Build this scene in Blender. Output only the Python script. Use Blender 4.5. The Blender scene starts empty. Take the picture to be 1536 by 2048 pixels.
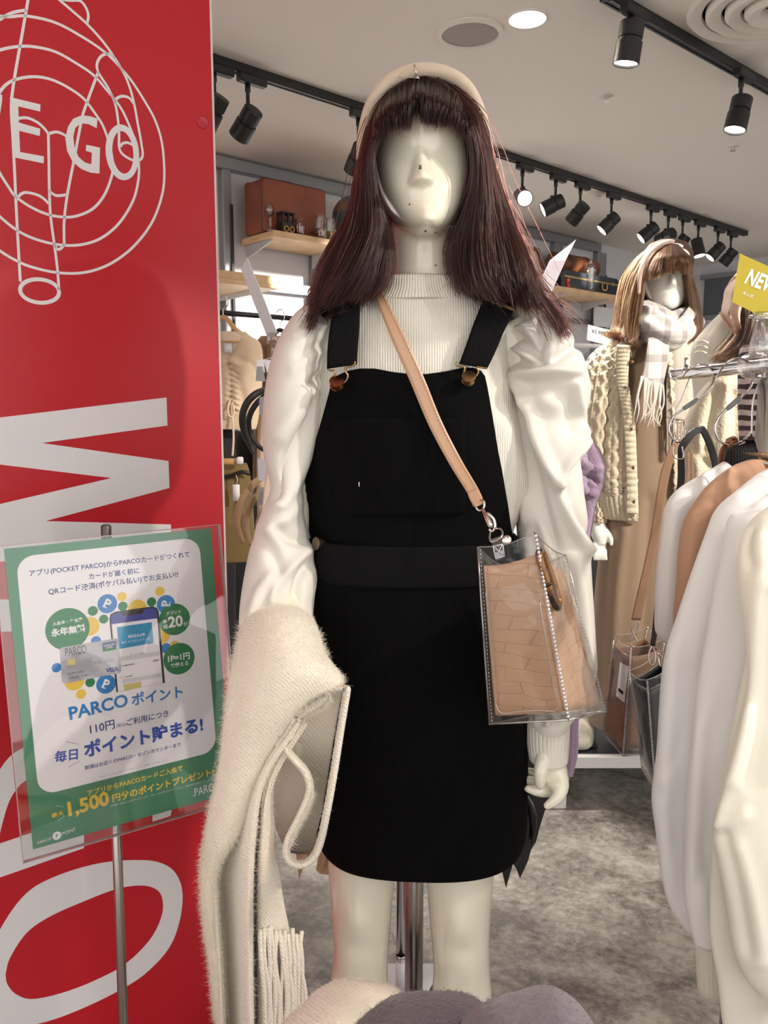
import bpy, math, random
import numpy as np
from mathutils import Vector, Matrix

SC = bpy.context.scene
COL = SC.collection
random.seed(7)
RNG = np.random.default_rng(7)

# ------------------------------------------------------------------ camera, world, lights, exposure
CAM_H = 1.40
PITCH = math.radians(7.6)
F_PX = 1600.0                      # focal length in pixels of the 1536 x 2048 frame
cam_d = bpy.data.cameras.new('camera')
cam_d.sensor_fit = 'VERTICAL'
cam_d.sensor_height = 36.0
cam_d.lens = 36.0 * F_PX / 2048.0
cam_d.clip_start = 0.05
cam = bpy.data.objects.new('camera', cam_d)
cam.location = (0, 0, CAM_H)
cam.rotation_euler = (math.pi / 2 - PITCH, 0, 0)
COL.objects.link(cam)
SC.camera = cam

world = bpy.data.worlds.new('world')
SC.world = world
world.use_nodes = True
world.node_tree.nodes['Background'].inputs[0].default_value = (1.0, 0.965, 0.93, 1)
world.node_tree.nodes['Background'].inputs[1].default_value = 1.4

SC.view_settings.view_transform = 'Standard'
SC.view_settings.look = 'None'
SC.view_settings.gamma = 1.0
SC.view_settings.use_curve_mapping = False
SC.view_settings.exposure = 0.33
SC.cycles.use_denoising = True
SC.cycles.max_bounces = 8
SC.cycles.transparent_max_bounces = 24
SC.cycles.caustics_reflective = False
SC.cycles.caustics_refractive = False
SC.cycles.sample_clamp_indirect = 4.0

CEIL = 2.70                        # ceiling height
KEY_POWER = 88.0                  # key spot on the mannequin, a lamp of the third track
FILL_POWER = 4.0                  # each unseen downlight added around and behind the viewer as fill
SHOP_SPOT = 300.0                   # ordinary track spots

# ------------------------------------------------------------------ geometry helpers
CT, ST = math.cos(PITCH), math.sin(PITCH)

def ray(px, py):
    a = (px - 768.0) / F_PX
    b = (1024.0 - py) / F_PX
    return np.array([a, CT + b * ST, -ST + b * CT])

def P(px, py, Y):
    """world point seen at pixel (px, py) standing Y metres ahead of the viewer"""
    r = ray(px, py)
    return np.array([0, 0, CAM_H]) + r * (Y / r[1])

def at_z(px, py, z):
    r = ray(px, py)
    return np.array([0, 0, CAM_H]) + r * ((z - CAM_H) / r[2])

def on_plane(px, py, p0, n):
    r = ray(px, py)
    o = np.array([0, 0, CAM_H])
    t = np.dot(p0 - o, n) / np.dot(r, n)
    return o + r * t

def proj(V):
    V = np.asarray(V, float)
    x, y, z = V[:, 0], V[:, 1], V[:, 2] - CAM_H
    d = y * CT - z * ST
    return np.stack([768 + F_PX * x / d, 1024 - F_PX * (y * ST + z * CT) / d], 1)

def cat(pts, n):
    """Catmull-Rom resampling of control rows (any dimension) to n rows"""
    p = np.asarray(pts, float)
    m = len(p)
    if m == 2:
        t = np.linspace(0, 1, n)[:, None]
        return p[0] * (1 - t) + p[1] * t
    q = np.vstack([2 * p[0] - p[1], p, 2 * p[-1] - p[-2]])
    u = np.linspace(0, m - 1, n)
    i = np.minimum(u.astype(int), m - 2)
    f = (u - i)[:, None]
    a, b, c, d = q[i], q[i + 1], q[i + 2], q[i + 3]
    return 0.5 * (2 * b + (c - a) * f + (2 * a - 5 * b + 4 * c - d) * f ** 2 + (3 * b - a - 3 * c + d) * f ** 3)

def arc_cat(pts, n):
    """like cat, but evenly spaced along the path (3-D paths)"""
    p = cat(pts, max(n * 4, 40))
    s = np.concatenate([[0], np.cumsum(np.linalg.norm(np.diff(p[:, :3], axis=0), axis=1))])
    t = np.linspace(0, s[-1], n)
    return np.stack([np.interp(t, s, p[:, k]) for k in range(p.shape[1])], 1)

def gfaces(nr, nc, closed, off=0, cap0=False, cap1=False, flip=False):
    f = []
    for i in range(nr - 1):
        for j in range(nc if closed else nc - 1):
            k = (j + 1) % nc
            q = (off + i * nc + j, off + i * nc + k, off + (i + 1) * nc + k, off + (i + 1) * nc + j)
            f.append(q[::-1] if flip else q)
    if cap0:
        q = tuple(off + j for j in range(nc))
        f.append(q if flip else q[::-1])
    if cap1:
        q = tuple(off + (nr - 1) * nc + j for j in range(nc))
        f.append(q[::-1] if flip else q)
    return f

class MB:
    """collects shapes and links them as ONE mesh object"""
    def __init__(s):
        s.v, s.f, s.n = [], [], 0
    def add(s, v, f):
        v = np.asarray(v, float).reshape(-1, 3)
        s.f += [tuple(i + s.n for i in q) for q in f]
        s.v.append(v)
        s.n += len(v)
        return s
    def grid(s, G, closed=False, cap0=False, cap1=False, flip=False):
        nr, nc = G.shape[:2]
        return s.add(G.reshape(-1, 3), gfaces(nr, nc, closed, 0, cap0, cap1, flip))
    def box(s, c, h, R=None, bev=0.0):
        """box of half sizes h about c, axes R (3x3, columns), edges chamfered by bev"""
        R = np.eye(3) if R is None else R
        h = np.asarray(h, float)
        if bev <= 0:
            v = np.array([[x, y, z] for x in (-1, 1) for y in (-1, 1) for z in (-1, 1)]) * h
            f = [(0, 1, 3, 2), (4, 6, 7, 5), (0, 4, 5, 1), (2, 3, 7, 6), (0, 2, 6, 4), (1, 5, 7, 3)]
            return s.add(v @ R.T + np.asarray(c), f)
        b = min(bev, 0.9 * h.min())
        prof = [(-1, -1), (1, -1), (1, 1), (-1, 1)]
        def ring(ins, z):
            o = []
            hx, hy = h[0] - ins, h[1] - ins
            for sx, sy in prof:
                if sx * sy > 0:
                    o += [(sx * hx, sy * (hy - b)), (sx * (hx - b), sy * hy)]
                else:
                    o += [(sx * (hx - b), sy * hy), (sx * hx, sy * (hy - b))]
            return [(x, y, z) for x, y in o]
        rings = np.array([ring(b, -h[2]), ring(0, -h[2] + b), ring(0, h[2] - b), ring(b, h[2])])
        G = rings @ R.T + np.asarray(c)
        return s.grid(G, True, True, True)
    def tube(s, pts, r, n=10, closed=False, flat=None, up=None):
        """round (or elliptic) tube along a path; r number or list"""
        p = np.asarray(pts, float)
        m = len(p)
        r = np.full(m, r) if np.isscalar(r) else np.asarray(r, float)
        if closed:
            t = np.roll(p, -1, 0) - np.roll(p, 1, 0)
        else:
            t = np.gradient(p, axis=0)
        t /= np.linalg.norm(t, axis=1)[:, None] + 1e-12
        u = np.array([0, 0, 1.0]) if up is None else np.asarray(up, float)
        if abs(np.dot(u, t[0])) > 0.9:
            u = np.array([1.0, 0, 0])
        G = []
        nrm = u - np.dot(u, t[0]) * t[0]
        for i in range(m):
            nrm = nrm - np.dot(nrm, t[i]) * t[i]
            nrm /= np.linalg.norm(nrm) + 1e-12
            b = np.cross(t[i], nrm)
            a = np.linspace(0, 2 * math.pi, n, endpoint=False)
            k = 1.0 if flat is None else flat
            G.append(p[i] + r[i] * (np.cos(a)[:, None] * nrm + k * np.sin(a)[:, None] * b))
        G = np.array(G)
        if closed:
            G = np.concatenate([G, G[:1]])
            return s.grid(G, True)
        return s.grid(G, True, True, True)
    def lathe(s, prof, c, axis=(0, 0, 1), n=24, caps=True):
        """prof: list of (radius, height along axis)"""
        ax = np.asarray(axis, float)
        ax /= np.linalg.norm(ax)
        u = np.array([1.0, 0, 0]) if abs(ax[0]) < 0.9 else np.array([0, 1.0, 0])
        u = u - np.dot(u, ax) * ax
        u /= np.linalg.norm(u)
        w = np.cross(ax, u)
        a = np.linspace(0, 2 * math.pi, n, endpoint=False)
        G = np.array([np.asarray(c) + h * ax + max(r, 1e-5) * (np.cos(a)[:, None] * u + np.sin(a)[:, None] * w) for r, h in prof])
        return s.grid(G, True, caps, caps)
    def poly(s, pts, n, th):
        """flat outline (3-D points in one plane) given thickness th against normal n"""
        p = np.asarray(pts, float)
        m = len(p)
        v = np.vstack([p, p - np.asarray(n) * th])
        f = [tuple(range(m)), tuple(range(2 * m - 1, m - 1, -1))]
        f += [(i, i + m, (i + 1) % m + m, (i + 1) % m) for i in range(m)]
        return s.add(v, f)
    def build(s, name, mat, parent=None, smooth=True, kind=None, solid=0.0, sub=0, bevel=0.0, auto=None):
        return add(name, np.vstack(s.v), s.f, mat, parent, smooth, kind, solid, sub, bevel)

def wloc(o):
    l = Vector((0, 0, 0))
    while o is not None:
        l = l + o.location
        o = o.parent
    return np.array(l)

def add(name, V, F, mat, parent=None, smooth=True, kind=None, solid=0.0, sub=0, bevel=0.0):
    me = bpy.data.meshes.new(name)
    V = np.asarray(V, float)
    if parent is not None:
        V = V - wloc(parent)
    me.from_pydata(V.tolist(), [], [list(q) for q in F])
    me.validate()
    if smooth:
        me.polygons.foreach_set('use_smooth', [True] * len(me.polygons))
        if smooth == 'auto':
            me.set_sharp_from_angle(angle=math.radians(35))
    if mat is not None:
        for m in (mat if isinstance(mat, (list, tuple)) else [mat]):
            me.materials.append(m)
    o = bpy.data.objects.new(name, me)
    COL.objects.link(o)
    o.parent = parent
    if solid:
        m = o.modifiers.new('thick', 'SOLIDIFY'); m.thickness = abs(solid); m.offset = -1 if solid > 0 else 1
    if bevel:
        m = o.modifiers.new('edge', 'BEVEL'); m.width = bevel; m.segments = 2; m.limit_method = 'ANGLE'
    if sub:
        m = o.modifiers.new('sub', 'SUBSURF'); m.levels = sub; m.render_levels = sub
    if kind:
        o['kind'] = kind
    return o

def tag(o, label, cat_, group=None):
    o['label'] = label
    o['category'] = cat_
    if group:
        o['group'] = group
    return o

def thing(name, label, cat_, loc, group=None):
    o = bpy.data.objects.new(name, None)
    o.empty_display_size = 0.05
    o.location = tuple(float(x) for x in loc)
    COL.objects.link(o)
    return tag(o, label, cat_, group)

def struct(o):
    o['kind'] = 'structure'
    return o

def se(t, e):
    return np.sign(t) * np.abs(t) ** e

def rings(rows, nr, nc, e=1.0):
    """rows of (py, x_left, x_right, Y, half_depth_front, half_depth_back): horizontal rings whose sides
    stand where the rows say; returns an nr x nc x 3 grid"""
    R = cat(rows, nr)
    a = np.linspace(0, 2 * math.pi, nc, endpoint=False)
    G = np.zeros((nr, nc, 3))
    for i, r in enumerate(R):
        py, xl, xr, Y, bf, bb = r[:6]
        L, Rr = P(xl, py, Y), P(xr, py, Y)
        c = (L + Rr) / 2
        w = (Rr[0] - L[0]) / 2
        sx, sy = se(np.cos(a), e), se(np.sin(a), e)
        G[i, :, 0] = c[0] + w * sx
        G[i, :, 1] = Y - np.where(sy > 0, bf, bb) * sy
        G[i, :, 2] = c[2]
    return G

def normals_grid(G, closed):
    if closed:
        du = np.roll(G, -1, 1) - np.roll(G, 1, 1)
    else:
        du = np.gradient(G, axis=1)
    dv = np.gradient(G, axis=0)
    n = np.cross(du, dv)
    n /= np.linalg.norm(n, axis=2)[:, :, None] + 1e-9
    return n

def seg_dist(Q, poly):
    """distance in pixels from points Q to a polyline"""
    poly = np.asarray(poly, float)
    best = np.full(len(Q), 1e9)
    for a, b in zip(poly[:-1], poly[1:]):
        d = b - a
        t = np.clip(((Q - a) @ d) / (d @ d + 1e-9), 0, 1)
        best = np.minimum(best, np.linalg.norm(Q - (a + t[:, None] * d), axis=1))
    return best

def relief(G, strokes, closed=True, out=None):
    """press folds into a lofted cloth: each stroke (polyline, width, height) raises or sinks the front of it"""
    n = normals_grid(G, closed)
    ctr = G.mean(axis=1, keepdims=True)
    if np.mean(np.sum(n * (G - ctr), 2)) < 0:
        n = -n
    Q = proj(G.reshape(-1, 3))
    h = np.zeros(len(Q))
    for poly, w, amp in strokes:
        pl = cat(poly, 4 * len(poly)) if len(poly) > 2 else np.asarray(poly, float)
        d = seg_dist(Q, pl)
        h += amp * np.exp(-(d / w) ** 2)
    wgt = np.clip(-n[:, :, 1] * 1.6 + 0.35, 0, 1)
    return G + n * (h.reshape(G.shape[:2]) * wgt)[:, :, None]

def fbm(V, scale, seed=0, octs=3):
    """smooth cheap 3-D noise (sum of turned sines), -1..1"""
    r = np.random.default_rng(seed)
    V = np.asarray(V, float)
    o = np.zeros(V.shape[:-1])
    amp, tot = 1.0, 0.0
    s = scale
    for k in range(octs):
        for q in range(3):
            d = r.normal(size=3); d /= np.linalg.norm(d)
            d2 = r.normal(size=3); d2 /= np.linalg.norm(d2)
            o += amp * np.sin(V @ d * s + r.uniform(0, 6.28) + 1.3 * np.sin(V @ d2 * s * 0.7 + r.uniform(0, 6.28))) / 3
        tot += amp
        amp *= 0.5
        s *= 2.03
    return o / tot

def fused(meshes, voxel, smooth_it=4):
    """one continuous surface out of overlapping closed shapes"""
    me = bpy.data.meshes.new('tmp')
    V = np.vstack([v for v, f in meshes])
    F, k = [], 0
    for v, f in meshes:
        F += [[i + k for i in q] for q in f]
        k += len(v)
    me.from_pydata(V.tolist(), [], F)
    o = bpy.data.objects.new('tmp', me)
    COL.objects.link(o)
    m = o.modifiers.new('r', 'REMESH'); m.mode = 'VOXEL'; m.voxel_size = voxel; m.use_smooth_shade = True
    if smooth_it:
        m = o.modifiers.new('s', 'SMOOTH'); m.factor = 0.5; m.iterations = smooth_it
    dg = bpy.context.evaluated_depsgraph_get()
    r = bpy.data.meshes.new_from_object(o.evaluated_get(dg))
    n = len(r.vertices)
    co = np.zeros(n * 3); r.vertices.foreach_get('co', co)
    fs = [tuple(p.vertices) for p in r.polygons]
    bpy.data.objects.remove(o); bpy.data.meshes.remove(me); bpy.data.meshes.remove(r)
    return co.reshape(-1, 3), fs

def shape(fn):
    b = MB(); fn(b)
    return np.vstack(b.v), b.f

def text_geo(s, bold=0.0, th=0.0):
    """letters as a flat mesh: vertices (n x 2, unit em), faces"""
    cu = bpy.data.curves.new('t', 'FONT')
    cu.body = s
    cu.offset = bold
    cu.resolution_u = 3
    o = bpy.data.objects.new('t', cu)
    COL.objects.link(o)
    dg = bpy.context.evaluated_depsgraph_get()
    m = bpy.data.meshes.new_from_object(o.evaluated_get(dg))
    v = np.zeros(len(m.vertices) * 3); m.vertices.foreach_get('co', v)
    v = v.reshape(-1, 3)[:, :2]
    f = [tuple(p.vertices) for p in m.polygons]
    bpy.data.objects.remove(o); bpy.data.curves.remove(cu); bpy.data.meshes.remove(m)
    return v, f

def strands(name, curves, radii, mat, parent, tip=0.3, kind='stuff'):
    """a bundle of hairs; curves: k x n x 3 array"""
    C = np.asarray(curves, float)
    k, n = C.shape[:2]
    hc = bpy.data.hair_curves.new(name)
    hc.add_curves([n] * k)
    if parent is not None:
        C = C - wloc(parent)
    hc.attributes['position'].data.foreach_set('vector', C.reshape(-1).astype(np.float32))
    ra = hc.attributes.new('radius', 'FLOAT', 'POINT')
    prof = np.interp(np.linspace(0, 1, n), [0, 0.7, 1], [1, 1, tip])
    rr = (np.asarray(radii).reshape(-1, 1) * np.ones((k, 1))) * prof[None, :]
    ra.data.foreach_set('value', rr.reshape(-1).astype(np.float32))
    hc.materials.append(mat)
    o = bpy.data.objects.new(name, hc)
    COL.objects.link(o)
    o.parent = parent
    if kind:
        o['kind'] = kind
    return o

def frame_from(dirv, up=(0, 0, 1)):
    """3x3 whose z column is dirv"""
    z = np.asarray(dirv, float); z = z / np.linalg.norm(z)
    u = np.asarray(up, float)
    if abs(np.dot(u, z)) > 0.95:
        u = np.array([0, 1.0, 0])
    x = np.cross(u, z); x /= np.linalg.norm(x)
    return np.stack([x, np.cross(z, x), z], 1)

# ------------------------------------------------------------------ materials
def lin(c):
    c = np.asarray(c, float) / 255.0
    return tuple(np.where(c <= 0.04045, c / 12.92, ((c + 0.055) / 1.055) ** 2.4)) + (1.0,)

MATS = {}
def mat(name, rgb, rough=0.6, metal=0.0, spec=0.5, coat=0.0, sheen=0.0, bump=None, vary=None, wave=None, emit=0.0, sss=0.0, trans=0.0, coord='Object', alpha=None, aniso=0.0):
    """procedural material. bump=(scale, strength, detail); vary=(rgb2, scale, detail, lo, hi); wave=(axis, scale, strength)"""
    if name in MATS:
        return MATS[name]
    m = bpy.data.materials.new(name)
    m.use_nodes = True
    nt = m.node_tree
    b = nt.nodes['Principled BSDF']
    N, L = nt.nodes.new, nt.links.new
    b.inputs['Base Color'].default_value = lin(rgb)
    b.inputs['Roughness'].default_value = rough
    b.inputs['Metallic'].default_value = metal
    b.inputs['Specular IOR Level'].default_value = spec
    b.inputs['Coat Weight'].default_value = coat
    b.inputs['Coat Roughness'].default_value = 0.06
    b.inputs['Sheen Weight'].default_value = sheen
    b.inputs['Anisotropic'].default_value = aniso
    if sss:
        b.inputs['Subsurface Weight'].default_value = sss
        b.inputs['Subsurface Radius'].default_value = (0.02, 0.012, 0.008)
        b.inputs['Subsurface Scale'].default_value = 0.6
    if trans:
        b.inputs['Transmission Weight'].default_value = trans
    if emit:
        b.inputs['Emission Color'].default_value = lin(rgb)
        b.inputs['Emission Strength'].default_value = emit
    tc = N('ShaderNodeTexCoord')
    nrm = None
    if vary:
        n = N('ShaderNodeTexNoise'); n.inputs['Scale'].default_value = vary[1]; n.inputs['Detail'].default_value = vary[2]
        L(tc.outputs[coord], n.inputs['Vector'])
        r = N('ShaderNodeValToRGB')
        r.color_ramp.elements[0].position = vary[3]; r.color_ramp.elements[0].color = lin(rgb)
        r.color_ramp.elements[1].position = vary[4]; r.color_ramp.elements[1].color = lin(vary[0])
        L(n.outputs['Fac'], r.inputs['Fac']); L(r.outputs['Color'], b.inputs['Base Color'])
    if wave:
        w = N('ShaderNodeTexWave'); w.wave_type = 'BANDS'; w.bands_direction = wave[0]
        w.inputs['Scale'].default_value = wave[1]; w.inputs['Distortion'].default_value = wave[3] if len(wave) > 3 else 0.3
        L(tc.outputs[coord], w.inputs['Vector'])
        bp = N('ShaderNodeBump'); bp.inputs['Strength'].default_value = wave[2]; bp.inputs['Distance'].default_value = 0.002
        L(w.outputs['Fac'], bp.inputs['Height'])
        nrm = bp
    if bump:
        n = N('ShaderNodeTexNoise'); n.inputs['Scale'].default_value = bump[0]; n.inputs['Detail'].default_value = bump[2]
        L(tc.outputs[coord], n.inputs['Vector'])
        bp = N('ShaderNodeBump'); bp.inputs['Strength'].default_value = bump[1]; bp.inputs['Distance'].default_value = 0.004
        L(n.outputs['Fac'], bp.inputs['Height'])
        if nrm is not None:
            L(nrm.outputs['Normal'], bp.inputs['Normal'])
        nrm = bp
    if nrm is not None:
        L(nrm.outputs['Normal'], b.inputs['Normal'])
    MATS[name] = m
    return m

def clear_mat(name, tint=(1, 1, 1), gloss=0.10, rough=0.03, bump=None, edge=1.45):
    """thin clear plastic: see-through with a Fresnel gloss"""
    if name in MATS:
        return MATS[name]
    m = bpy.data.materials.new(name); m.use_nodes = True
    nt = m.node_tree; N, L = nt.nodes.new, nt.links.new
    for n in list(nt.nodes):
        if n.type != 'OUTPUT_MATERIAL':
            nt.nodes.remove(n)
    out = [n for n in nt.nodes if n.type == 'OUTPUT_MATERIAL'][0]
    t = N('ShaderNodeBsdfTransparent'); t.inputs['Color'].default_value = tuple(tint) + (1,)
    g = N('ShaderNodeBsdfGlossy'); g.inputs['Roughness'].default_value = rough
    ge = N('ShaderNodeNewGeometry'); dt = N('ShaderNodeVectorMath'); dt.operation = 'DOT_PRODUCT'
    L(ge.outputs['Normal'], dt.inputs[0]); L(ge.outputs['Incoming'], dt.inputs[1])
    ab = N('ShaderNodeMath'); ab.operation = 'ABSOLUTE'; L(dt.outputs['Value'], ab.inputs[0])
    iv = N('ShaderNodeMath'); iv.operation = 'SUBTRACT'; iv.inputs[0].default_value = 1.0; L(ab.outputs[0], iv.inputs[1])
    pw = N('ShaderNodeMath'); pw.operation = 'POWER'; pw.inputs[1].default_value = 5.0; L(iv.outputs[0], pw.inputs[0])
    ad = N('ShaderNodeMath'); ad.operation = 'MULTIPLY_ADD'; ad.inputs[1].default_value = 1.4; ad.inputs[2].default_value = gloss; ad.use_clamp = True
    L(pw.outputs[0], ad.inputs[0])
    mx = N('ShaderNodeMixShader')
    L(ad.outputs[0], mx.inputs['Fac'])
    L(t.outputs[0], mx.inputs[1]); L(g.outputs[0], mx.inputs[2]); L(mx.outputs[0], out.inputs['Surface'])
    if bump:
        tc = N('ShaderNodeTexCoord'); n = N('ShaderNodeTexNoise'); n.inputs['Scale'].default_value = bump[0]; n.inputs['Detail'].default_value = 2
        bp = N('ShaderNodeBump'); bp.inputs['Strength'].default_value = bump[1]; bp.inputs['Distance'].default_value = 0.004
        L(tc.outputs['Object'], n.inputs['Vector']); L(n.outputs['Fac'], bp.inputs['Height'])
        L(bp.outputs['Normal'], g.inputs['Normal'])
    MATS[name] = m
    return m

def hair_mat(name, rgb, rough=0.32, radial=0.5):
    if name in MATS:
        return MATS[name]
    m = bpy.data.materials.new(name); m.use_nodes = True
    nt = m.node_tree; N, L = nt.nodes.new, nt.links.new
    for n in list(nt.nodes):
        if n.type != 'OUTPUT_MATERIAL':
            nt.nodes.remove(n)
    out = [n for n in nt.nodes if n.type == 'OUTPUT_MATERIAL'][0]
    h = N('ShaderNodeBsdfHairPrincipled')
    h.model = 'CHIANG'
    h.parametrization = 'COLOR'
    hi = N('ShaderNodeHairInfo'); cr = N('ShaderNodeValToRGB')
    cr.color_ramp.elements[0].color = lin([c * 0.7 for c in rgb]); cr.color_ramp.elements[1].color = lin([min(255, c * 1.4) for c in rgb])
    L(hi.outputs['Random'], cr.inputs['Fac']); L(cr.outputs['Color'], h.inputs['Color'])
    h.inputs['Roughness'].default_value = rough
    h.inputs['Radial Roughness'].default_value = radial
    h.inputs['Random Roughness'].default_value = 0.2
    h.inputs['IOR'].default_value = 1.42
    L(h.outputs[0], out.inputs['Surface'])
    MATS[name] = m
    return m

BLACK = lambda: mat('black_plastic', (22, 21, 22), 0.45)
CHROME = lambda: mat('chrome', (205, 202, 200), 0.12, 1.0)
STEEL = lambda: mat('brushed_steel', (170, 165, 160), 0.28, 1.0)
BRASS = lambda: mat('antique_brass', (150, 125, 85), 0.28, 1.0)
SILVER = lambda: mat('silver_metal', (210, 205, 200), 0.18, 1.0)
WHITEP = lambda: mat('white_card', (238, 238, 240), 0.55)
# ------------------------------------------------------------------ the setting
AZ = math.radians(48.3)
U = np.array([math.sin(AZ), math.cos(AZ), 0])          # along the back wall, to the right and away
W = np.array([-math.cos(AZ), math.sin(AZ), 0])         # into the back wall
ZUP = np.array([0, 0, 1.0])
WA = np.array([-0.89, 4.39, 0])                        # a point of the back wall
WALL_LEN = 5.11                                        # from WA to the corner
CORNER = WA + U * WALL_LEN
R_U = np.stack([U, W, ZUP], 1)

def floor_mat():
    m = mat('worn_concrete', (150, 145, 136), 0.42)
    nt = m.node_tree; N, L = nt.nodes.new, nt.links.new
    b = nt.nodes['Principled BSDF']
    tc = N('ShaderNodeTexCoord')
    mp = N('ShaderNodeMapping'); mp.inputs['Scale'].default_value = (1.0, 1.15, 1.0); mp.inputs['Rotation'].default_value = (0, 0, 0.5)
    L(tc.outputs['Object'], mp.inputs['Vector'])
    n1 = N('ShaderNodeTexNoise'); n1.inputs['Scale'].default_value = 4.2; n1.inputs['Detail'].default_value = 12; n1.inputs['Roughness'].default_value = 0.72
    n1.inputs['Distortion'].default_value = 0.25
    n2 = N('ShaderNodeTexNoise'); n2.inputs['Scale'].default_value = 38; n2.inputs['Detail'].default_value = 6; n2.inputs['Roughness'].default_value = 0.7
    L(mp.outputs[0], n1.inputs['Vector']); L(mp.outputs[0], n2.inputs['Vector'])
    mx = N('ShaderNodeMath'); mx.operation = 'MULTIPLY_ADD'; mx.inputs[1].default_value = 0.45
    L(n2.outputs['Fac'], mx.inputs[0])
    sc_ = N('ShaderNodeMath'); sc_.operation = 'MULTIPLY'; sc_.inputs[1].default_value = 0.75
    L(n1.outputs['Fac'], sc_.inputs[0]); L(sc_.outputs[0], mx.inputs[2])
    r = N('ShaderNodeValToRGB')
    e = r.color_ramp.elements
    e[0].position = 0.50; e[0].color = lin((98, 93, 87))
    e[1].position = 0.71; e[1].color = lin((182, 176, 167))
    k = e.new(0.595); k.color = lin((140, 135, 128))
    L(mx.outputs[0], r.inputs['Fac']); L(r.outputs['Color'], b.inputs['Base Color'])
    bp = N('ShaderNodeBump'); bp.inputs['Strength'].default_value = 0.25; bp.inputs['Distance'].default_value = 0.004
    L(mx.outputs[0], bp.inputs['Height']); L(bp.outputs['Normal'], b.inputs['Normal'])
    return m

M_WALL = mat('painted_wall', (214, 214, 218), 0.75, bump=(60, 0.05, 2))
M_CEIL = mat('ceiling_paint', (236, 229, 220), 0.85, bump=(40, 0.04, 2))
M_FRAME = mat('grey_steel_frame', (150, 152, 156), 0.38, 0.55)
M_WOOD = mat('pale_wood', (222, 190, 150), 0.45, vary=((196, 158, 116), 9.0, 5, 0.35, 0.75), bump=(70, 0.05, 3))

b = MB(); b.box((1.0, 3.5, -0.05), (6.0, 7.0, 0.05)); struct(b.build('floor', floor_mat(), smooth=False))
b = MB(); b.box((1.0, 4.3, CEIL + 0.05), (6.0, 5.6, 0.05)); struct(b.build('ceiling', M_CEIL, smooth=False))
b = MB(); b.box(WA + U * (WALL_LEN - 4.5) / 2 + W * 0.05 + ZUP * CEIL / 2, ((WALL_LEN + 4.5) / 2, 0.05, CEIL / 2), R_U)
wall_back = struct(b.build('wall_back', M_WALL, smooth=False))
b = MB(); b.box(CORNER + U * 0.05 - W * 3.0 + ZUP * CEIL / 2, (0.05, 3.1, CEIL / 2), R_U)
wall_right = struct(b.build('wall_right', M_WALL, smooth=False))

def wall_t(px, py=810):
    p = on_plane(px, py, WA, W)
    return float(np.dot(p - WA, U)), float(p[2])

# steel frame standing on the back wall: top rail, uprights with slotted strips, lower rail
def frame_box(name, t0, t1, z0, z1, d0=0.0, d1=0.05, m=None):
    b = MB()
    b.box(WA + U * (t0 + t1) / 2 - W * (d0 + d1) / 2 + ZUP * (z0 + z1) / 2, ((t1 - t0) / 2, (d1 - d0) / 2, (z1 - z0) / 2), R_U, 0.004)
    return b.build(name, m or M_FRAME, wall_back, smooth=False)
T_END = wall_t(1193, 487)[0]
frame_box('top_rail', -2.0, T_END, CEIL - 0.075, CEIL - 0.012)
for px0, px1 in ((447, 464), (621, 636), (1091, 1108), (1176, 1193)):
    t0, t1 = wall_t(px0)[0], wall_t(px1)[0]
    frame_box('upright', t0, t1, 0.0, CEIL - 0.0755)
    frame_box('slotted_strip', t1 - 0.016, t1 + 0.004, 0.9, CEIL - 0.25, 0.05, 0.058, mat('dark_slot_strip', (50, 50, 54), 0.5, 0.4))
t_a, z_a = wall_t(570, 578)
frame_box('cross_rail', wall_t(464)[0], wall_t(621)[0], z_a - 0.03, z_a + 0.03, 0.0, 0.03)
t_b, z_b = wall_t(1170, 645)
frame_box('cross_rail', wall_t(1108)[0], wall_t(1176)[0], z_b - 0.02, z_b + 0.02, 0.0, 0.03)

# dark shop window in the far wall
def on_right_wall(px, py):
    return on_plane(px, py, CORNER, U)
p0, p1 = on_right_wall(1412, 560), on_right_wall(1412, 632)
a0 = float(np.dot(p0 - CORNER, -W))
b = MB(); b.box(CORNER - W * (a0 + 0.9) - U * 0.012 + ZUP * (p0[2] + p1[2]) / 2, (0.012, 0.9, (p0[2] - p1[2]) / 2), R_U)
win = struct(b.build('window_1', mat('dark_window', (92, 96, 104), 0.25), smooth=False))
for dz in (p0[2] + 0.02, p1[2] - 0.02):
    b = MB(); b.box(CORNER - W * (a0 + 0.9) - U * 0.02 + ZUP * dz, (0.02, 0.94, 0.02), R_U)
    b.build('window_frame', M_FRAME, win, smooth=False)

# ------------------------------------------------------------------ ceiling things
def ceil_pt(px, py, dz=0.0):
    return at_z(px, py, CEIL - dz)

def track(name, pa, pb, label):
    pa, pb = np.array(pa), np.array(pb)
    root = thing(name, label, 'lighting track', (pa + pb) / 2 * [1, 1, 0] + [0, 0, CEIL - 0.018], 'black lighting tracks')
    d = pb - pa; d[2] = 0; ln = np.linalg.norm(d); d /= ln
    R = np.stack([d, np.cross(ZUP, d), ZUP], 1)
    b = MB(); c = (pa + pb) / 2
    c = np.array([c[0], c[1], CEIL - 0.0165])
    b.box(c, (ln / 2, 0.018, 0.0165), R, 0.002)
    b.build('rail_body', BLACK(), root, smooth=False)
    b = MB()
    for s_ in (-0.012, 0.012):
        b.box(c + R[:, 1] * s_ - ZUP * 0.018, (ln / 2 - 0.002, 0.004, 0.0015), R)
    b.build('rail_lip', mat('black_gloss', (14, 14, 15), 0.3), root, smooth=False)
    for e in (-1, 1):
        b = MB(); b.box(c + d * e * (ln / 2 + 0.006), (0.006, 0.02, 0.018), R, 0.002)
        b.build('end_cap', BLACK(), root, smooth=False)
    return d

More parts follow.
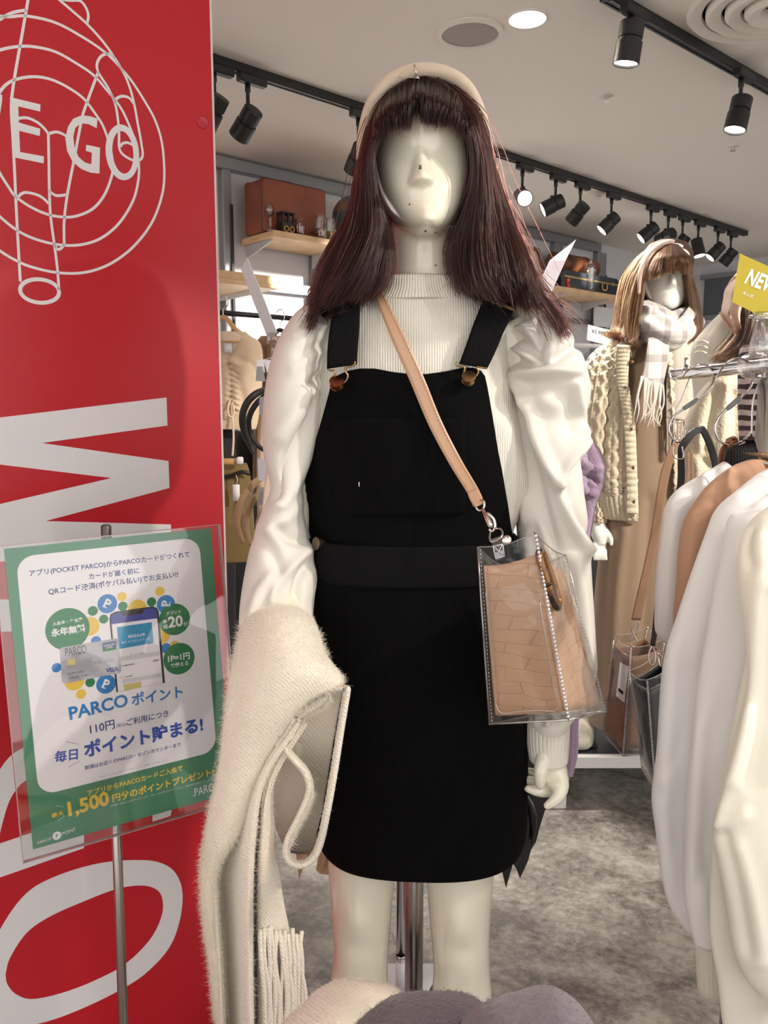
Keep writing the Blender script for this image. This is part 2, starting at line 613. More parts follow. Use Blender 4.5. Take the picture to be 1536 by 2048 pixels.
def spot(px, py, aim, label, power, drop=0.13, lit=1.0, angle=38, pos=None, group='black track spotlights', back=0.0, gl=None):
    c = ceil_pt(px, py, 0.034) if pos is None else np.array(pos, float)
    c[2] = CEIL - 0.0355
    root = thing('track_spotlight', label, 'spotlight', c, group)
    aim = np.array(aim, float); aim /= np.linalg.norm(aim)
    # adaptor in the track
    b = MB(); b.box(c + U * 0.02 - ZUP * 0.016, (0.062, 0.017, 0.016), R_U, 0.004); b.build('adaptor', BLACK(), root, smooth=False)
    b = MB(); b.lathe([(0.011, 0), (0.011, 0.03), (0.0075, 0.034), (0.0075, drop)], c - ZUP * 0.032, -ZUP, 12); b.build('stem', BLACK(), root)
    h = c - ZUP * (drop + 0.045) + aim * 0.02
    b = MB()
    b.lathe([(0.012, -0.066), (0.036, -0.066), (0.039, -0.062), (0.039, -0.018), (0.0345, -0.016), (0.0345, -0.008), (0.0415, -0.006),
             (0.0425, 0.058), (0.0405, 0.060), (0.0385, 0.058), (0.037, 0.046)], h, aim, 28, True)
    b.build('lamp_head', BLACK(), root, smooth='auto')
    R = frame_from(aim)
    b = MB(); b.box(h - ZUP * 0.0 + np.array([0, 0, 0.036]), (0.010, 0.010, 0.016)); b.build('yoke', BLACK(), root, smooth=False)
    b = MB(); b.lathe([(0.0005, 0.052), (0.037, 0.0525)], h, aim, 24, False)
    b.build('lens', mat('spot_lens', (255, 246, 232), 0.3, emit=9.0), root)
    if power > 0:
        l = bpy.data.lights.new('spot_lamp', 'SPOT')
        l.energy = power; l.spot_size = math.radians(angle); l.spot_blend = 0.35; l.shadow_soft_size = 0.03
        l.color = (1.0, 0.93, 0.84)
        o = bpy.data.objects.new('spot_lamp', l); COL.objects.link(o); o.parent = root
        o.location = Vector(h + aim * 0.066 - wloc(root))
        o.rotation_euler = Vector(aim).to_track_quat('-Z', 'Y').to_euler()
    return root

T1A, T1B = ceil_pt(420, 105), ceil_pt(1490, 462)
d1 = track('lighting_track', T1A - U * 1.2, T1B, 'long black lighting track crossing the ceiling behind the head')
def on_t1(px):
    # point of the first track whose picture column is px
    s = [(T1A + (T1B - T1A) * k) for k in np.linspace(-0.3, 1, 400)]
    q = proj(np.array(s)); return s[int(np.argmin(abs(q[:, 0] - px)))].copy()
T2A, T2B = ceil_pt(1250, 0), ceil_pt(1536, 165)
dd = (T2B - T2A) / np.linalg.norm(T2B - T2A)
track('lighting_track', T2A - dd * 0.10, T2B + dd * 2.0, 'black lighting track at the top right corner of the ceiling')
t1 = [
    (424, (-0.5, 0.3, -0.7), 'black spotlight half hidden behind the edge of the red panel', 0.11),
    (497, (-0.55, 0.45, -0.62), 'black spotlight hanging just right of the red panel edge', 0.12),
    (716, (-0.42, 0.75, -0.8), 'black spotlight peeking out left of the beige headband', 0.14),
    (1044, 'blouse', 'black spotlight with glaring white lens just right of the auburn hair', 0.12),
    (1112, (-0.88, 0.0, -0.42), 'black spotlight tilted left, second right of the auburn hair', 0.11),
    (1163, (-0.5, 0.5, -0.66), 'black spotlight beside the round smoke detector, lens turned away', 0.11),
    (1224, (-0.70, 0.0, -0.68), 'black spotlight right of the smoke detector, hanging alone', 0.12),
    (1304, (-0.74, 0.02, -0.6), 'black spotlight leftmost of the tight row of four', 0.11),
    (1338, 'vase', 'black spotlight second in the tight row of four', 0.11),
    (1366, (-0.5, 0.35, -0.74), 'black spotlight third in the tight row of four', 0.12),
    (1398, (0.12, -0.25, -0.92), 'black spotlight with shining lens at the right end of the row of four', 0.12),
    (1438, (-0.66, 0.0, -0.72), 'black spotlight second from the right end of the long track', 0.11),
    (1464, (-0.5, 0.35, -0.76), 'black spotlight last at the right end of the long track', 0.12),
]
for px, aim, lab, drop in t1:
    if isinstance(aim, str) and aim == 'vase':
        aim = on_plane(1180, 545, WA - W * 0.335, W) - (on_t1(px) - ZUP * 0.18)
    if isinstance(aim, str) and aim == 'blouse':
        aim = np.array([0.87, 2.1, 1.62]) - (on_t1(px) - ZUP * 0.18)
    spot(px, 0, aim, lab, SHOP_SPOT * {1338: 0.16, 1044: 0.5}.get(px, 1.0), drop, pos=on_t1(px), angle=20 if px == 1338 else 38)
spot(1263, 10, (-0.12, 0.10, -1), 'black spotlight pointing straight down at the top right of the ceiling', SHOP_SPOT * 0.45, 0.05, angle=50)
spot(1484, 138, (-0.22, -0.06, -1), 'black spotlight with lit rim above the pale wig at far right', SHOP_SPOT * 0.35, 0.10, angle=45)
# third track, over the viewer's right shoulder: it carries the lamps that light the front mannequin
K0 = np.array([1.75, 0.55, CEIL])
track('lighting_track', K0 - U * 1.2, K0 + U * 1.2, 'black lighting track over the aisle in front of the clothes rack')
for k, (tt, tgt, pw, ang) in enumerate(((0.0, (0.12, 1.15, 1.1), KEY_POWER, 42), (-0.6, (0.25, 1.1, 0.9), KEY_POWER * 0.3, 45), (0.75, (1.0, 2.75, 1.55), KEY_POWER * 1.5, 40), (0.45, (0.92, 2.1, 1.5), KEY_POWER * 2.6, 34))):
    c = K0 + U * tt
    spot(0, 0, np.array(tgt) - (c - ZUP * 0.2), ('black spotlight on the aisle track aimed at the white blouse', 'black spotlight on the aisle track aimed at the black dress', 'black spotlight on the aisle track aimed at the oatmeal cardigan', 'black spotlight on the aisle track aimed at the boucle coat')[k], pw, 0.10, angle=ang, pos=c, group='spotlights of the aisle track')

# round speaker, downlights, sprinklers, detector, air diffuser
def round_thing(name, label, cat_, px, py, parts, group=None):
    c = ceil_pt(px, py)
    root = thing(name, label, cat_, c, group)
    for nm, prof, m in parts:
        b = MB(); b.lathe(prof, c, -ZUP, 40, True); b.build(nm, m, root, smooth='auto')
    return root
M_OFFW = mat('off_white_plastic', (224, 216, 206), 0.5)
round_thing('ceiling_speaker', 'round ceiling speaker with grey grille in a cream rim', 'speaker', 940, 65, [
    ('rim', [(0.118, 0), (0.118, 0.006), (0.100, 0.012), (0.098, 0.0)], M_OFFW),
    ('grille', [(0.0005, 0.004), (0.0985, 0.006)], mat('grey_grille', (158, 150, 144), 0.7, bump=(700, 0.6, 0)))])
def downlight(c, r, lab, power):
    root = thing('downlight', lab, 'downlight', c, 'recessed downlights')
    for nm, prof, m in (('rim', [(r * 1.12, 0), (r * 1.10, 0.004), (r, 0.006), (r * 0.99, 0.0)], M_OFFW), ('diffuser', [(0.0005, 0.0035), (r, 0.0035)], mat('downlight_glow', (255, 250, 238), 0.4, emit=6.0))):
        b = MB(); b.lathe(prof, c, -ZUP, 40, True); b.build(nm, m, root, smooth='auto')
    l = bpy.data.lights.new('downlight_lamp', 'SPOT'); l.energy = power; l.spot_size = math.radians(140); l.spot_blend = 0.7; l.shadow_soft_size = 0.10; l.color = (1, 0.95, 0.88)
    o = bpy.data.objects.new('downlight_lamp', l); COL.objects.link(o); o.parent = root; o.location = (0, 0, -0.012)
downlight(ceil_pt(1055, 36), 0.062, 'glowing round downlight beside the ceiling speaker', 24)
downlight(ceil_pt(1444, 530), 0.055, 'small far downlight seen beyond the brown bob wig', 20)
for x, y, lab in ((-0.7, -0.3, 'added fill downlight above the poster stand'), (0.5, -0.3, 'added fill downlight nearest overhead of the viewer'), (1.7, -0.5, 'added fill downlight above the display table side'),
                  (-0.7, -1.5, 'added fill downlight in the back row, left'), (0.5, -1.5, 'added fill downlight in the back row, middle'), (1.7, -1.7, 'added fill downlight in the back row, right')):
    downlight(np.array([x, y, CEIL]), 0.07, lab, FILL_POWER)  # these six are added out of view, only to fill the front with light
for px, py, lab in ((1213, 190, 'small chrome sprinkler head in the middle of the ceiling'), (1466, 292, 'tiny sprinkler head near the right edge of the ceiling')):
    round_thing('sprinkler', lab, 'sprinkler', px, py, [
        ('plate', [(0.034, 0), (0.032, 0.004), (0.02, 0.006)], M_OFFW),
        ('nozzle', [(0.010, 0.004), (0.008, 0.02), (0.014, 0.022), (0.014, 0.025)], SILVER())], 'ceiling sprinklers')
round_thing('smoke_detector', 'flat round cream smoke detector behind the long track', 'smoke detector', 1190, 386, [
    ('base', [(0.058, 0), (0.058, 0.012), (0.05, 0.018)], M_OFFW), ('dome', [(0.040, 0.016), (0.036, 0.032), (0.02, 0.040)], M_OFFW)])
dif = []
for k, r in enumerate((0.285, 0.225, 0.165, 0.105)):
    dif.append(('ring', [(r, 0.0), (r, 0.010 + 0.006 * k), (r - 0.012, 0.018 + 0.008 * k), (r - 0.048, 0.012 + 0.006 * k), (r - 0.050, 0.0)], M_OFFW))
round_thing('air_diffuser', 'large round white air diffuser of concentric rings, cut by the frame', 'air vent', 1560, 2, dif)
# ------------------------------------------------------------------ red advertising panel
M_RED = mat('red_print', (193, 28, 42), 0.36, spec=0.45, bump=(120, 0.02, 2))
M_WPRINT = mat('white_print', (232, 230, 233), 0.5)
PE = P(433, 540, 1.68)                       # on its right edge
PN = -W                                      # towards the viewer
PTOP = 2.62
pan_root = thing('advertising_panel', 'tall red advertising panel with white lettering and hand drawing at the left', 'panel', [PE[0] - U[0] * 0.7, PE[1] - U[1] * 0.7, 0.0])
e0 = np.array([PE[0], PE[1], 0])
PW = 1.5
b = MB(); b.box(e0 - U * PW / 2 + W * 0.0125 + ZUP * (PTOP / 2 + 0.005), (PW / 2, 0.0125, PTOP / 2 - 0.005), R_U)
b.build('panel_board', M_RED, pan_root, smooth=False)
b = MB(); b.box(e0 + U * 0.002 + W * 0.012 + ZUP * (PTOP / 2 + 0.005), (0.002, 0.0135, PTOP / 2 - 0.004), R_U)
b.build('edge_strip', mat('white_edge', (226, 214, 214), 0.5), pan_root, smooth=False)

def pp(px, py, lift=0.0):
    return on_plane(px, py, e0 + PN * lift, PN)

def pl_poly(name, pts, lift=0.0004, m=None, close=True):
    b = MB(); b.poly([pp(x, y, lift) for x, y in pts], PN, lift * 0.9)
    return b.build(name, m or M_WPRINT, pan_root, smooth=False)

def line_on(b, pts3, n, wid, closed=False, smooth_n=0, th=0.0004):
    p = np.asarray(pts3, float)
    if smooth_n:
        p = cat(np.vstack([p, p[:1]]) if closed else p, smooth_n)
        if closed:
            p = p[:-1]
    t = (np.roll(p, -1, 0) - np.roll(p, 1, 0)) if closed else np.gradient(p, axis=0)
    t /= np.linalg.norm(t, axis=1)[:, None] + 1e-12
    s = np.cross(t, n)
    s /= np.linalg.norm(s, axis=1)[:, None] + 1e-12
    G = np.stack([p - s * wid / 2, p + s * wid / 2, ], 1)
    if closed:
        G = np.concatenate([G, G[:1]])
    b.grid(G)

def hoop(name, outer, inner, lift=0.0004, n=72):
    o = cat(np.array(outer + outer[:1], float), n); i = cat(np.array(inner + inner[:1], float), n)
    b = MB()
    G = np.stack([[pp(x, y, lift) for x, y in o], [pp(x, y, lift) for x, y in i]], 1)
    b.grid(G)
    return b.build(name, M_WPRINT, pan_root, smooth=False)

# big lettering running up the panel
pl_poly('letter_m', [(-150, 853), (333, 795), (335, 851), (84, 886), (337, 922), (339, 976), (92, 1042), (342, 1049), (343, 1112), (-150, 1128),
                     (-150, 1043), (223, 956), (-150, 911)])
pl_poly('letter_stroke', [(-120, 1201), (60, 1198), (60, 1262), (-120, 1267)])
b = MB()
o = cat(np.array([(-60, 1690), (-20, 1580), (15, 1518), (60, 1490), (130, 1470), (240, 1465)], float), 30)
i = cat(np.array([(-10, 1720), (4, 1650), (24, 1592), (60, 1556), (140, 1530), (240, 1525)], float), 30)
b.grid(np.stack([[pp(x, y, 0.0004) for x, y in o], [pp(x, y, 0.0004) for x, y in i]], 1))
b.build('letter_bowl', M_WPRINT, pan_root, smooth=False)
pl_poly('letter_stem', [(-150, 1738), (-150, 1812), (0, 1755), (168, 1696), (168, 1630)])
pl_poly('letter_foot', [(305, 1644), (341, 1632), (348, 1600), (305, 1606)])
hoop('letter_o', [(-40, 1950), (0, 1859), (50, 1789), (110, 1753), (200, 1726), (283, 1720), (327, 1728), (353, 1749), (365, 1786), (360, 1839), (340, 1893), (300, 1939),
                  (253, 1973), (167, 2016), (83, 2046), (0, 2056), (-35, 2020)],
     [(11, 1949), (20, 1916), (53, 1866), (100, 1833), (167, 1803), (233, 1778), (283, 1771), (313, 1779), (325, 1799), (323, 1833), (300, 1879), (253, 1926),
      (200, 1956), (133, 1983), (67, 1998), (33, 1989), (15, 1969)])

# line drawing of a hand inside rings, with the shop's letters
S3 = lambda L: [(x / 3.0, y / 3.0) for x, y in L]
LW = 0.0047
def drawn(name, L, closed=False, wid=LW, lift=0.0004):
    b = MB(); line_on(b, [pp(x, y, lift) for x, y in S3(L)], PN, wid, closed, 12 * len(L))
    return b.build(name, M_WPRINT, pan_root, smooth=False)
drawn('ring_line', [(-40, 95), (60, 100), (160, 96), (330, 135), (500, 225), (640, 322), (740, 425), (800, 500), (870, 610), (930, 720), (970, 850), (985, 1000), (980, 1130),
                    (945, 1260), (890, 1370), (800, 1480), (700, 1560), (600, 1610), (480, 1638), (340, 1635), (200, 1605), (100, 1565), (0, 1505), (-80, 1440)])
drawn('ring_line', [(-60, 330), (0, 300), (100, 280), (200, 280), (330, 310), (450, 375), (560, 450), (640, 540), (720, 640), (770, 740), (810, 850), (832, 980), (830, 1080),
                    (800, 1200), (730, 1320), (650, 1400), (560, 1450), (450, 1472), (330, 1465), (200, 1430), (100, 1380), (0, 1300), (-60, 1230)])
drawn('ring_line', [(-30, 600), (0, 550), (40, 505), (100, 475), (200, 460), (300, 475), (400, 520), (500, 590), (570, 680), (620, 760), (660, 880), (678, 1000), (660, 1090),
                    (620, 1180), (560, 1250), (480, 1290), (400, 1303), (300, 1290), (200, 1250), (100, 1185), (50, 1120), (0, 1040), (-30, 980)])
for L in ([(175, -40), (168, 0), (130, 220), (85, 480), (68, 640), (78, 840), (88, 1040), (95, 1200), (108, 1450), (122, 1690)],
          [(290, 800), (293, 960), (296, 1140), (304, 1300), (328, 1480), (345, 1620), (354, 1740)],
          [(590, 430), (520, 620), (490, 720), (440, 980), (402, 1180), (385, 1330), (385, 1470)],
          [(330, 1470), (340, 1492), (360, 1494), (385, 1470)],
          [(105, 1185), (130, 1162), (160, 1155), (220, 1168), (260, 1190), (292, 1222)],
          [(108, 712), (140, 706), (180, 712), (230, 738), (265, 770), (290, 802)],
          [(290, 802), (340, 792), (390, 812), (420, 850)],
          [(296, 1140), (312, 1160), (345, 1174), (402, 1168)],
          [(690, 350), (660, 326), (630, 325), (600, 345), (582, 385), (588, 430), (615, 475), (650, 530), (690, 620), (708, 720), (714, 800), (716, 888), (742, 930), (800, 962), (838, 960),
           (856, 930), (848, 860), (830, 760), (802, 610), (770, 500), (735, 425), (680, 335), (610, 240), (520, 142), (430, 62), (345, -10)],
          [(688, 625), (700, 592), (735, 577), (775, 588), (802, 622)],
          [(722, 880), (735, 862), (765, 856), (800, 872)],
          [(360, -5), (420, 2), (480, 5), (515, 45), (530, 95), (522, 142)],
          [(-20, 128), (40, 92), (90, 72), (160, 60)]):
    drawn('drawing_line', L)
drawn('tube_end', [(238 + 117 * math.cos(a), 1746 + 70 * math.sin(a) + 8 * math.cos(a)) for a in np.linspace(0, 6.283, 20, endpoint=False)], True, 0.0068)
pl_poly('letter_w', S3([(-60, 545), (13, 570), (13, 600), (-12, 770), (-60, 760)]), 0.0008)
pl_poly('letter_e', S3([(60, 582), (243, 627), (241, 669), (110, 638), (113, 735), (241, 772), (239, 816), (115, 784), (121, 912), (264, 938), (262, 980), (84, 944)]), 0.0008)
pl_poly('letter_g', S3([(585, 712), (540, 697), (490, 692), (440, 712), (408, 760), (393, 830), (403, 905), (436, 970), (490, 1015), (545, 1036), (597, 1041), (600, 886), (518, 868), (515, 905),
                        (552, 916), (549, 986), (510, 975), (472, 942), (447, 885), (440, 820), (452, 767), (486, 740), (530, 744), (580, 768)]), 0.0008)
def ell(cx, cy, rx, ry, rot, n=36):
    return [(cx + rx * math.cos(a) * math.cos(rot) - ry * math.sin(a) * math.sin(rot), cy + rx * math.cos(a) * math.sin(rot) + ry * math.sin(a) * math.cos(rot)) for a in np.linspace(0, 6.2832, n, endpoint=False)]
hoop('letter_o_small', S3(ell(734, 914, 100, 168, -0.10)), S3(ell(737, 914, 62, 128, -0.10)), 0.0008)
b = MB(); b.lathe([(0.012, -0.001), (0.012, 0.0015), (0.010, 0.003), (0.007, 0.0022), (0.0005, 0.0018)], pp(405, 245), PN, 20)
b.build('screw_cap', mat('red_cap', (186, 44, 62), 0.35), pan_root, smooth='auto')

# ------------------------------------------------------------------ poster on a pole stand
Q_PX = np.array([(8, 1098), (421, 1056), (465, 1585), (66, 1699)], float)     # corners of the paper
def quad(p):
    from mathutils import Euler
    R = np.array(Euler(p[3:6]).to_matrix())
    w, h = 0.297, p[6]
    return p[:3] + np.array([(0, 0, 0), (w, 0, 0), (w, 0, -h), (0, 0, -h)]) @ R.T, R
par = np.array([-0.55, 1.15, 1.22, 0, 0, math.radians(32), 0.42])
for _ in range(40):
    f0 = (proj(quad(par)[0]) - Q_PX).ravel()
    J = np.zeros((8, 7))
    for k in range(7):
        d = par.copy(); d[k] += 1e-5
        J[:, k] = ((proj(quad(d)[0]) - Q_PX).ravel() - f0) / 1e-5
    par -= np.linalg.solve(J.T @ J + 1e-6 * np.eye(7), J.T @ f0)
SQ, SR = quad(par)
S0, SX, SN, SZ = SQ[0], SR[:, 0], -SR[:, 1], SR[:, 2]
PWID, PHEI = 0.297, par[6]
print('poster', par, np.abs((proj(SQ) - Q_PX)).max())

pole_top = on_plane(212, 1052, S0 - SN * 0.02, SN)
pole_low = on_plane(238, 1800, S0 - SN * 0.02, SN)
pd = (pole_low - pole_top) / np.linalg.norm(pole_low - pole_top)
pole_base = pole_top + pd * (pole_top[2] - 0.02) / -pd[2]
st = thing('poster_stand', 'green bordered poster in clear frame on steel pole before the red panel', 'sign', [pole_base[0], pole_base[1], 0])
b = MB(); b.tube([pole_top, (pole_top + pole_base) / 2, pole_base], 0.0072, 18); b.build('pole', STEEL(), st)
b = MB(); b.lathe([(0.0076, -0.018), (0.0076, -0.001), (0.006, 0.002), (0.0005, 0.003)], pole_top, -pd, 18); b.build('pole_cap', mat('dull_steel', (95, 88, 86), 0.4, 0.8), st, smooth='auto')
b = MB(); b.lathe([(0.15, 0), (0.15, 0.006), (0.14, 0.012), (0.012, 0.018), (0.012, 0.035)], [pole_base[0], pole_base[1], 0.001], ZUP, 40); b.build('base', STEEL(), st, smooth='auto')
SRot = np.stack([SX, SZ, SN], 1)
def sq(x, z, lift=0.0):
    """poster plane: x right, z down from its top left corner, metres"""
    return S0 + SX * x - SZ * z + SN * lift
def flat(b, x0, x1, z0, z1, l0, l1):
    b.box(sq((x0 + x1) / 2, (z0 + z1) / 2, (l0 + l1) / 2), ((x1 - x0) / 2, (z1 - z0) / 2, (l1 - l0) / 2), SRot)
M_ACR = clear_mat('acrylic', (0.97, 0.97, 0.97), 0.05, 0.02, edge=1.35)
M_ACRE = mat('acrylic_edge', (215, 190, 190), 0.15, trans=0.5)
for l0 in (-0.0045, 0.0015):
    b = MB(); flat(b, -0.014, PWID + 0.014, -0.004, PHEI + 0.014, l0, l0 + 0.0022); b.build('acrylic_sheet', M_ACR, st, smooth=False)
b = MB(); flat(b, PWID + 0.0135, PWID + 0.0155, -0.004, PHEI + 0.014, -0.0046, 0.0038); flat(b, -0.0145, -0.0135, -0.004, PHEI + 0.014, -0.0046, 0.0038)
flat(b, -0.0145, PWID + 0.0155, PHEI + 0.0135, PHEI + 0.0148, -0.0046, 0.0038); flat(b, -0.0145, PWID + 0.0155, -0.0048, -0.0038, -0.0046, 0.0038)
b.build('acrylic_rim', M_ACRE, st, smooth=False)
b = MB(); b.box(sq(PWID / 2, 0.09, -0.012), (0.018, 0.03, 0.007), SRot, 0.003); b.build('clamp', STEEL(), st, smooth=False)
b = MB(); flat(b, 0, PWID, 0, PHEI, -0.0008, 0.0)
M_GREEN = mat('poster_green', (66, 130, 98), 0.5)
paper = b.build('poster', M_GREEN, st, smooth=False)
ORG = np.array([S0, SX, SZ])
def c6(cx, cy):
    """crop coordinates of the poster study -> poster plane"""
    p = on_plane(cx / 3.339, 1040 + cy / 3.339, S0, SN)
    return float(np.dot(p - S0, SX)), float(np.dot(p - S0, -SZ))
PM = {'white': mat('poster_white', (230, 227, 232), 0.55), 'navy': mat('poster_navy', (38, 62, 128), 0.55), 'blue': mat('poster_blue', (38, 122, 190), 0.55),
      'yellow': mat('poster_yellow', (226, 190, 70), 0.55), 'dgreen': mat('poster_dark_green', (22, 120, 70), 0.55), 'silver': mat('card_silver', (160, 158, 166), 0.35, 0.2, vary=((186, 184, 192), 30, 1, 0.45, 0.55)),
      'ink': mat('poster_ink', (44, 42, 48), 0.6), 'sky': mat('poster_teal', (48, 142, 186), 0.5), 'grey': mat('poster_grey', (150, 148, 152), 0.6), 'lgrey': mat('poster_pale_grey', (205, 203, 206), 0.6),
      'royal': mat('poster_royal_blue', (32, 78, 170), 0.55), 'green': M_GREEN, 'gold': mat('chip_gold', (205, 190, 120), 0.4), 'violet': mat('screen_violet', (62, 70, 150), 0.5)}
LIFT = [0.0]
def sheet(name, pts, m, lift, parent=None):
    b = MB(); b.poly([sq(x, z, lift) for x, z in pts], SN, 0.00008)
    return b.build(name, PM[m], parent or paper, smooth=False)
def rrect(x0, x1, z0, z1, r, n=6):
    o = []
    for cx, cz, a0 in ((x1 - r, z0 + r, -math.pi / 2), (x1 - r, z1 - r, 0), (x0 + r, z1 - r, math.pi / 2), (x0 + r, z0 + r, math.pi)):
        o += [(cx + r * math.cos(a0 + k / n * math.pi / 2), cz + r * math.sin(a0 + k / n * math.pi / 2)) for k in range(n + 1)]
    return o
def disc(name, cx, cy, r_px, m, lift):
    x, z = c6(cx, cy); x1, _ = c6(cx + r_px, cy); r = abs(x1 - x)
    return sheet(name, [(x + r * math.cos(a), z + r * math.sin(a)) for a in np.linspace(0, 6.2832, 40, endpoint=False)], m, lift)
def words(s, cl, cr, m, lift, bold=0.02, name='text_line', tall=None, base=None):
    """one line of print between two crop points on its baseline"""
    v, f = text_geo(s, bold)
    A, B = np.array(c6(*cl)), np.array(c6(*cr))
    d = B - A; L = np.linalg.norm(d); d /= L; nn = np.array([d[1], -d[0]])     # nn points up the sheet (z is down)
    x0, x1 = v[:, 0].min(), v[:, 0].max()
    k = L / (x1 - x0)
    ky = k if tall is None else tall / max(v[:, 1].max(), 1e-6)
    pts = A + ((v[:, :1] - x0) * k) * d + (v[:, 1:] * ky) * nn
    V = np.array([sq(x, z, lift) for x, z in pts])
    return add(name, V, f, PM[m], paper, False)
fx0, fx1, fz0, fz1 = c6(122, 420)[0], c6(1352, 400)[0], c6(700, 183)[1], c6(700, 1732)[1]
sheet('white_field', rrect(fx0, fx1, fz0, fz1, 0.024), 'white', 0.0001)
words('アプリ(POCKET PARCO)からPARCOカードがつくれて', (196, 374), (1266, 243), 'navy', 0.0002)
words('カードが届く前に', (594, 394), (930, 352), 'navy', 0.0002)
words('QRコード決済(ポケパル払い)でお支払い!!', (324, 497), (1190, 378), 'navy', 0.0002)
for cx, cy, r, m in ((620, 607, 34, 'dgreen'), (717, 559, 66, 'blue'), (814, 512, 32, 'yellow'), (820, 576, 32, 'dgreen'), (917, 592, 62, 'yellow'), (1012, 547, 31, 'dgreen'), (1068, 476, 31, 'yellow'),
                     (1108, 562, 61, 'blue'), (600, 710, 66, 'yellow'), (692, 662, 31, 'dgreen'), (641, 808, 34, 'blue'), (1078, 770, 56, 'yellow'), (1108, 856, 34, 'blue'), (1166, 838, 32, 'yellow'),
                     (378, 986, 34, 'blue'), (498, 1074, 68, 'yellow'), (602, 1084, 33, 'dgreen'), (708, 1096, 66, 'blue'), (541, 1162, 34, 'yellow')):
    disc('dot', cx, cy, r, m, 0.0002)
disc('badge', 452, 728, 148, 'dgreen', 0.0003); disc('badge', 1166, 664, 104, 'dgreen', 0.0003); disc('badge', 1196, 926, 104, 'dgreen', 0.0003)
def p_mark(cx, cy, s, rot, m='white', lift=0.0004):
    """the open letter P mark inside a round point badge"""
    v, f = text_geo('P', 0.03)
    x, z = c6(cx, cy); ex = abs(c6(cx + s, cy)[0] - x)
    v = (v - (v.max(0) + v.min(0)) / 2) * ex * 2.4
    c, s_ = math.cos(rot), math.sin(rot)
    q = np.stack([v[:, 0] * c - v[:, 1] * s_, v[:, 0] * s_ + v[:, 1] * c], 1)
    add('mark', np.array([sq(x + a, z - b_, lift) for a, b_ in q]), f, PM[m], paper, False)
    w = ex
    for t in (0.75,):
        pts = [(-w * 0.62, -w * 0.86), (w * 0.25, -w * 0.86), (w * 0.25, -w * 0.66), (-w * 0.62, -w * 0.66)]
        pts = [(a * c - b_ * s_, a * s_ + b_ * c) for a, b_ in pts]
        sheet('mark', [(x + a, z - b_) for a, b_ in pts], m, lift)
p_mark(717, 559, 36, -0.55); p_mark(1108, 556, 34, 1.45); p_mark(708, 1096, 36, -0.5)
words('入会金・年会費', (350, 705), (552, 672), 'white', 0.0005)
words('永年無料', (342, 776), (572, 738), 'white', 0.0005, 0.035)
words('アプリで', (1112, 636), (1208, 622), 'white', 0.0005)
words('最', (1086, 694), (1116, 690), 'white', 0.0005); words('短', (1090, 726), (1120, 722), 'white', 0.0005)
words('20', (1124, 718), (1222, 704), 'white', 0.0005, 0.03); words('分', (1224, 706), (1252, 702), 'white', 0.0005)
words('1P=1円', (1122, 946), (1268, 922), 'white', 0.0005, 0.03); words('で使える', (1138, 986), (1258, 966), 'white', 0.0005)
# telephone
def cpoly(name, pts, m, lift):
    return sheet(name, [c6(x, y) for x, y in pts], m, lift)
cpoly('phone_case', [(770, 612), (1020, 576), (1046, 586), (1060, 612), (1102, 1086), (776, 1150), (730, 660), (738, 628)], 'ink', 0.0003)
cpoly('phone_screen', [(776, 622), (1016, 588), (1036, 598), (1046, 616), (1086, 1088), (788, 1146), (742, 662), (748, 636)], 'white', 0.0004)
cpoly('phone_bar', [(776, 622), (1016, 588), (1036, 598), (1046, 616), (1050, 656), (744, 696), (742, 662), (748, 636)], 'violet', 0.0005)
cpoly('phone_notch', [(806, 616), (960, 594), (954, 618), (936, 626), (832, 640), (812, 634)], 'ink', 0.0006)
cpoly('screen_card', [(780, 716), (1012, 682), (1026, 820), (794, 862)], 'sky', 0.0005)
words('REGULAR', (858, 788), (970, 770), 'white', 0.0006)
words('あと 1P でランクアップ', (812, 826), (1002, 798), 'white', 0.0006, 0.01)
cpoly('screen_band', [(800, 914), (1064, 876), (1066, 904), (803, 944)], 'lgrey', 0.0005)
cpoly('screen_band', [(816, 1064), (1076, 1020), (1078, 1048), (820, 1094)], 'lgrey', 0.0005)
cpoly('screen_band', [(824, 1098), (942, 1078), (946, 1116), (828, 1138)], 'gold', 0.0005)
words('ポイント合計', (866, 908), (960, 892), 'grey', 0.0006, 0.01); words('ご利用履歴 最新情報', (804, 980), (898, 964), 'ink', 0.0006, 0.01)
words('ポイントの有効期限', (798, 1058), (886, 1042), 'ink', 0.0006, 0.01); words('1000P', (1020, 948), (1062, 940), 'ink', 0.0006, 0.01)
# bank card
cpoly('bank_card', [(414, 850), (772, 790), (788, 796), (792, 806), (808, 1010), (800, 1022), (436, 1090), (420, 1086), (414, 1076), (400, 868), (404, 856)], 'silver', 0.0007)
words('PARCO', (438, 910), (578, 886), 'ink', 0.0008, -0.005, tall=0.0115)
cpoly('card_chip', [(448, 930), (498, 922), (502, 966), (452, 974)], 'gold', 0.0008)
cpoly('card_box', [(682, 824), (774, 808), (776, 842), (684, 858)], 'navy', 0.0008); cpoly('card_box', [(684, 858), (776, 842), (778, 864), (686, 880)], 'dgreen', 0.0008)
words('SAISON', (690, 848), (768, 834), 'lgrey', 0.0009); words('CARD', (704, 860), (752, 851), 'lgrey', 0.0009)
words('0541 1012 3456 1000', (444, 996), (760, 944), 'grey', 0.0008, 0.01); words('MR/MS CARD', (450, 1036), (560, 1016), 'ink', 0.0008, 0.0); words('VALID THRU', (462, 1064), (600, 1040), 'ink', 0.0008, 0.0)
words('VISA', (706, 1018), (790, 1006), 'navy', 0.0008, 0.035)
words('PARCO', (466, 1334), (858, 1238), 'blue', 0.0002, 0.03); words('ポイント', (878, 1236), (1222, 1176), 'blue', 0.0002, 0.03)
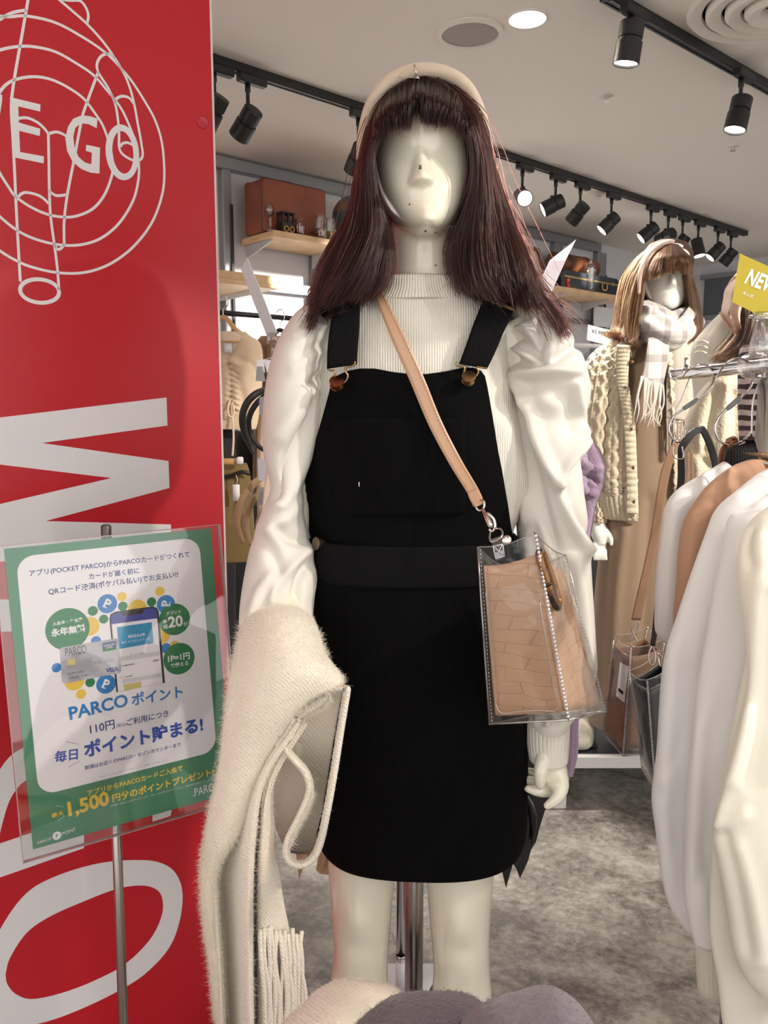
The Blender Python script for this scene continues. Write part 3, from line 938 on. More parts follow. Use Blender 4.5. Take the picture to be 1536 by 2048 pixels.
words('110円', (602, 1424), (768, 1386), 'navy', 0.0002, 0.02); words('(税込)', (776, 1384), (842, 1370), 'navy', 0.0002, 0.01); words('ご利用につき', (848, 1372), (1128, 1306), 'navy', 0.0002)
words('毎日', (364, 1614), (520, 1590), 'royal', 0.0002, 0.03); words('ポイント貯まる!', (562, 1580), (1358, 1400), 'royal', 0.0002, 0.04)
words('詳細はお近くのPARCO・セゾンカウンターまで', (566, 1668), (1208, 1508), 'navy', 0.0002)
words('※ポイントの付与には条件がございます。くわしくは店頭にておたずねください。', (670, 1722), (1124, 1604), 'grey', 0.0002, 0.0)
words('アプリからPARCOカードご入会で', (584, 1842), (1222, 1668), 'yellow', 0.0002, 0.025)
words('最大', (348, 1994), (428, 1966), 'yellow', 0.0002, 0.02); words('1,500', (458, 1976), (732, 1896), 'yellow', 0.0002, 0.035)
words('円分のポイントプレゼント!', (752, 1880), (1428, 1700), 'yellow', 0.0002, 0.03)
words('※特典の進呈には条件がございます。詳しくはお問い合わせください。進呈時期は後日となります。', (740, 1916), (1420, 1736), 'lgrey', 0.0002, 0.0)
words('仙台', (1284, 1846), (1304, 1842), 'white', 0.0002, 0.0); words('PARCO', (1302, 1846), (1470, 1794), 'white', 0.0002, -0.005, tall=0.0125)
words('PARCO', (252, 2166), (342, 2134), 'white', 0.0002, 0.0); disc('mark_disc', 380, 2108, 30, 'white', 0.0002); p_mark(380, 2108, 14, 0.0, 'green', 0.0003)
words('POINT', (416, 2106), (508, 2072), 'white', 0.0002, 0.0)
for a, c in (((440, 1478), (522, 1498)), ((458, 1652), (534, 1606)), ((376, 1908), (424, 1916)), ((386, 2008), (432, 1976))):
    b = MB(); line_on(b, [sq(*c6(*a), 0.0002), sq(*c6(*c), 0.0002)], SN, 0.0006); b.build('accent_line', PM['navy'] if a[1] < 1700 else PM['lgrey'], paper, smooth=False)
# ------------------------------------------------------------------ the mannequin in front
MB_Y = 1.21
M_SKIN = mat('glossy_ivory_lacquer', (234, 230, 212), 0.16, spec=0.55, coat=0.5)
mq = thing('mannequin', 'ivory mannequin with auburn wig, white puff sleeve top and black corduroy pinafore dress', 'mannequin', [0.04, MB_Y, 0.0])

def loft(rows, nr, nc=40, e=1.0):
    b = MB(); b.grid(rings(rows, nr, nc, e), True, True, True, flip=True)
    return np.vstack(b.v), b.f
def limb(pts, rad, n=24, nc=24):
    p = np.array(pts, float); q = arc_cat(np.hstack([p, np.array(rad, float)[:, None]]), n)
    b = MB(); b.tube(q[:, :3], q[:, 3], nc)
    return np.vstack(b.v), b.f

HEAD = [(182, 835, 865, 1.215, .01, .02), (190, 805, 890, 1.213, .035, .05), (212, 772, 920, 1.21, .068, .085), (244, 755, 938, 1.21, .092, .10), (280, 749, 943, 1.21, .104, .105),
        (330, 749, 944, 1.21, .104, .105), (375, 756, 941, 1.20, .098, .105), (410, 768, 932, 1.195, .098, .095), (435, 784, 918, 1.185, .094, .08), (452, 800, 902, 1.175, .088, .06),
        (463, 818, 886, 1.16, .075, .05), (469, 836, 870, 1.145, .05, .04)]
NECK = [(400, 800, 905, 1.24, .05, .05), (450, 781, 916, 1.235, .062, .055), (500, 780, 915, 1.23, .062, .058), (550, 779, 917, 1.228, .062, .06), (590, 768, 930, 1.226, .066, .065), (640, 715, 985, 1.225, .07, .07)]
TORSO = [(590, 760, 940, 1.225, .06, .06), (625, 680, 1010, 1.225, .075, .075), (700, 650, 1012, 1.22, .085, .085), (850, 655, 1010, 1.21, .10, .08), (1000, 670, 985, 1.21, .085, .08),
         (1090, 665, 990, 1.21, .085, .08), (1250, 650, 1015, 1.21, .095, .10), (1450, 655, 1020, 1.21, .095, .10), (1560, 665, 1010, 1.21, .085, .085)]
LEGL = [(1480, 662, 820, 1.21, .075, .08), (1600, 656, 805, 1.21, .072, .075), (1700, 656, 794, 1.205, .066, .068), (1770, 659, 788, 1.20, .062, .062), (1840, 664, 782, 1.20, .06, .056), (1890, 667, 778, 1.20, .057, .055),
        (1940, 664, 776, 1.205, .052, .056), (1990, 656, 776, 1.21, .052, .06), (2060, 652, 776, 1.215, .052, .062), (2250, 672, 764, 1.22, .042, .045), (2480, 690, 752, 1.225, .032, .034), (2560, 690, 752, 1.22, .034, .04)]
LEGR = [(1480, 850, 1020, 1.21, .075, .08), (1600, 848, 1005, 1.21, .072, .075), (1700, 850, 992, 1.205, .066, .068), (1770, 854, 985, 1.20, .062, .062), (1840, 859, 980, 1.20, .06, .056), (1890, 864, 978, 1.20, .057, .055),
        (1940, 867, 980, 1.205, .052, .056), (1990, 864, 984, 1.21, .052, .06), (2060, 862, 986, 1.215, .052, .062), (2250, 876, 970, 1.22, .042, .045), (2480, 892, 952, 1.225, .032, .034), (2560, 892, 952, 1.22, .034, .04)]
parts = [loft(HEAD, 60, 48), loft(NECK, 24, 32), loft(TORSO, 40, 40), loft(LEGL, 50, 32), loft(LEGR, 50, 32)]
# nose: a clean ridge from the brow to the tip
NOSE = [(280, 827, 853, 1.125, .012, .02), (312, 823, 859, 1.122, .021, .02), (340, 819, 866, 1.120, .031, .02), (362, 815, 872, 1.118, .040, .02), (374, 813, 875, 1.117, .040, .02), (380, 820, 868, 1.117, .025, .02)]
parts.append(loft(NOSE, 20, 20, 1.15))
# arms
parts.append(limb([P(668, 655, 1.22), P(620, 760, 1.22), P(585, 950, 1.21), P(560, 1130, 1.17)], (.048, .045, .04, .036)))
parts.append(limb([P(560, 1100, 1.18), P(560, 1180, 1.14), P(562, 1240, 1.075), P(562, 1290, 1.045), P(560, 1320, 1.035)], (.036, .036, .033, .027, .024)))
parts.append(limb([P(1000, 655, 1.22), P(1055, 760, 1.22), P(1085, 950, 1.21), P(1092, 1150, 1.20), P(1094, 1350, 1.17), P(1096, 1500, 1.155), P(1098, 1530, 1.152)], (.048, .045, .04, .036, .030, .024, .022)))
# the hand that shows: flat palm, four fingers bent in, straight thumb
def finger(pts, r):
    return limb(pts, r, 14, 12)
HY = 1.15
parts.append(limb([P(1096, 1495, HY), P(1102, 1530, HY), P(1110, 1562, HY), P(1112, 1576, HY)], (.020, .023, .021, .012), 16, 20))
parts.append(finger([P(1090, 1508, HY - .012), P(1083, 1532, HY - .022), P(1080, 1556, HY - .026), P(1081, 1578, HY - .024)], (.013, .0115, .0098, .006)))
parts.append(finger([P(1118, 1545, HY - .012), P(1124, 1574, HY - .02), P(1112, 1598, HY - .028), P(1088, 1616, HY - .03)], (.0125, .011, .0092, .0055)))
parts.append(finger([P(1112, 1560, HY + .004), P(1100, 1580, HY + .002), P(1076, 1582, HY - .006), P(1050, 1576, HY - .012)], (.0115, .0102, .009, .0055)))
parts.append(finger([P(1108, 1552, HY + .02), P(1090, 1566, HY + .022), P(1064, 1563, HY + .018), P(1041, 1556, HY + .012)], (.011, .0098, .0085, .0055)))
parts.append(finger([P(1104, 1540, HY + .034), P(1086, 1547, HY + .04), P(1064, 1545, HY + .04), P(1046, 1538, HY + .036)], (.0095, .0088, .0075, .005)))
# the hidden hand under the scarf
WY = P(560, 1318, 1.035)
parts.append(limb([WY, WY + [0.002, -0.010, -0.045], WY + [0.004, -0.012, -0.078]], (.022, .022, .016), 10, 16))
for k in range(4):
    o = WY + np.array([-0.020 + 0.0145 * k, -0.011, -0.074])
    parts.append(finger([o, o + [0, -0.002, -0.034], o + [0, 0.004, -0.056], o + [0, 0.016, -0.068 - 0.004 * (k in (1, 2))]], (.009, .0085, .0075, .0055)))
parts.append(finger([WY + [0.018, -0.006, -0.02], WY + [0.032, -0.01, -0.045], WY + [0.036, -0.008, -0.068]], (.0105, .0095, .0065)))
V, F = fused(parts, 0.0034, 5)
# soften the face: eye hollows, cheeks, chin, mouth plane, knee caps
Q = proj(V)
front = V[:, 1] < 1.17
face = front & (Q[:, 1] < 470)
h = np.zeros(len(V))
def dent(cx, cy, rx, ry, amp):
    return amp * np.exp(-((Q[:, 0] - cx) / rx) ** 2 - ((Q[:, 1] - cy) / ry) ** 2)
h += np.where(face, dent(798, 305, 34, 26, .0085) + dent(893, 303, 34, 26, .0085) - dent(790, 375, 34, 30, .004) - dent(902, 372, 34, 30, .004) - dent(852, 438, 26, 20, .006) + dent(850, 404, 40, 12, .003), 0)
kn = (V[:, 1] < 1.18) & (Q[:, 1] > 1750)
h += np.where(kn, -dent(712, 1838, 30, 34, .008) - dent(912, 1848, 30, 34, .008) + dent(722, 1900, 40, 20, .004) + dent(918, 1905, 40, 20, .004), 0)
V[:, 1] += h
body = add('body', V, F, M_SKIN, mq)
# chipped lacquer on the face
b = MB()
FV = V[face]; FQ = Q[face]
for x, y, r in ((839, 333, .0017), (841, 339, .0021), (820, 408, .0015), (852, 463, .0018), (868, 465, .0013), (873, 464, .0014), (893, 493, .0012), (871, 530, .0013)):
    sel = (V[:, 1] < 1.2)
    k = np.argmin(np.hypot(Q[sel, 0] - x, Q[sel, 1] - y)); c = V[sel][k]
    d = np.array([0, 0, CAM_H]) - c; d /= np.linalg.norm(d)
    b.lathe([(r, -0.001), (r, 0.0004), (r * 0.4, 0.0007)], c, d, 8)
b.build('lacquer_chip', mat('chipped_dark', (70, 62, 52), 0.8), mq)

# ---- knit top with woven puff sleeves
M_KNIT = mat('white_rib_knit', (219, 215, 204), 0.85, sheen=0.25, wave=('X', 88, 0.45, 0.1), bump=(500, 0.2, 2))
M_WOVEN = mat('white_woven_cotton', (217, 213, 205), 0.85, spec=0.12, sheen=0.1, sss=0.0, bump=(900, 0.10, 2))
M_RIB = mat('white_rib_trim', (220, 216, 204), 0.85, sheen=0.2, bump=(500, 0.2, 2))
TOP = [(575, 742, 926, 1.226, .078, .075), (600, 716, 962, 1.226, .082, .08), (620, 668, 1000, 1.226, .087, .085), (650, 636, 1019, 1.222, .093, .09), (740, 634, 1018, 1.215, .100, .09), (830, 628, 1036, 1.21, .108, .09),
       (900, 620, 1054, 1.21, .112, .09), (960, 616, 1057, 1.21, .110, .09), (1010, 622, 1046, 1.21, .105, .09), (1060, 634, 1022, 1.21, .102, .09), (1120, 640, 1016, 1.21, .10, .09)]
G = rings(TOP, 110, 180, 0.9)
G = relief(G, [([(1010, 860), (1035, 940), (1050, 1000)], 16, 0.006), ([(985, 700), (1010, 800)], 20, -0.004), ([(650, 700), (640, 800)], 16, 0.004)])
top = add('knit_top', *(lambda b: (np.vstack(b.v), b.f))(MB().grid(G, True, False, False, flip=True)), M_KNIT, mq, solid=0.002)
# mock neck collar, ribs modelled
COLL = [(566, 741, 928, 1.222, .073, .072), (572, 739, 930, 1.222, .0755, .074), (590, 735, 935, 1.223, .080, .076), (604, 722, 948, 1.224, .0855, .08), (611, 714, 957, 1.224, .0862, .082)]
G = rings(COLL, 14, 480, 1.0)
cx = (G[:, :, :1].min(1, keepdims=True) + G[:, :, :1].max(1, keepdims=True)) / 2
c3 = np.concatenate([cx, np.full_like(cx, 1.223), G[:, :1, 2:3]], 2)
d = G - c3; d[:, :, 2] = 0
rib = 1 + 0.014 * np.sign(np.sin(np.arange(480) / 480 * 2 * math.pi * 120)) * np.abs(np.sin(np.arange(480) / 480 * 2 * math.pi * 120)) ** 0.6
G = G + d * (rib - 1)[None, :, None]
G[0] += (c3[0] - G[0]) * 0.03
add('collar', *(lambda b: (np.vstack(b.v), b.f))(MB().grid(G, True, flip=True)), M_RIB, top, solid=0.0025)

SLL = [(598, 650, 666, 1.222, .02, .03), (606, 628, 668, 1.222, .045, .05), (622, 603, 670, 1.22, .065, .065), (650, 578, 668, 1.215, .078, .075), (700, 552, 664, 1.21, .088, .08), (780, 535, 660, 1.20, .092, .085), (850, 530, 645, 1.195, .09, .085),
       (910, 532, 624, 1.19, .082, .08), (960, 542, 608, 1.185, .074, .078), (1000, 535, 604, 1.18, .072, .075), (1050, 514, 612, 1.17, .072, .074), (1100, 499, 626, 1.16, .075, .073), (1150, 488, 636, 1.145, .074, .07), (1200, 481, 630, 1.12, .072, .07),
       (1245, 480, 626, 1.085, .068, .075), (1275, 488, 618, 1.05, .058, .08), (1295, 510, 606, 1.03, .04, .08)]
SLR = [(596, 1040, 1052, 1.222, .015, .03), (602, 1028, 1068, 1.222, .04, .05), (616, 1020, 1092, 1.222, .062, .065), (645, 1018, 1116, 1.22, .075, .075), (680, 1016, 1141, 1.215, .084, .08), (720, 1014, 1160, 1.21, .09, .085), (765, 1012, 1172, 1.205, .092, .085),
       (800, 1012, 1173, 1.20, .09, .085), (835, 1013, 1166, 1.20, .088, .085), (866, 1016, 1175, 1.20, .088, .082), (905, 1022, 1163, 1.20, .084, .08), (950, 1028, 1158, 1.20, .08, .078), (1050, 1034, 1172, 1.20, .076, .074), (1150, 1040, 1178, 1.20, .072, .07),
       (1260, 1044, 1185, 1.19, .068, .068), (1340, 1046, 1189, 1.185, .064, .064), (1390, 1048, 1172, 1.18, .058, .06), (1430, 1052, 1142, 1.172, .05, .054), (1450, 1058, 1131, 1.17, .044, .046)]
foldR = [([(1026, 610), (1055, 603), (1080, 615)], 8, .006), ([(1030, 640), (1050, 632), (1074, 622), (1092, 622)], 8, -.009), ([(1024, 655), (1048, 655), (1064, 668)], 7, .006),
         ([(1078, 628), (1084, 660), (1074, 712)], 10, -.009), ([(1100, 630), (1108, 670), (1098, 715)], 10, .006), ([(1024, 672), (1048, 680), (1070, 714)], 8, -.010),
         ([(1022, 696), (1045, 706), (1068, 718)], 7, .008), ([(1024, 716), (1050, 730), (1080, 726), (1118, 712), (1150, 694)], 10, -.011), ([(1024, 748), (1070, 744), (1110, 742), (1150, 745)], 11, .010),
         ([(1040, 775), (1090, 775), (1140, 800), (1160, 850)], 24, -.009), ([(1060, 830), (1110, 840), (1140, 860)], 30, -.008), ([(1152, 770), (1166, 820), (1174, 862)], 8, .008),
         ([(1022, 765), (1048, 815), (1072, 868), (1096, 930), (1124, 985), (1148, 1050), (1172, 1100)], 12, .012), ([(1020, 800), (1040, 860), (1062, 930), (1085, 1010), (1110, 1090)], 14, -.008),
         ([(1172, 880), (1150, 910), (1130, 940), (1122, 968)], 8, .009), ([(1160, 920), (1140, 960), (1134, 985)], 10, -.008), ([(1126, 985), (1150, 1030), (1172, 1065)], 9, -.010), ([(1060, 1060), (1085, 1150), (1110, 1250), (1130, 1350)], 14, -.007), ([(1050, 1000), (1060, 1100), (1078, 1250)], 12, .007),
         ([(1150, 1120), (1165, 1220), (1172, 1330)], 12, .008), ([(1080, 1445), (1090, 1400), (1110, 1360)], 7, -.006), ([(1110, 1448), (1125, 1400), (1150, 1370)], 7, -.006), ([(1096, 1446), (1108, 1405)], 6, .005)]
foldL = [([(664, 640), (640, 634), (615, 640)], 7, -.006), ([(664, 655), (630, 652), (590, 672)], 8, .005), ([(664, 690), (640, 690), (600, 712)], 8, -.006), ([(664, 704), (630, 708), (585, 740)], 9, .005),
         ([(664, 752), (640, 755), (620, 768)], 9, -.009), ([(655, 775), (632, 830), (605, 880), (578, 930), (556, 985)], 15, -.012), ([(662, 770), (648, 840), (622, 900), (596, 950), (560, 1010)], 12, .009),
         ([(620, 780), (590, 830), (560, 870)], 18, .006), ([(560, 1060), (580, 1075), (610, 1082)], 10, -.008), ([(520, 1080), (545, 1110), (570, 1180)], 14, -.006), ([(600, 1000), (570, 1040), (540, 1060)], 14, .006),
         ([(626, 1095), (595, 1120), (560, 1165), (545, 1205)], 10, .008), ([(618, 1130), (600, 1160), (590, 1215)], 9, -.010), ([(545, 1150), (520, 1185), (505, 1230)], 12, .006)]
def sleeve(nm, rows, folds, seed):
    G = rings(rows, 190, 120, 0.92)
    G = relief(G, [(p_, w_, a_ * 1.35) for p_, w_, a_ in folds])
    n = normals_grid(G, True)
    G = G + n * (0.0022 * fbm(G, 22, seed, 2))[:, :, None]
    return add(nm, *(lambda b: (np.vstack(b.v), b.f))(MB().grid(G, True, True, False, flip=True)), M_WOVEN, top)
sleeve('puff_sleeve', SLL, [(p_, w_ * 1.1, a_ * (0.55 if k_ < 4 else 1.0)) for k_, (p_, w_, a_) in enumerate(foldL)], 3)
sleeve('puff_sleeve', SLR, foldR, 4)
CUF = [(1436, 1056, 1134, 1.172, .038, .04), (1446, 1055, 1134, 1.17, .0375, .039), (1480, 1056, 1133, 1.165, .036, .036), (1512, 1062, 1131, 1.158, .033, .033), (1518, 1063, 1130, 1.157, .032, .032)]
G = rings(CUF, 16, 240, 1.0)
c3 = G.mean(1, keepdims=True); d = G - c3; d[:, :, 2] = 0
G = G + d * (0.05 * np.abs(np.sin(np.arange(240) / 240 * math.pi * 34)) ** 0.6)[None, :, None]
add('cuff', *(lambda b: (np.vstack(b.v), b.f))(MB().grid(G, True, flip=True)), M_RIB, top, solid=0.002)

# ---- black corduroy pinafore
M_CORD = mat('black_corduroy', (7, 7, 8), 0.95, spec=0.1, sheen=0.0, wave=('X', 110, 0.35, 0.05))
M_CORD2 = mat('black_corduroy_strap', (10, 10, 12), 0.9, spec=0.15, wave=('X', 110, 0.4, 0.05))
SK = [(1068, 620, 1026, 1.21, .108, .10), (1085, 620, 1027, 1.21, .108, .10), (1140, 622, 1033, 1.21, .110, .105), (1180, 618, 1040, 1.21, .112, .11), (1240, 613, 1044, 1.21, .114, .115), (1400, 617, 1048, 1.21, .116, .12),
      (1540, 628, 1048, 1.21, .118, .12), (1610, 633, 1047, 1.21, .118, .12), (1650, 638, 1044, 1.21, .117, .119), (1670, 645, 1037, 1.21, .115, .117), (1680, 654, 1028, 1.21, .112, .114)]
G = rings(SK, 120, 160, 0.78)
n = normals_grid(G, True)
G = G + n * (0.0025 * fbm(G * [1, 1, 0.35], 17, 11, 2))[:, :, None]
dress = add('pinafore_dress', *(lambda b: (np.vstack(b.v), b.f))(MB().grid(G, True, flip=True)), M_CORD, mq, solid=0.003)
# bib: front sheet with shaped top edge
bl = cat(np.array([(744, 664), (780, 659), (850, 640), (900, 625), (940, 611), (975, 602), (1010, 599), (1045, 606), (1070, 616), (1092, 622)], float), 300)
br = cat(np.array([(744, 968), (780, 976), (850, 988), (900, 996), (940, 1004), (975, 1010), (1010, 1016), (1045, 1021), (1070, 1025), (1092, 1027)], float), 300)
tp = np.array([(0, 758), (.03, 752), (.10, 742), (.18, 737), (.28, 737), (.40, 744), (.52, 748), (.62, 748), (.74, 743), (.85, 736), (.93, 735), (.98, 741), (1, 752)])
topb = np.array([(r[0], r[4]) for r in cat(np.array(TOP, float), 200)])
topr = cat(np.array(TOP, float), 200)
def bib_pt(u, py, lift):
    xl, xr = np.interp(py, bl[:, 0], bl[:, 1]), np.interp(py, br[:, 0], br[:, 1])
    txl, txr, Yc, bf = [np.interp(py, topr[:, 0], topr[:, k]) for k in (1, 2, 3, 4)]
    px = xl + (xr - xl) * u
    L, Rr = P(txl, py, Yc), P(txr, py, Yc)
    cX, aX = (L[0] + Rr[0]) / 2, (Rr[0] - L[0]) / 2 + 0.004
    Y = Yc - bf * 0.8
    for _ in range(6):
        t = min(abs(P(px, py, Y)[0] - cX) / aX, 1.0)
        cs = t ** (1 / 0.9)
        Y = 0.5 * Y + 0.5 * (Yc - max((bf + 0.011 + lift) * (1 - cs * cs) ** 0.45, 0.03))
    return P(px, py, Y)
nu, nv = 96, 90
G = np.zeros((nv, nu, 3))
for j, u in enumerate(np.linspace(0, 1, nu)):
    y0 = np.interp(u, tp[:, 0], tp[:, 1])
    for i, v in enumerate(np.linspace(0, 1, nv)):
        G[i, j] = bib_pt(u, y0 + (1106 - y0) * v, 0.0)
G[:, :, 1] += 0.0016 * fbm(G, 24, 5, 2)
add('bib', *(lambda b: (np.vstack(b.v), b.f))(MB().grid(G, flip=True)), M_CORD, dress, solid=0.0035)
def bib_patch(name, corners, lift, nx=24, ny=24):
    """a second layer of cloth on the bib, between pixel columns and rows"""
    x0, x1, y0, y1 = corners
    G = np.zeros((ny, nx, 3))
    for i, py in enumerate(np.linspace(y0, y1, ny)):
        xl, xr = np.interp(py, bl[:, 0], bl[:, 1]), np.interp(py, br[:, 0], br[:, 1])
        k = 0.0
        if py > y1 - 18:
            k = 12 * (1 - math.sqrt(max(0, 1 - ((py - y1 + 18) / 18) ** 2)))
        for j, px in enumerate(np.linspace(x0 + k, x1 - k, nx)):
            G[i, j] = bib_pt((px - xl) / (xr - xl), py, lift)
    return add(name, *(lambda b: (np.vstack(b.v), b.f))(MB().grid(G, flip=True)), M_CORD, dress, solid=0.002)
bib_patch('pocket', (668, 932, 838, 1030), 0.0035)
# waistband, raised, and centre seam of the skirt
WB = [(1072, 619, 1028, 1.21, .1115, .104), (1076, 619, 1028, 1.21, .1125, .105), (1136, 621, 1034, 1.21, .1135, .109), (1141, 621, 1034, 1.21, .1125, .109)]
add('waistband', *(lambda b: (np.vstack(b.v), b.f))(MB().grid(rings(WB, 14, 160, 0.78), True, flip=True)), M_CORD2, dress, solid=0.002)
def strap(name, edges, mt, th=0.0025, n=40, parent=dress):
    """flat band: edges = rows of (xl, yl, xr, yr, Y)"""
    R = cat(np.array(edges, float), n)
    G = np.array([[P(r[0] + (r[2] - r[0]) * k, r[1] + (r[3] - r[1]) * k, r[4]) for k in np.linspace(0, 1, 7)] for r in R])
    return add(name, *(lambda b: (np.vstack(b.v), b.f))(MB().grid(G, flip=True)), mt, parent, solid=th)
strap('strap', [(654, 738, 714, 729, 1.108), (655, 700, 716, 695, 1.112), (660, 655, 719, 648, 1.118), (669, 602, 722, 588, 1.13), (676, 580, 728, 570, 1.16), (684, 572, 736, 562, 1.22), (700, 575, 752, 566, 1.30)], M_CORD2)
strap('strap', [(918, 728, 974, 738, 1.106), (932, 690, 991, 703, 1.11), (946, 650, 1007, 665, 1.118), (966, 598, 1028, 618, 1.13), (965, 582, 1026, 598, 1.16), (958, 572, 1018, 584, 1.22), (940, 570, 1000, 580, 1.30)], M_CORD2)
def wire(name, pts, r, m, parent, n=40, closed=False):
    b = MB(); p = arc_cat(np.array(pts, float), n); b.tube(p, r, 8, closed)
    return b.build(name, m, parent)
BY = 1.099
wire('adjuster', [P(664, 603, 1.124), P(700, 596, 1.122), P(728, 586, 1.124), P(731, 583, 1.127), P(729, 588, 1.122), P(700, 599, 1.12), P(664, 606, 1.122)], 0.0011, BRASS(), dress)
wire('adjuster', [P(964, 590, 1.124), P(974, 595, 1.121), P(1000, 606, 1.121), P(1026, 617, 1.123), P(1031, 613, 1.126), P(1027, 620, 1.121), P(1000, 610, 1.118), P(968, 597, 1.121)], 0.0012, BRASS(), dress)
for pts, bx, by, Rm in (([(655, 738), (660, 741), (668, 741), (671, 746), (665, 756), (668, 764), (678, 768), (690, 764), (696, 752), (690, 742), (694, 735), (706, 731), (710, 727), (709, 723)], 673, 765, mat('copper_button', (140, 84, 60), 0.25, 1.0)),
                        ([(914, 724), (912, 729), (918, 732), (926, 733), (930, 737), (928, 745), (932, 752), (942, 756), (952, 752), (957, 742), (952, 735), (958, 734), (968, 736), (974, 737)], 937, 755, BRASS())):
    q = [P(x, y, BY - 0.001) for x, y in pts]
    wire('buckle', q, 0.0013, BRASS(), dress, 60)
    c = P(bx, by, BY - 0.004)
    ax = np.array([0.02, -0.72, 0.66])
    b = MB(); b.lathe([(0.0005, 0.0042), (0.008, 0.0042), (0.0095, 0.0036), (0.0099, 0.0024), (0.0092, 0.0012), (0.006, 0.0), (0.006, -0.005), (0.0092, -0.006), (0.0092, -0.0075), (0.0005, -0.008)], c, ax, 28, False)
    b.build('button', Rm, dress, smooth='auto')
b = MB(); b.lathe([(0.004, -0.012), (0.0095, 0.0), (0.0098, 0.002), (0.009, 0.003), (0.0005, 0.0032)], P(634, 1087, 1.135), [-0.82, -0.55, 0.1], 24); b.build('button', mat('dull_brass', (120, 104, 84), 0.35, 0.9), dress, smooth='auto')
wire('loose_thread', [P(718, 964, 1.096), P(718, 970, 1.0955), P(718.5, 973, 1.0955)], 0.0005, WHITEP(), dress, 6)

# ---- boots, support pole, base
M_BOOT = mat('dark_boot_leather', (32, 27, 26), 0.35)
def boot(cxp, sgn):
    r = [(2014, cxp - 66, cxp + 62, 1.212, .066, .078), (2028, cxp - 65, cxp + 62, 1.213, .064, .076), (2080, cxp - 63, cxp + 60, 1.215, .060, .072), (2250, cxp - 50, cxp + 50, 1.22, .05, .055), (2450, cxp - 40, cxp + 40, 1.225, .042, .045)]
    b = MB(); G = rings(r, 40, 36, 1.0)
    b.grid(G, True, flip=True)
    o = b.build('boot', M_BOOT, mq, solid=0.003)
    c = G[-1].mean(0)
    b = MB()
    rows = []
    for t, w, hh in ((-0.06, .028, .05), (-0.05, .036, .075), (0.0, .04, .085), (0.06, .042, .06), (0.11, .044, .045), (0.15, .038, .035), (0.175, .022, .022)):
        a = np.linspace(0, math.pi, 14)
        top_ = np.stack([c[0] + w * np.cos(a), np.full(14, c[1] - t), 0.112 + hh * np.sin(a) ** 0.8], 1)
        rows.append(top_)
    b.grid(np.array(rows), True, True, True, flip=True)
    b.build('boot_foot', M_BOOT, o)
boot(716, -1); boot(922, 1)
M_PLINTH = mat('white_plinth', (226, 224, 226), 0.45)
b = MB(); b.box((0.006, 1.30, 0.055), (0.170, 0.30, 0.055), None, 0.004); b.build('plinth', M_PLINTH, mq, smooth=False)
pt, pb_ = P(829, 1700, 1.335), P(829, 1960, 1.335)
b = MB(); b.tube([[pt[0], 1.335, pt[2] + 0.25], [pt[0], 1.335, 0.11]], 0.0165, 20); b.build('support_pole', STEEL(), mq)
b = MB(); b.lathe([(0.10, 0), (0.10, 0.006), (0.02, 0.01), (0.02, 0.03)], [pt[0], 1.335, 0.1105], ZUP, 32); b.build('pole_flange', STEEL(), mq, smooth='auto')
b = MB(); b.box([pt[0], 1.30, 0.72], (0.022, 0.05, 0.022), None, 0.004); b.build('pole_socket', STEEL(), mq, smooth=False)
# ------------------------------------------------------------------ auburn wig of the front mannequin
M_HAIR = hair_mat('auburn_hair', (25, 10, 8), 0.22, 0.45)
M_WIGCAP = mat('dark_auburn_cap', (36, 17, 14), 0.6)
CAPR = [(150, 822, 874, 1.235, .02, .05), (162, 785, 912, 1.235, .045, .085), (188, 757, 936, 1.238, .068, .11), (230, 741, 952, 1.24, .102, .125), (262, 734, 960, 1.243, .122, .128), (280, 731, 963, 1.245, .122, .13), (290, 729, 965, 1.247, .09, .13), (302, 726, 968, 1.25, .06, .13), (400, 722, 978, 1.262, .045, .125), (500, 716, 990, 1.268, .04, .11),
        (575, 712, 1000, 1.27, .035, .095), (610, 735, 980, 1.27, .03, .08)]
b = MB(); b.grid(rings(CAPR, 60, 48), True, True, True, flip=True)
wig = b.build('wig', M_WIGCAP, mq)

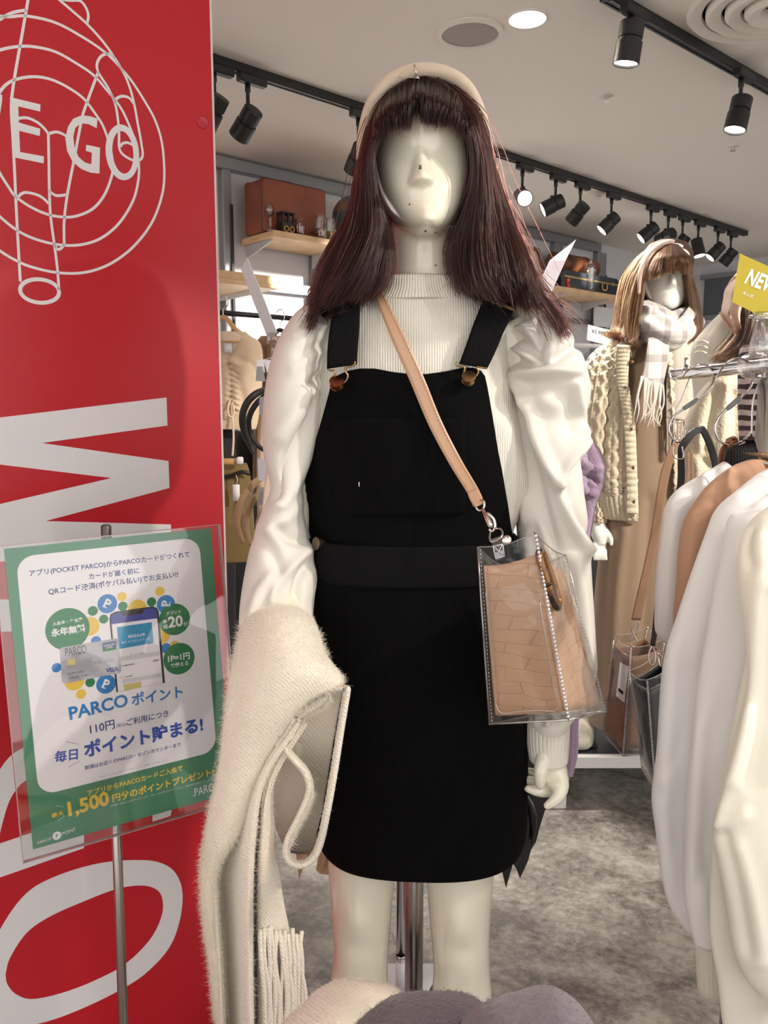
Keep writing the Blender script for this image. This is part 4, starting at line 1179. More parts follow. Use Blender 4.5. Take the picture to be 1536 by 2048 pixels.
def bundle(guides, k, n=22, depth=0.0, spread=0.0035, wave=0.004, clumps=40, seed=0, tipvar=0.10, out=0.0, s_pow=1.0, cl=0.0055):
    """hairs combed along guide curves (rows of pixel x, pixel y, Y) laid side by side"""
    r = np.random.default_rng(seed)
    m = max(len(g) for g in guides)
    Gd = np.array([cat(np.array(g, float), 40) for g in guides])            # g x 40 x 3 (px)
    W3 = np.array([[P(*q) for q in g] for g in Gd])
    cs = np.linspace(0, 1, clumps) + r.normal(size=clumps) * 0.3 / clumps; co = r.normal(size=(clumps, 3)) * cl; cp = r.uniform(0, 6.28, clumps); cw = r.uniform(0.5, 1.3, clumps)
    S = r.random(k) ** s_pow
    idx = np.argmin(abs(S[:, None] - cs[None, :]), axis=1)
    S = np.clip(S * 0.45 + (cs[idx] + r.normal(size=k) * 0.03) * 0.55, 0, 1)
    u = S * (len(guides) - 1); i = np.minimum(u.astype(int), len(guides) - 2); f = (u - i)[:, None, None]
    C = W3[i] * (1 - f) + W3[i + 1] * f                                     # k x 40 x 3
    D = r.random(k)
    t = np.linspace(0, 1, 40)
    C[:, :, 1] += depth * D[:, None] * np.minimum(1, t * 3)[None, :]
    C += (r.normal(size=(k, 1, 3)) * spread) * (0.25 + t[None, :, None]) + co[idx][:, None, :] * (t ** 1.5)[None, :, None]
    ph = cp[idx][:, None] + t[None, :] * 9.0 * cw[idx][:, None]
    C[:, :, 0] += wave * np.sin(ph) * t ** 1.3
    C[:, :, 1] += wave * np.cos(ph) * t ** 1.3
    # hair ends are not all alike
    L = 1 - tipvar * r.random(k) ** 2
    tt = np.linspace(0, 1, n)
    x = tt[None, :] * L[:, None] * 39
    a = np.minimum(x.astype(int), 38); fr = (x - a)[:, :, None]
    kk = np.arange(k)[:, None]
    return C[kk, a] * (1 - fr) + C[kk, a + 1] * fr

GL = [[(800, 150, 1.19), (752, 212, 1.175), (732, 270, 1.172), (719, 340, 1.168), (708, 400, 1.165), (690, 455, 1.16), (655, 525, 1.15), (632, 590, 1.14), (620, 622, 1.135)],
      [(815, 152, 1.17), (755, 222, 1.145), (730, 310, 1.13), (718, 390, 1.125), (706, 470, 1.115), (680, 535, 1.105), (664, 580, 1.10), (650, 612, 1.105)],
      [(826, 153, 1.16), (756, 238, 1.12), (737, 320, 1.105), (740, 400, 1.105), (742, 470, 1.10), (724, 535, 1.09), (705, 575, 1.09), (690, 600, 1.10)],
      [(832, 154, 1.15), (766, 255, 1.10), (744, 310, 1.095), (750, 380, 1.105), (772, 448, 1.12), (779, 505, 1.125), (768, 555, 1.12), (742, 586, 1.12)]]
GR = [[(845, 154, 1.15), (928, 240, 1.10), (950, 300, 1.10), (948, 370, 1.11), (928, 440, 1.13), (908, 490, 1.14), (912, 540, 1.14), (930, 578, 1.13)],
      [(850, 153, 1.16), (932, 232, 1.11), (957, 300, 1.105), (966, 380, 1.105), (964, 450, 1.105), (968, 520, 1.095), (982, 565, 1.09), (1000, 590, 1.10)],
      [(858, 152, 1.17), (940, 222, 1.13), (968, 300, 1.125), (984, 380, 1.12), (1004, 450, 1.115), (1028, 520, 1.105), (1044, 570, 1.10), (1048, 600, 1.115)],
      [(865, 150, 1.19), (938, 212, 1.16), (964, 280, 1.16), (980, 340, 1.16), (997, 390, 1.16), (1022, 455, 1.15), (1048, 525, 1.14), (1066, 585, 1.13), (1080, 610, 1.13)]]
FL = [[(735, 430, 1.15), (702, 470, 1.15), (668, 505, 1.14), (640, 545, 1.14), (629, 590, 1.135), (618, 640, 1.13), (600, 668, 1.13)], [(742, 450, 1.14), (715, 490, 1.14), (684, 515, 1.13), (656, 550, 1.13), (646, 590, 1.13), (664, 612, 1.115), (690, 604, 1.11)],
      [(715, 520, 1.12), (690, 560, 1.11), (668, 600, 1.105), (640, 618, 1.11), (618, 632, 1.115), (604, 660, 1.12)]]
FR = [[(1000, 420, 1.14), (1030, 480, 1.135), (1052, 540, 1.13), (1075, 580, 1.12), (1100, 612, 1.12), (1120, 640, 1.12), (1134, 664, 1.12)], [(1010, 470, 1.12), (1044, 540, 1.12), (1060, 565, 1.12), (1080, 595, 1.12), (1104, 628, 1.12), (1120, 648, 1.12), (1132, 668, 1.12)]]
# fringe over the forehead
rootx = [(748, 240, 1.112), (762, 205, 1.12), (788, 174, 1.132), (824, 154, 1.145), (836, 152, 1.146), (850, 152, 1.145), (882, 162, 1.135), (914, 188, 1.12), (938, 235, 1.112)]
tips = [(752, 276, 1.095), (770, 258, 1.083), (796, 254, 1.077), (822, 248, 1.075), (834, 218, 1.078), (846, 242, 1.075), (868, 242, 1.075), (900, 251, 1.081), (940, 280, 1.095)]
fr = []
for q, (a, t) in enumerate(zip(rootx, tips)):
    mid = ((a[0] * 0.55 + t[0] * 0.45), (a[1] * 0.5 + t[1] * 0.5), min(a[2], t[2]) - 0.004)
    m1 = ((a[0] * 0.8 + t[0] * 0.2), (a[1] * 0.82 + t[1] * 0.18), a[2] - 0.014)
    fr.append([a, m1, mid, t])
H = [bundle(GL, 4200, depth=0.06, seed=1), bundle(GR, 4200, depth=0.06, seed=2, spread=0.0045), bundle(GL, 1800, depth=0.0, seed=3, spread=0.003), bundle(GR, 1800, depth=0.0, seed=4, spread=0.005),
     bundle(FL[:2], 240, seed=5, spread=0.002, wave=0.002, clumps=4), bundle(FL[1:], 420, seed=6, spread=0.003, wave=0.002, clumps=6), bundle(FR, 230, seed=7, spread=0.0035, wave=0.002, clumps=5)]
B = bundle(fr, 3600, depth=0.012, seed=8, spread=0.0022, wave=0.0006, clumps=44, tipvar=0.12, cl=0.0022)
# the parting gap of the fringe
Qt = proj(B[:, -1, :])
gap = (abs(Qt[:, 0] - 832) < 9) & (RNG.random(len(Qt)) < 0.9)
B = B[~gap]
H.append(B)
H.append(bundle(GR[1:], 110, seed=9, spread=0.016, wave=0.008, tipvar=0.3)); H.append(bundle(GL[:3], 60, seed=10, spread=0.009, wave=0.006, tipvar=0.3))
H.append(bundle(FR, 60, seed=12, spread=0.014, wave=0.006, tipvar=0.4))
HC = np.concatenate(H)
strands('hair_strands', HC, 0.00042 * (0.7 + 0.6 * RNG.random(len(HC))), M_HAIR, wig)

# ------------------------------------------------------------------ headband on the wig
M_BAND = mat('greige_velvet', (196, 180, 160), 0.85, sheen=0.5, bump=(900, 0.15, 2))
def headband(pts, rr, mt, label, group=None, tagpx=None, flat=1.15, up=(0, 1, 0), name='headband', n=60, cat_='headband'):
    p = arc_cat(np.array([P(*q) for q in pts]), n)
    root = thing(name, label, cat_, p[n // 2], group)
    r = rr * np.interp(np.linspace(0, 1, n), [0, .12, .35, .65, .88, 1], [.55, .8, 1, 1, .8, .55])
    b = MB(); b.tube(p, r, 18, flat=flat, up=up); b.build('band', mt, root)
    return root, p
hb, hp = headband([(722, 345, 1.165), (721, 315, 1.162), (727, 262, 1.155), (743, 208, 1.15), (778, 163, 1.148), (832, 141, 1.146), (888, 145, 1.148), (932, 172, 1.152), (959, 220, 1.158), (975, 282, 1.162), (981, 322, 1.165)], 0.0078, M_BAND,
                  'greige padded headband worn on the auburn wig of the front mannequin')
b = MB()
for a, c in (((829, 130), (833, 150)), ((833, 150), (838, 158))):
    b.tube([P(a[0], a[1], 1.134), P(c[0], c[1], 1.132)], 0.0013, 6)
b.tube([P(797, 153.5, 1.128), P(836, 156, 1.126)], 0.0006, 6)
b.build('tag_thread', clear_mat('clear_thread', (0.95, 0.95, 0.95), 0.45, 0.2), hb)

# ------------------------------------------------------------------ crossbody bag of clear vinyl with a tan pouch inside
M_TAN = mat('tan_croc_leather', (196, 158, 128), 0.34, spec=0.5)
def croc(m, scale, sx=1.0):
    nt = m.node_tree; N, L = nt.nodes.new, nt.links.new
    tc = N('ShaderNodeTexCoord'); sp = N('ShaderNodeSeparateXYZ'); cb = N('ShaderNodeCombineXYZ'); ad = N('ShaderNodeMath'); ad.operation = 'ADD'
    L(tc.outputs['Object'], sp.inputs[0]); L(sp.outputs['X'], ad.inputs[0]); L(sp.outputs['Y'], ad.inputs[1]); L(ad.outputs[0], cb.inputs['X']); L(sp.outputs['Z'], cb.inputs['Y'])
    ns = N('ShaderNodeTexNoise'); ns.inputs['Scale'].default_value = 30; L(tc.outputs['Object'], ns.inputs['Vector'])
    vm = N('ShaderNodeVectorMath'); vm.operation = 'MULTIPLY_ADD'; vm.inputs[1].default_value = (.012, .012, 0); L(ns.outputs['Color'], vm.inputs[0]); L(cb.outputs[0], vm.inputs[2])
    v = N('ShaderNodeTexBrick'); v.inputs['Scale'].default_value = scale; v.inputs['Mortar Size'].default_value = 0.03; v.inputs['Mortar Smooth'].default_value = 0.8; v.inputs['Brick Width'].default_value = 1.7; v.inputs['Row Height'].default_value = 0.95
    L(vm.outputs[0], v.inputs['Vector'])
    bp = N('ShaderNodeBump'); bp.inputs['Strength'].default_value = 0.55; bp.inputs['Distance'].default_value = 0.0035; bp.invert = True
    L(v.outputs['Fac'], bp.inputs['Height'])
    L(bp.outputs['Normal'], nt.nodes['Principled BSDF'].inputs['Normal'])
croc(M_TAN, 55)
M_STRAPT = mat('tan_leather_strap', (182, 146, 118), 0.36, bump=(60, 0.15, 3))
M_VINYL = clear_mat('clear_vinyl', (0.965, 0.96, 0.96), 0.06, 0.05, bump=(22, 0.7))
M_SEAM = clear_mat('vinyl_seam', (0.95, 0.95, 0.96), 0.30, 0.2)
M_STITCH = mat('white_stitching', (216, 216, 226), 0.5)
M_TORT = mat('tortoiseshell', (120, 76, 18), 0.12, spec=0.6, coat=0.5, vary=((24, 14, 8), 42, 2, 0.46, 0.6))

def clear_bag(root, top, bot, pouch_m, seam_r=0.0013, pouch_in=0.15, pouch_top=0.10, handle=None, beads=True, wob=0.002, pocket=True):
    """top / bot: three corner points (left, near, right) of the rim and of the base"""
    top, bot = [np.array(q, float) for q in top], [np.array(q, float) for q in bot]
    top.append(top[0] + top[2] - top[1]); bot.append(bot[0] + bot[2] - bot[1])
    def panel(i, j, inset=0.0, lift=0.0, u0=0.0, u1=1.0, v0=0.0, v1=1.0, nu=14, nv=20, sag=0.0, bulge=0.0):
        ctr = (sum(top) + sum(bot)) / 8
        def pt(k, v):
            return top[k] * (1 - v) + bot[k] * v
        G = np.zeros((nv, nu, 3))
        for a, v in enumerate(np.linspace(v0, v1, nv)):
            for c, u in enumerate(np.linspace(u0, u1, nu)):
                q = pt(i, v) * (1 - u) + pt(j, v) * u
                m = sum(pt(k, v) for k in range(4)) / 4
                q = q + (m - q) * inset
                G[a, c] = q
        nrm = np.cross(pt(j, .5) - pt(i, .5), top[i] - bot[i]); nrm /= np.linalg.norm(nrm)
        if np.dot(nrm, pt(i, .5) - ctr) < 0:
            nrm = -nrm
        bu = np.sin(np.linspace(0, math.pi, nu))[None, :] * np.sin(np.linspace(0, math.pi, nv))[:, None]
        G = G + nrm * (lift + bulge * bu)[:, :, None] if not np.isscalar(lift + bulge * bu) else G
        G[:, :, 2] -= sag * np.sin(np.linspace(0, math.pi, nu))[None, :] * (1 - np.linspace(0, 1, nv))[:, None] ** 2
        return G + nrm * (wob * fbm(G, 30, 21, 2))[:, :, None]
    b = MB()
    for i, j in ((0, 1), (1, 2), (2, 3), (3, 0)):
        b.grid(panel(i, j, sag=0.006, bulge=0.004))
    b.add([bot[0], bot[1], bot[2], bot[3]], [(0, 1, 2, 3)])
    shell = b.build('clear_shell', M_VINYL, root)
    for i, j in ((0, 1), (1, 2), (2, 3), (3, 0)):
        b = MB()
        b.tube([top[i], top[i] * .5 + bot[i] * .5, bot[i]], seam_r, 8)
        b.tube([bot[i], (bot[i] + bot[j]) / 2, bot[j]], seam_r * 1.3, 8)
        g = panel(i, j, sag=0.006)
        b.tube(g[0], seam_r * 0.7, 6)
        b.build('seam', M_SEAM, shell)
    b = MB()
    n = 46
    for k in (1,):
        for t in np.linspace(0.02, 0.98, n):
            q = top[k] * (1 - t) + bot[k] * t
            d = (bot[k] - top[k]); d = d / np.linalg.norm(d)
            b.tube([q - d * 0.0014, q + d * 0.0014], seam_r * 1.35, 6)
    for k in (0, 2):
        ctr = (sum(top) + sum(bot)) / 8
        for t in np.linspace(0.02, 0.98, n):
            q = top[k] * (1 - t) + bot[k] * t
            q = q + (top[1] - top[k]) * 0.045 + np.array([0, -0.0015, 0])
            d = (bot[k] - top[k]); d = d / np.linalg.norm(d)
            b.tube([q - d * 0.0012, q + d * 0.0012], 0.0004, 4)
    st_ = b.build('stitching', M_STITCH, shell); st_['kind'] = 'stuff'
    # pouch
    b = MB(); ins = pouch_in
    gs = [panel(i, j, inset=ins, v0=pouch_top, v1=0.945, bulge=-0.003, sag=0.003) for i, j in ((0, 1), (1, 2), (2, 3), (3, 0))]
    ring = np.concatenate([g[:, :-1] for g in gs], 1)
    b.grid(ring, True, False, True)
    po = b.build('pouch', pouch_m, root, solid=0.003)
    # folded leather edge strips at the pouch corners
    b = MB()
    for k in (0, 1, 2):
        q = [(top[k] * (1 - v) + bot[k] * v) for v in np.linspace(pouch_top, 0.945, 12)]
        mm = [sum(top[m] * (1 - v) + bot[m] * v for m in range(4)) / 4 for v in np.linspace(pouch_top, 0.945, 12)]
        b.tube([a + (c - a) * (ins - 0.02) for a, c in zip(q, mm)], 0.0022, 8)
    b.build('pouch_piping', pouch_m, po)
    if pocket:
        g = panel(0, 1, u0=0.10, u1=0.90, v0=0.24, v1=0.93, lift=0.003, bulge=0.006)
        b = MB(); b.grid(g); b.build('clear_pocket', M_VINYL, shell)
        b = MB()
        e = np.concatenate([g[:, 0], g[-1, 1:], g[::-1, -1][1:]])
        b.tube(cat(e[::4], 60), 0.0010, 6); b.build('pocket_edge', M_SEAM, shell)
    return shell, top, bot, panel
B_TOP = [P(955, 1094, 0.975), P(1070, 1064, 0.945), P(1131, 1110, 1.05)]
B_BOT = [P(979, 1448, 0.985), P(1137, 1440, 0.945), P(1212, 1423, 1.06)]
bag = thing('shoulder_bag', 'clear vinyl shoulder bag with tan crocodile pouch hanging at the mannequin hip', 'bag', (P(1070, 1450, 0.99)))
shell, bt, bb_, panel = clear_bag(bag, B_TOP, B_BOT, M_TAN)
# tortoiseshell handle
c, e1 = P(1098, 1158, 0.962), P(1121, 1224, 0.966) - P(1076, 1092, 0.958)
hl = np.linalg.norm(e1) / 2; e1 /= np.linalg.norm(e1)
e2 = np.array([0.35, 0.93, 0.1]); e2 -= np.dot(e2, e1) * e1; e2 /= np.linalg.norm(e2)
pts = []
for a in np.linspace(0, 2 * math.pi, 44, endpoint=False):
    ca, sa = math.cos(a), math.sin(a)
    pts.append(c + e1 * (hl - 0.008) * np.sign(ca) * abs(ca) ** 0.55 + e2 * 0.014 * np.sign(sa) * abs(sa) ** 0.55)
b = MB(); b.tube(pts, 0.0046, 12, True, up=np.cross(e1, e2)); b.build('handle', M_TORT, bag)
b = MB(); b.tube([c - e2 * 0.014 - e1 * 0.002, c - e2 * 0.014 + e1 * 0.002], 0.0056, 12); b.build('handle_joint', mat('dark_resin', (40, 22, 14), 0.2), bag)
# strap, folded end, clasp, rings, clear tab
SROWS = [(790, 560, 800, 548, 1.30), (752, 556, 765, 546, 1.235), (744, 580, 760, 571, 1.165), (757, 612, 776, 604, 1.125), (785, 683, 811, 675, 1.092), (821, 765, 848, 755, 1.083), (857, 850, 883, 841, 1.078), (897, 925, 921, 916, 1.066), (934, 985, 956, 976, 1.045), (946, 1012, 967, 1003, 1.032)]
def band(name, rows, mt, parent, th=0.0028, n=60):
    R = cat(np.array(rows, float), n)
    G = np.array([[P(r[0] + (r[2] - r[0]) * k, r[1] + (r[3] - r[1]) * k, r[4]) for k in np.linspace(0, 1, 7)] for r in R])
    return add(name, *(lambda b: (np.vstack(b.v), b.f))(MB().grid(G, flip=True)), mt, parent, solid=th), G
so, SGd = band("strap", SROWS, M_STRAPT, bag)
b = MB()
for k, sgn in ((1, 1), (5, 1)):
    for i in range(8, 58):
        for f0 in (0.0, 0.5):
            q0 = SGd[i, k] * (1 - f0) + SGd[i + 1, k] * f0
            q1 = q0 + (SGd[i + 1, k] - SGd[i, k]) * 0.3
            b.tube([q0 - [0, 0.0006, 0], q1 - [0, 0.0006, 0]], 0.00035, 4)
s_ = b.build('stitching', mat('brown_stitch', (150, 104, 74), 0.6), so); s_['kind'] = 'stuff'
band('strap_fold', [(934, 985, 956, 976, 1.041), (940, 1000, 962, 988, 1.034), (950, 1014, 968, 1005, 1.026)], M_STRAPT, bag, 0.003, 12)
wire('ring', [P(950, 1012, 1.03), P(958, 1021, 1.026), P(967, 1016, 1.024), P(968, 1004, 1.026), P(962, 1000, 1.03)], 0.0016, SILVER(), bag, 24)
cl = [P(964, 1018, 1.022), P(968, 1026, 1.018), P(975, 1040, 1.012), P(983, 1056, 1.006)]
b = MB(); b.tube(arc_cat(np.array(cl), 16), np.interp(np.linspace(0, 1, 16), [0, .25, .5, .85, 1], [.0025, .0035, .005, .0055, .003]), 12, flat=0.6); b.build('clasp', SILVER(), bag)
wire('clasp_hook', [P(968, 1026, 1.014), P(978, 1028, 1.008), P(988, 1040, 1.004), P(990, 1054, 1.002), P(984, 1063, 1.002), P(978, 1058, 1.004)], 0.0018, SILVER(), bag, 30)
wire('ring', [P(980, 1064, 0.99), P(979, 1076, 0.982), P(984, 1084, 0.976), P(998, 1078, 0.974), P(1005, 1068, 0.98), P(1000, 1058, 0.99), P(990, 1057, 0.995)], 0.0014, SILVER(), bag, 30)
band('clear_tab', [(981, 1078, 1004, 1070, 0.972), (987, 1102, 1008, 1094, 0.962), (992, 1122, 1011, 1115, 0.958)], clear_mat('clear_tab', (0.93, 0.93, 0.95), 0.16, 0.1), bag, 0.0015, 10)
b = MB()
for a, c_ in (((986, 1092), (1005, 1088)), ((1005, 1088), (1009, 1112)), ((1009, 1112), (991, 1117)), ((991, 1117), (986, 1092)), ((986, 1092), (1009, 1112)), ((1005, 1088), (991, 1117))):
    b.tube([P(*a, 0.9565), P(*c_, 0.9565)], 0.0004, 4)
b.build('tab_stitching', M_STITCH, bag)
b = MB(); b.lathe([(0.0005, 0.001), (0.005, 0.001), (0.006, 0), (0.006, -0.001)], P(1013, 1080, 0.957), [-0.3, -0.9, 0.2], 16); b.build('snap', SILVER(), bag)

# ------------------------------------------------------------------ cream scarf folded over the forearm
M_WOOL = mat('cream_wool', (226, 218, 204), 0.95, sheen=0.35, wave=('DIAGONAL', 105, 0.28, 1.5), bump=(320, 0.45, 4))
M_FUZZ = mat('cream_fuzz', (232, 225, 212), 0.9)
scf = thing('scarf', 'cream fluffy wool scarf folded over the mannequin forearm, fringe hanging down', 'scarf', P(540, 1300, 0.97))
def bicubic(rows, nr, nc):
    A = np.array([cat(np.array(r, float), nc) for r in rows])
    B_ = np.stack([cat(A[:, j], nr) for j in range(nc)], 1)
    return np.array([[P(*q) for q in r] for r in B_])
OUT = [[(512, 1240, 1.125), (534, 1226, 1.11), (560, 1222, 1.105), (588, 1224, 1.11), (606, 1236, 1.12)],
       [(498, 1228, 1.08), (528, 1214, 1.055), (560, 1209, 1.045), (594, 1214, 1.055), (620, 1230, 1.08)],
       [(483, 1248, 1.04), (520, 1232, 1.01), (562, 1228, 0.995), (604, 1236, 1.00), (636, 1256, 1.03)],
       [(468, 1298, 1.0), (515, 1284, .968), (566, 1280, .952), (618, 1288, .962), (656, 1312, .99)],
       [(455, 1360, .97), (508, 1348, .938), (570, 1340, .922), (632, 1342, .928), (690, 1366, .955)],
       [(446, 1430, .955), (492, 1428, .928), (540, 1424, .918), (584, 1412, .922), (622, 1397, .932)],
       [(438, 1510, .95), (472, 1508, .928), (506, 1502, .922), (536, 1490, .926), (560, 1474, .932)],
       [(424, 1600, .948), (450, 1600, .93), (474, 1596, .926), (496, 1586, .93), (512, 1568, .935)],
       [(408, 1682, .948), (426, 1686, .935), (444, 1684, .93), (462, 1678, .932), (482, 1660, .938)],
       [(401, 1745, .95), (410, 1748, .94), (419, 1748, .936), (428, 1745, .938), (438, 1736, .944)],
       [(405, 1830, .95), (412, 1832, .942), (419, 1832, .938), (426, 1830, .94), (434, 1826, .946)],
       [(417, 1920, .951), (423, 1922, .944), (429, 1922, .94), (435, 1920, .942), (442, 1916, .948)],
       [(430, 2040, .952), (435, 2042, .946), (440, 2042, .942), (445, 2040, .944), (451, 2036, .95)]]
OG = bicubic(OUT, 90, 48)
OG[:, :, 1] += 0.004 * fbm(OG, 20, 31, 2)
b = MB(); b.grid(OG, flip=True)
sheet_o = b.build('draped_layer', M_WOOL, scf, solid=0.007, sub=1)
HX = {1440: (500, 520, 530, 588, 600, 604, 608, 612), 1560: (432, 466, 476, 514, 530, 534, 540, 552), 1680: (408, 426, 438, 490, 508, 514, 522, 553), 1800: (404, 432, 444, 485, 502, 511, 520, 569), 1920: (418, 440, 452, 487, 503, 512, 522, 592),
      2048: (431, 447, 458, 490, 505, 515, 525, 600), 2130: (436, 450, 460, 492, 506, 516, 527, 603)}
HY_ = (.96, .940, .992, .93, .93, 1.0, .955, .985)
HR = [[(x, y, Yv + 0.012 * (y < 1500)) for x, Yv in zip(xs, HY_)] for y, xs in HX.items()]
HG = bicubic(HR, 90, 70)
HG[:, :, 1] += 0.003 * fbm(HG, 24, 33, 2)
b = MB(); b.grid(HG, flip=True); sheet_h = b.build('hanging_layers', M_WOOL, scf, solid=0.007, sub=1)
# folded end seen edge-on
LP = [(690, 1370), (677, 1450), (663, 1540), (649, 1620), (634, 1688), (616, 1718), (592, 1723), (578, 1706), (583, 1678), (602, 1640), (619, 1602), (625, 1572), (615, 1540), (592, 1514), (573, 1490), (575, 1466), (600, 1440), (632, 1420), (656, 1402), (658, 1391), (638, 1393), (604, 1414), (588, 1436), (572, 1480)]
lp = cat(np.array(LP, float), 140)
LG = np.array([[P(x, y, Yv) for Yv in np.linspace(0.962, 1.05, 10)] for x, y in lp])
b = MB(); b.grid(LG); sheet_l = b.build('folded_end', M_WOOL, scf, solid=0.0085, sub=1)
IN = [[(580, 1380, 0.985), (636, 1376, 0.985), (686, 1378, 0.985)], [(556, 1440, 0.995), (616, 1440, 1.0), (674, 1440, 1.0)], [(550, 1550, 1.035), (605, 1550, 1.035), (656, 1550, 1.035)], [(548, 1640, 1.035), (600, 1640, 1.035), (640, 1640, 1.035)], [(572, 1704, 1.035), (598, 1708, 1.035), (620, 1706, 1.035)]]
IG = bicubic(IN, 40, 24)
b = MB(); b.grid(IG, flip=True); b.build('inner_layer', M_WOOL, scf, solid=0.006)
# fluff standing off the wool, and the knotted fringe
def fuzz(G, k, ln, seed, rad=0.00011):
    r = np.random.default_rng(seed)
    n = normals_grid(G, False)
    i = r.integers(0, G.shape[0] - 1, k); j = r.integers(0, G.shape[1] - 1, k)
    fi, fj = r.random((k, 1)), r.random((k, 1))
    p = G[i, j] * (1 - fi) * (1 - fj) + G[i + 1, j] * fi * (1 - fj) + G[i, j + 1] * (1 - fi) * fj + G[i + 1, j + 1] * fi * fj
    d = n[i, j] * np.where(n[i, j][:, 1:2] > 0, -1, 1) + r.normal(size=(k, 3)) * 0.9
    d /= np.linalg.norm(d, axis=1)[:, None]
    L = ln * (0.4 + r.random((k, 1)))
    d2 = d + r.normal(size=(k, 3)) * 0.6
    c = np.stack([p - d * 0.002, p + d * L * 0.5, p + (d + d2) * 0.5 * L], 1)
    return c
FZ = [fuzz(OG, 12000, 0.006, 41), fuzz(HG, 9000, 0.006, 42), fuzz(LG[:, :4], 6000, 0.006, 43)]
FZ.append(fuzz(OG[:, :3], 2500, 0.0055, 44)); FZ.append(fuzz(OG[:, -3:], 2500, 0.005, 45)); FZ.append(fuzz(HG[:, :3], 1000, 0.006, 46)); FZ.append(fuzz(LG[:, :2], 2500, 0.006, 47))
FZ = np.concatenate(FZ)
strands('fuzz', FZ, 0.00010 * np.ones(len(FZ)), M_FUZZ, scf)
b = MB(); r = np.random.default_rng(5)
for k in range(11):
    x0 = 520 + 8 * k
    for q in range(2):
        p = [P(x0 + r.normal() * 2, 1850 + 22 * r.random(), 0.952 + 0.003 * k), P(x0 + 4 + r.normal() * 3, 1920, 0.945 + 0.003 * k), P(x0 + 6 + r.normal() * 3, 1990, 0.945 + 0.003 * k), P(x0 + 6 + r.normal() * 3, 2075, 0.947 + 0.003 * k)]
        b.tube(arc_cat(np.array(p), 10), 0.0028, 6)
b.build('fringe', M_WOOL, scf, kind='stuff')
# ------------------------------------------------------------------ clothes rack at the right, its garments, hooks and hung bags
RX, RZ = 0.595, 1.463
rack = thing('clothes_rack', 'chrome clothes rack whose rail end shows at the right above the white blouses', 'clothes rack', [RX + 0.01, 1.29, 0])
b = MB(); b.tube([[RX, 1.655, RZ], [RX, 1.2, RZ], [RX, 0.62, RZ]], 0.0122, 20); b.build('rail', CHROME(), rack)
b = MB(); b.lathe([(0.0132, -0.012), (0.0132, 0.0), (0.011, 0.005), (0.0005, 0.008)], [RX, 1.655, RZ], [0, 1, 0], 20); b.build('rail_cap', CHROME(), rack, smooth='auto')
wire('rail_peg', [[RX, 1.60, RZ + 0.012], [RX, 1.60, RZ + 0.03]], 0.004, CHROME(), rack, 4)
PXR, PYR = RX + 0.012, 1.285
b = MB(); b.tube([[PXR, PYR, RZ - 0.02], [PXR, PYR, 0.8], [PXR, PYR, 0.03]], 0.0125, 20); b.build('post', CHROME(), rack)
b = MB(); b.tube([[PXR, 0.66, RZ], [PXR, 0.66, 0.8], [PXR, 0.66, 0.03]], 0.0125, 20); b.build('post', CHROME(), rack)
b = MB(); b.box([PXR, 0.97, 0.015], (0.02, 0.42, 0.015), None, 0.004); b.build('base_bar', BLACK(), rack, smooth=False)
M_CLEARJ = clear_mat('clear_joint', (0.93, 0.92, 0.92), 0.22, 0.12, bump=(60, 0.4))
b = MB(); b.lathe([(0.014, -0.045), (0.02, -0.04), (0.024, -0.02), (0.024, 0.02), (0.02, 0.04), (0.014, 0.045)], [RX, PYR, RZ], [0, 1, 0], 20)
b.lathe([(0.02, 0), (0.022, 0.02), (0.016, 0.045), (0.012, 0.075), (0.008, 0.08)], [RX + 0.004, PYR, RZ + 0.01], ZUP, 18); b.build('clear_joint', M_CLEARJ, rack, smooth='auto')

# yellow NEW card in a clear clip on the rack joint
NC_N = np.array([-0.30, -0.94, 0.12]); NC_N /= np.linalg.norm(NC_N)
NC0 = P(1500, 565, 1.262)
def nc(px, py, lift=0.0): return on_plane(px, py, NC0 + NC_N * lift, NC_N)
card = thing('sign_card', 'yellow green NEW card standing in a clear clip at the right edge', 'sign', nc(1510, 632))
M_OLIVE = mat('card_olive_yellow', (184, 166, 44), 0.5)
b = MB(); b.poly([nc(1480, 507), nc(1464, 604), nc(1605, 672), nc(1626, 572)], NC_N, 0.0012); b.build('card', M_OLIVE, card, smooth=False)
def words_on(s, A, B, n, m, parent, lift, bold=0.02, name='lettering', tall=None):
    v, f = text_geo(s, bold)
    A, B = np.asarray(A, float), np.asarray(B, float)
    d = B - A; L = np.linalg.norm(d); d = d / L; up = np.cross(n, d)
    if up[2] < 0: up = -up
    x0, x1 = v[:, 0].min(), v[:, 0].max(); k = L / (x1 - x0)
    ky = k if tall is None else tall / max(v[:, 1].max(), 1e-6)
    V = A + ((v[:, :1] - x0) * k) * d + (v[:, 1:] * ky) * up + np.asarray(n) * lift
    return add(name, V, f, m, parent, False)
words_on('NEW', nc(1488, 565), nc(1548, 589), NC_N, WHITEP(), card, 0.0006, 0.03, tall=0.0225)
words_on('新入荷', nc(1485, 588), nc(1505, 596), NC_N, WHITEP(), card, 0.0006, 0.0)
b = MB(); b.box(nc(1525, 634, 0.002), (0.012, 0.005, 0.008), None, 0.002); b.tube([nc(1524, 640), P(1526, 690, 1.275)], 0.004, 10); b.lathe([(0.016, -0.002), (0.016, 0.002)], nc(1521, 634), [0, -0.3, 1], 18); b.build('clip', M_CLEARJ, card)

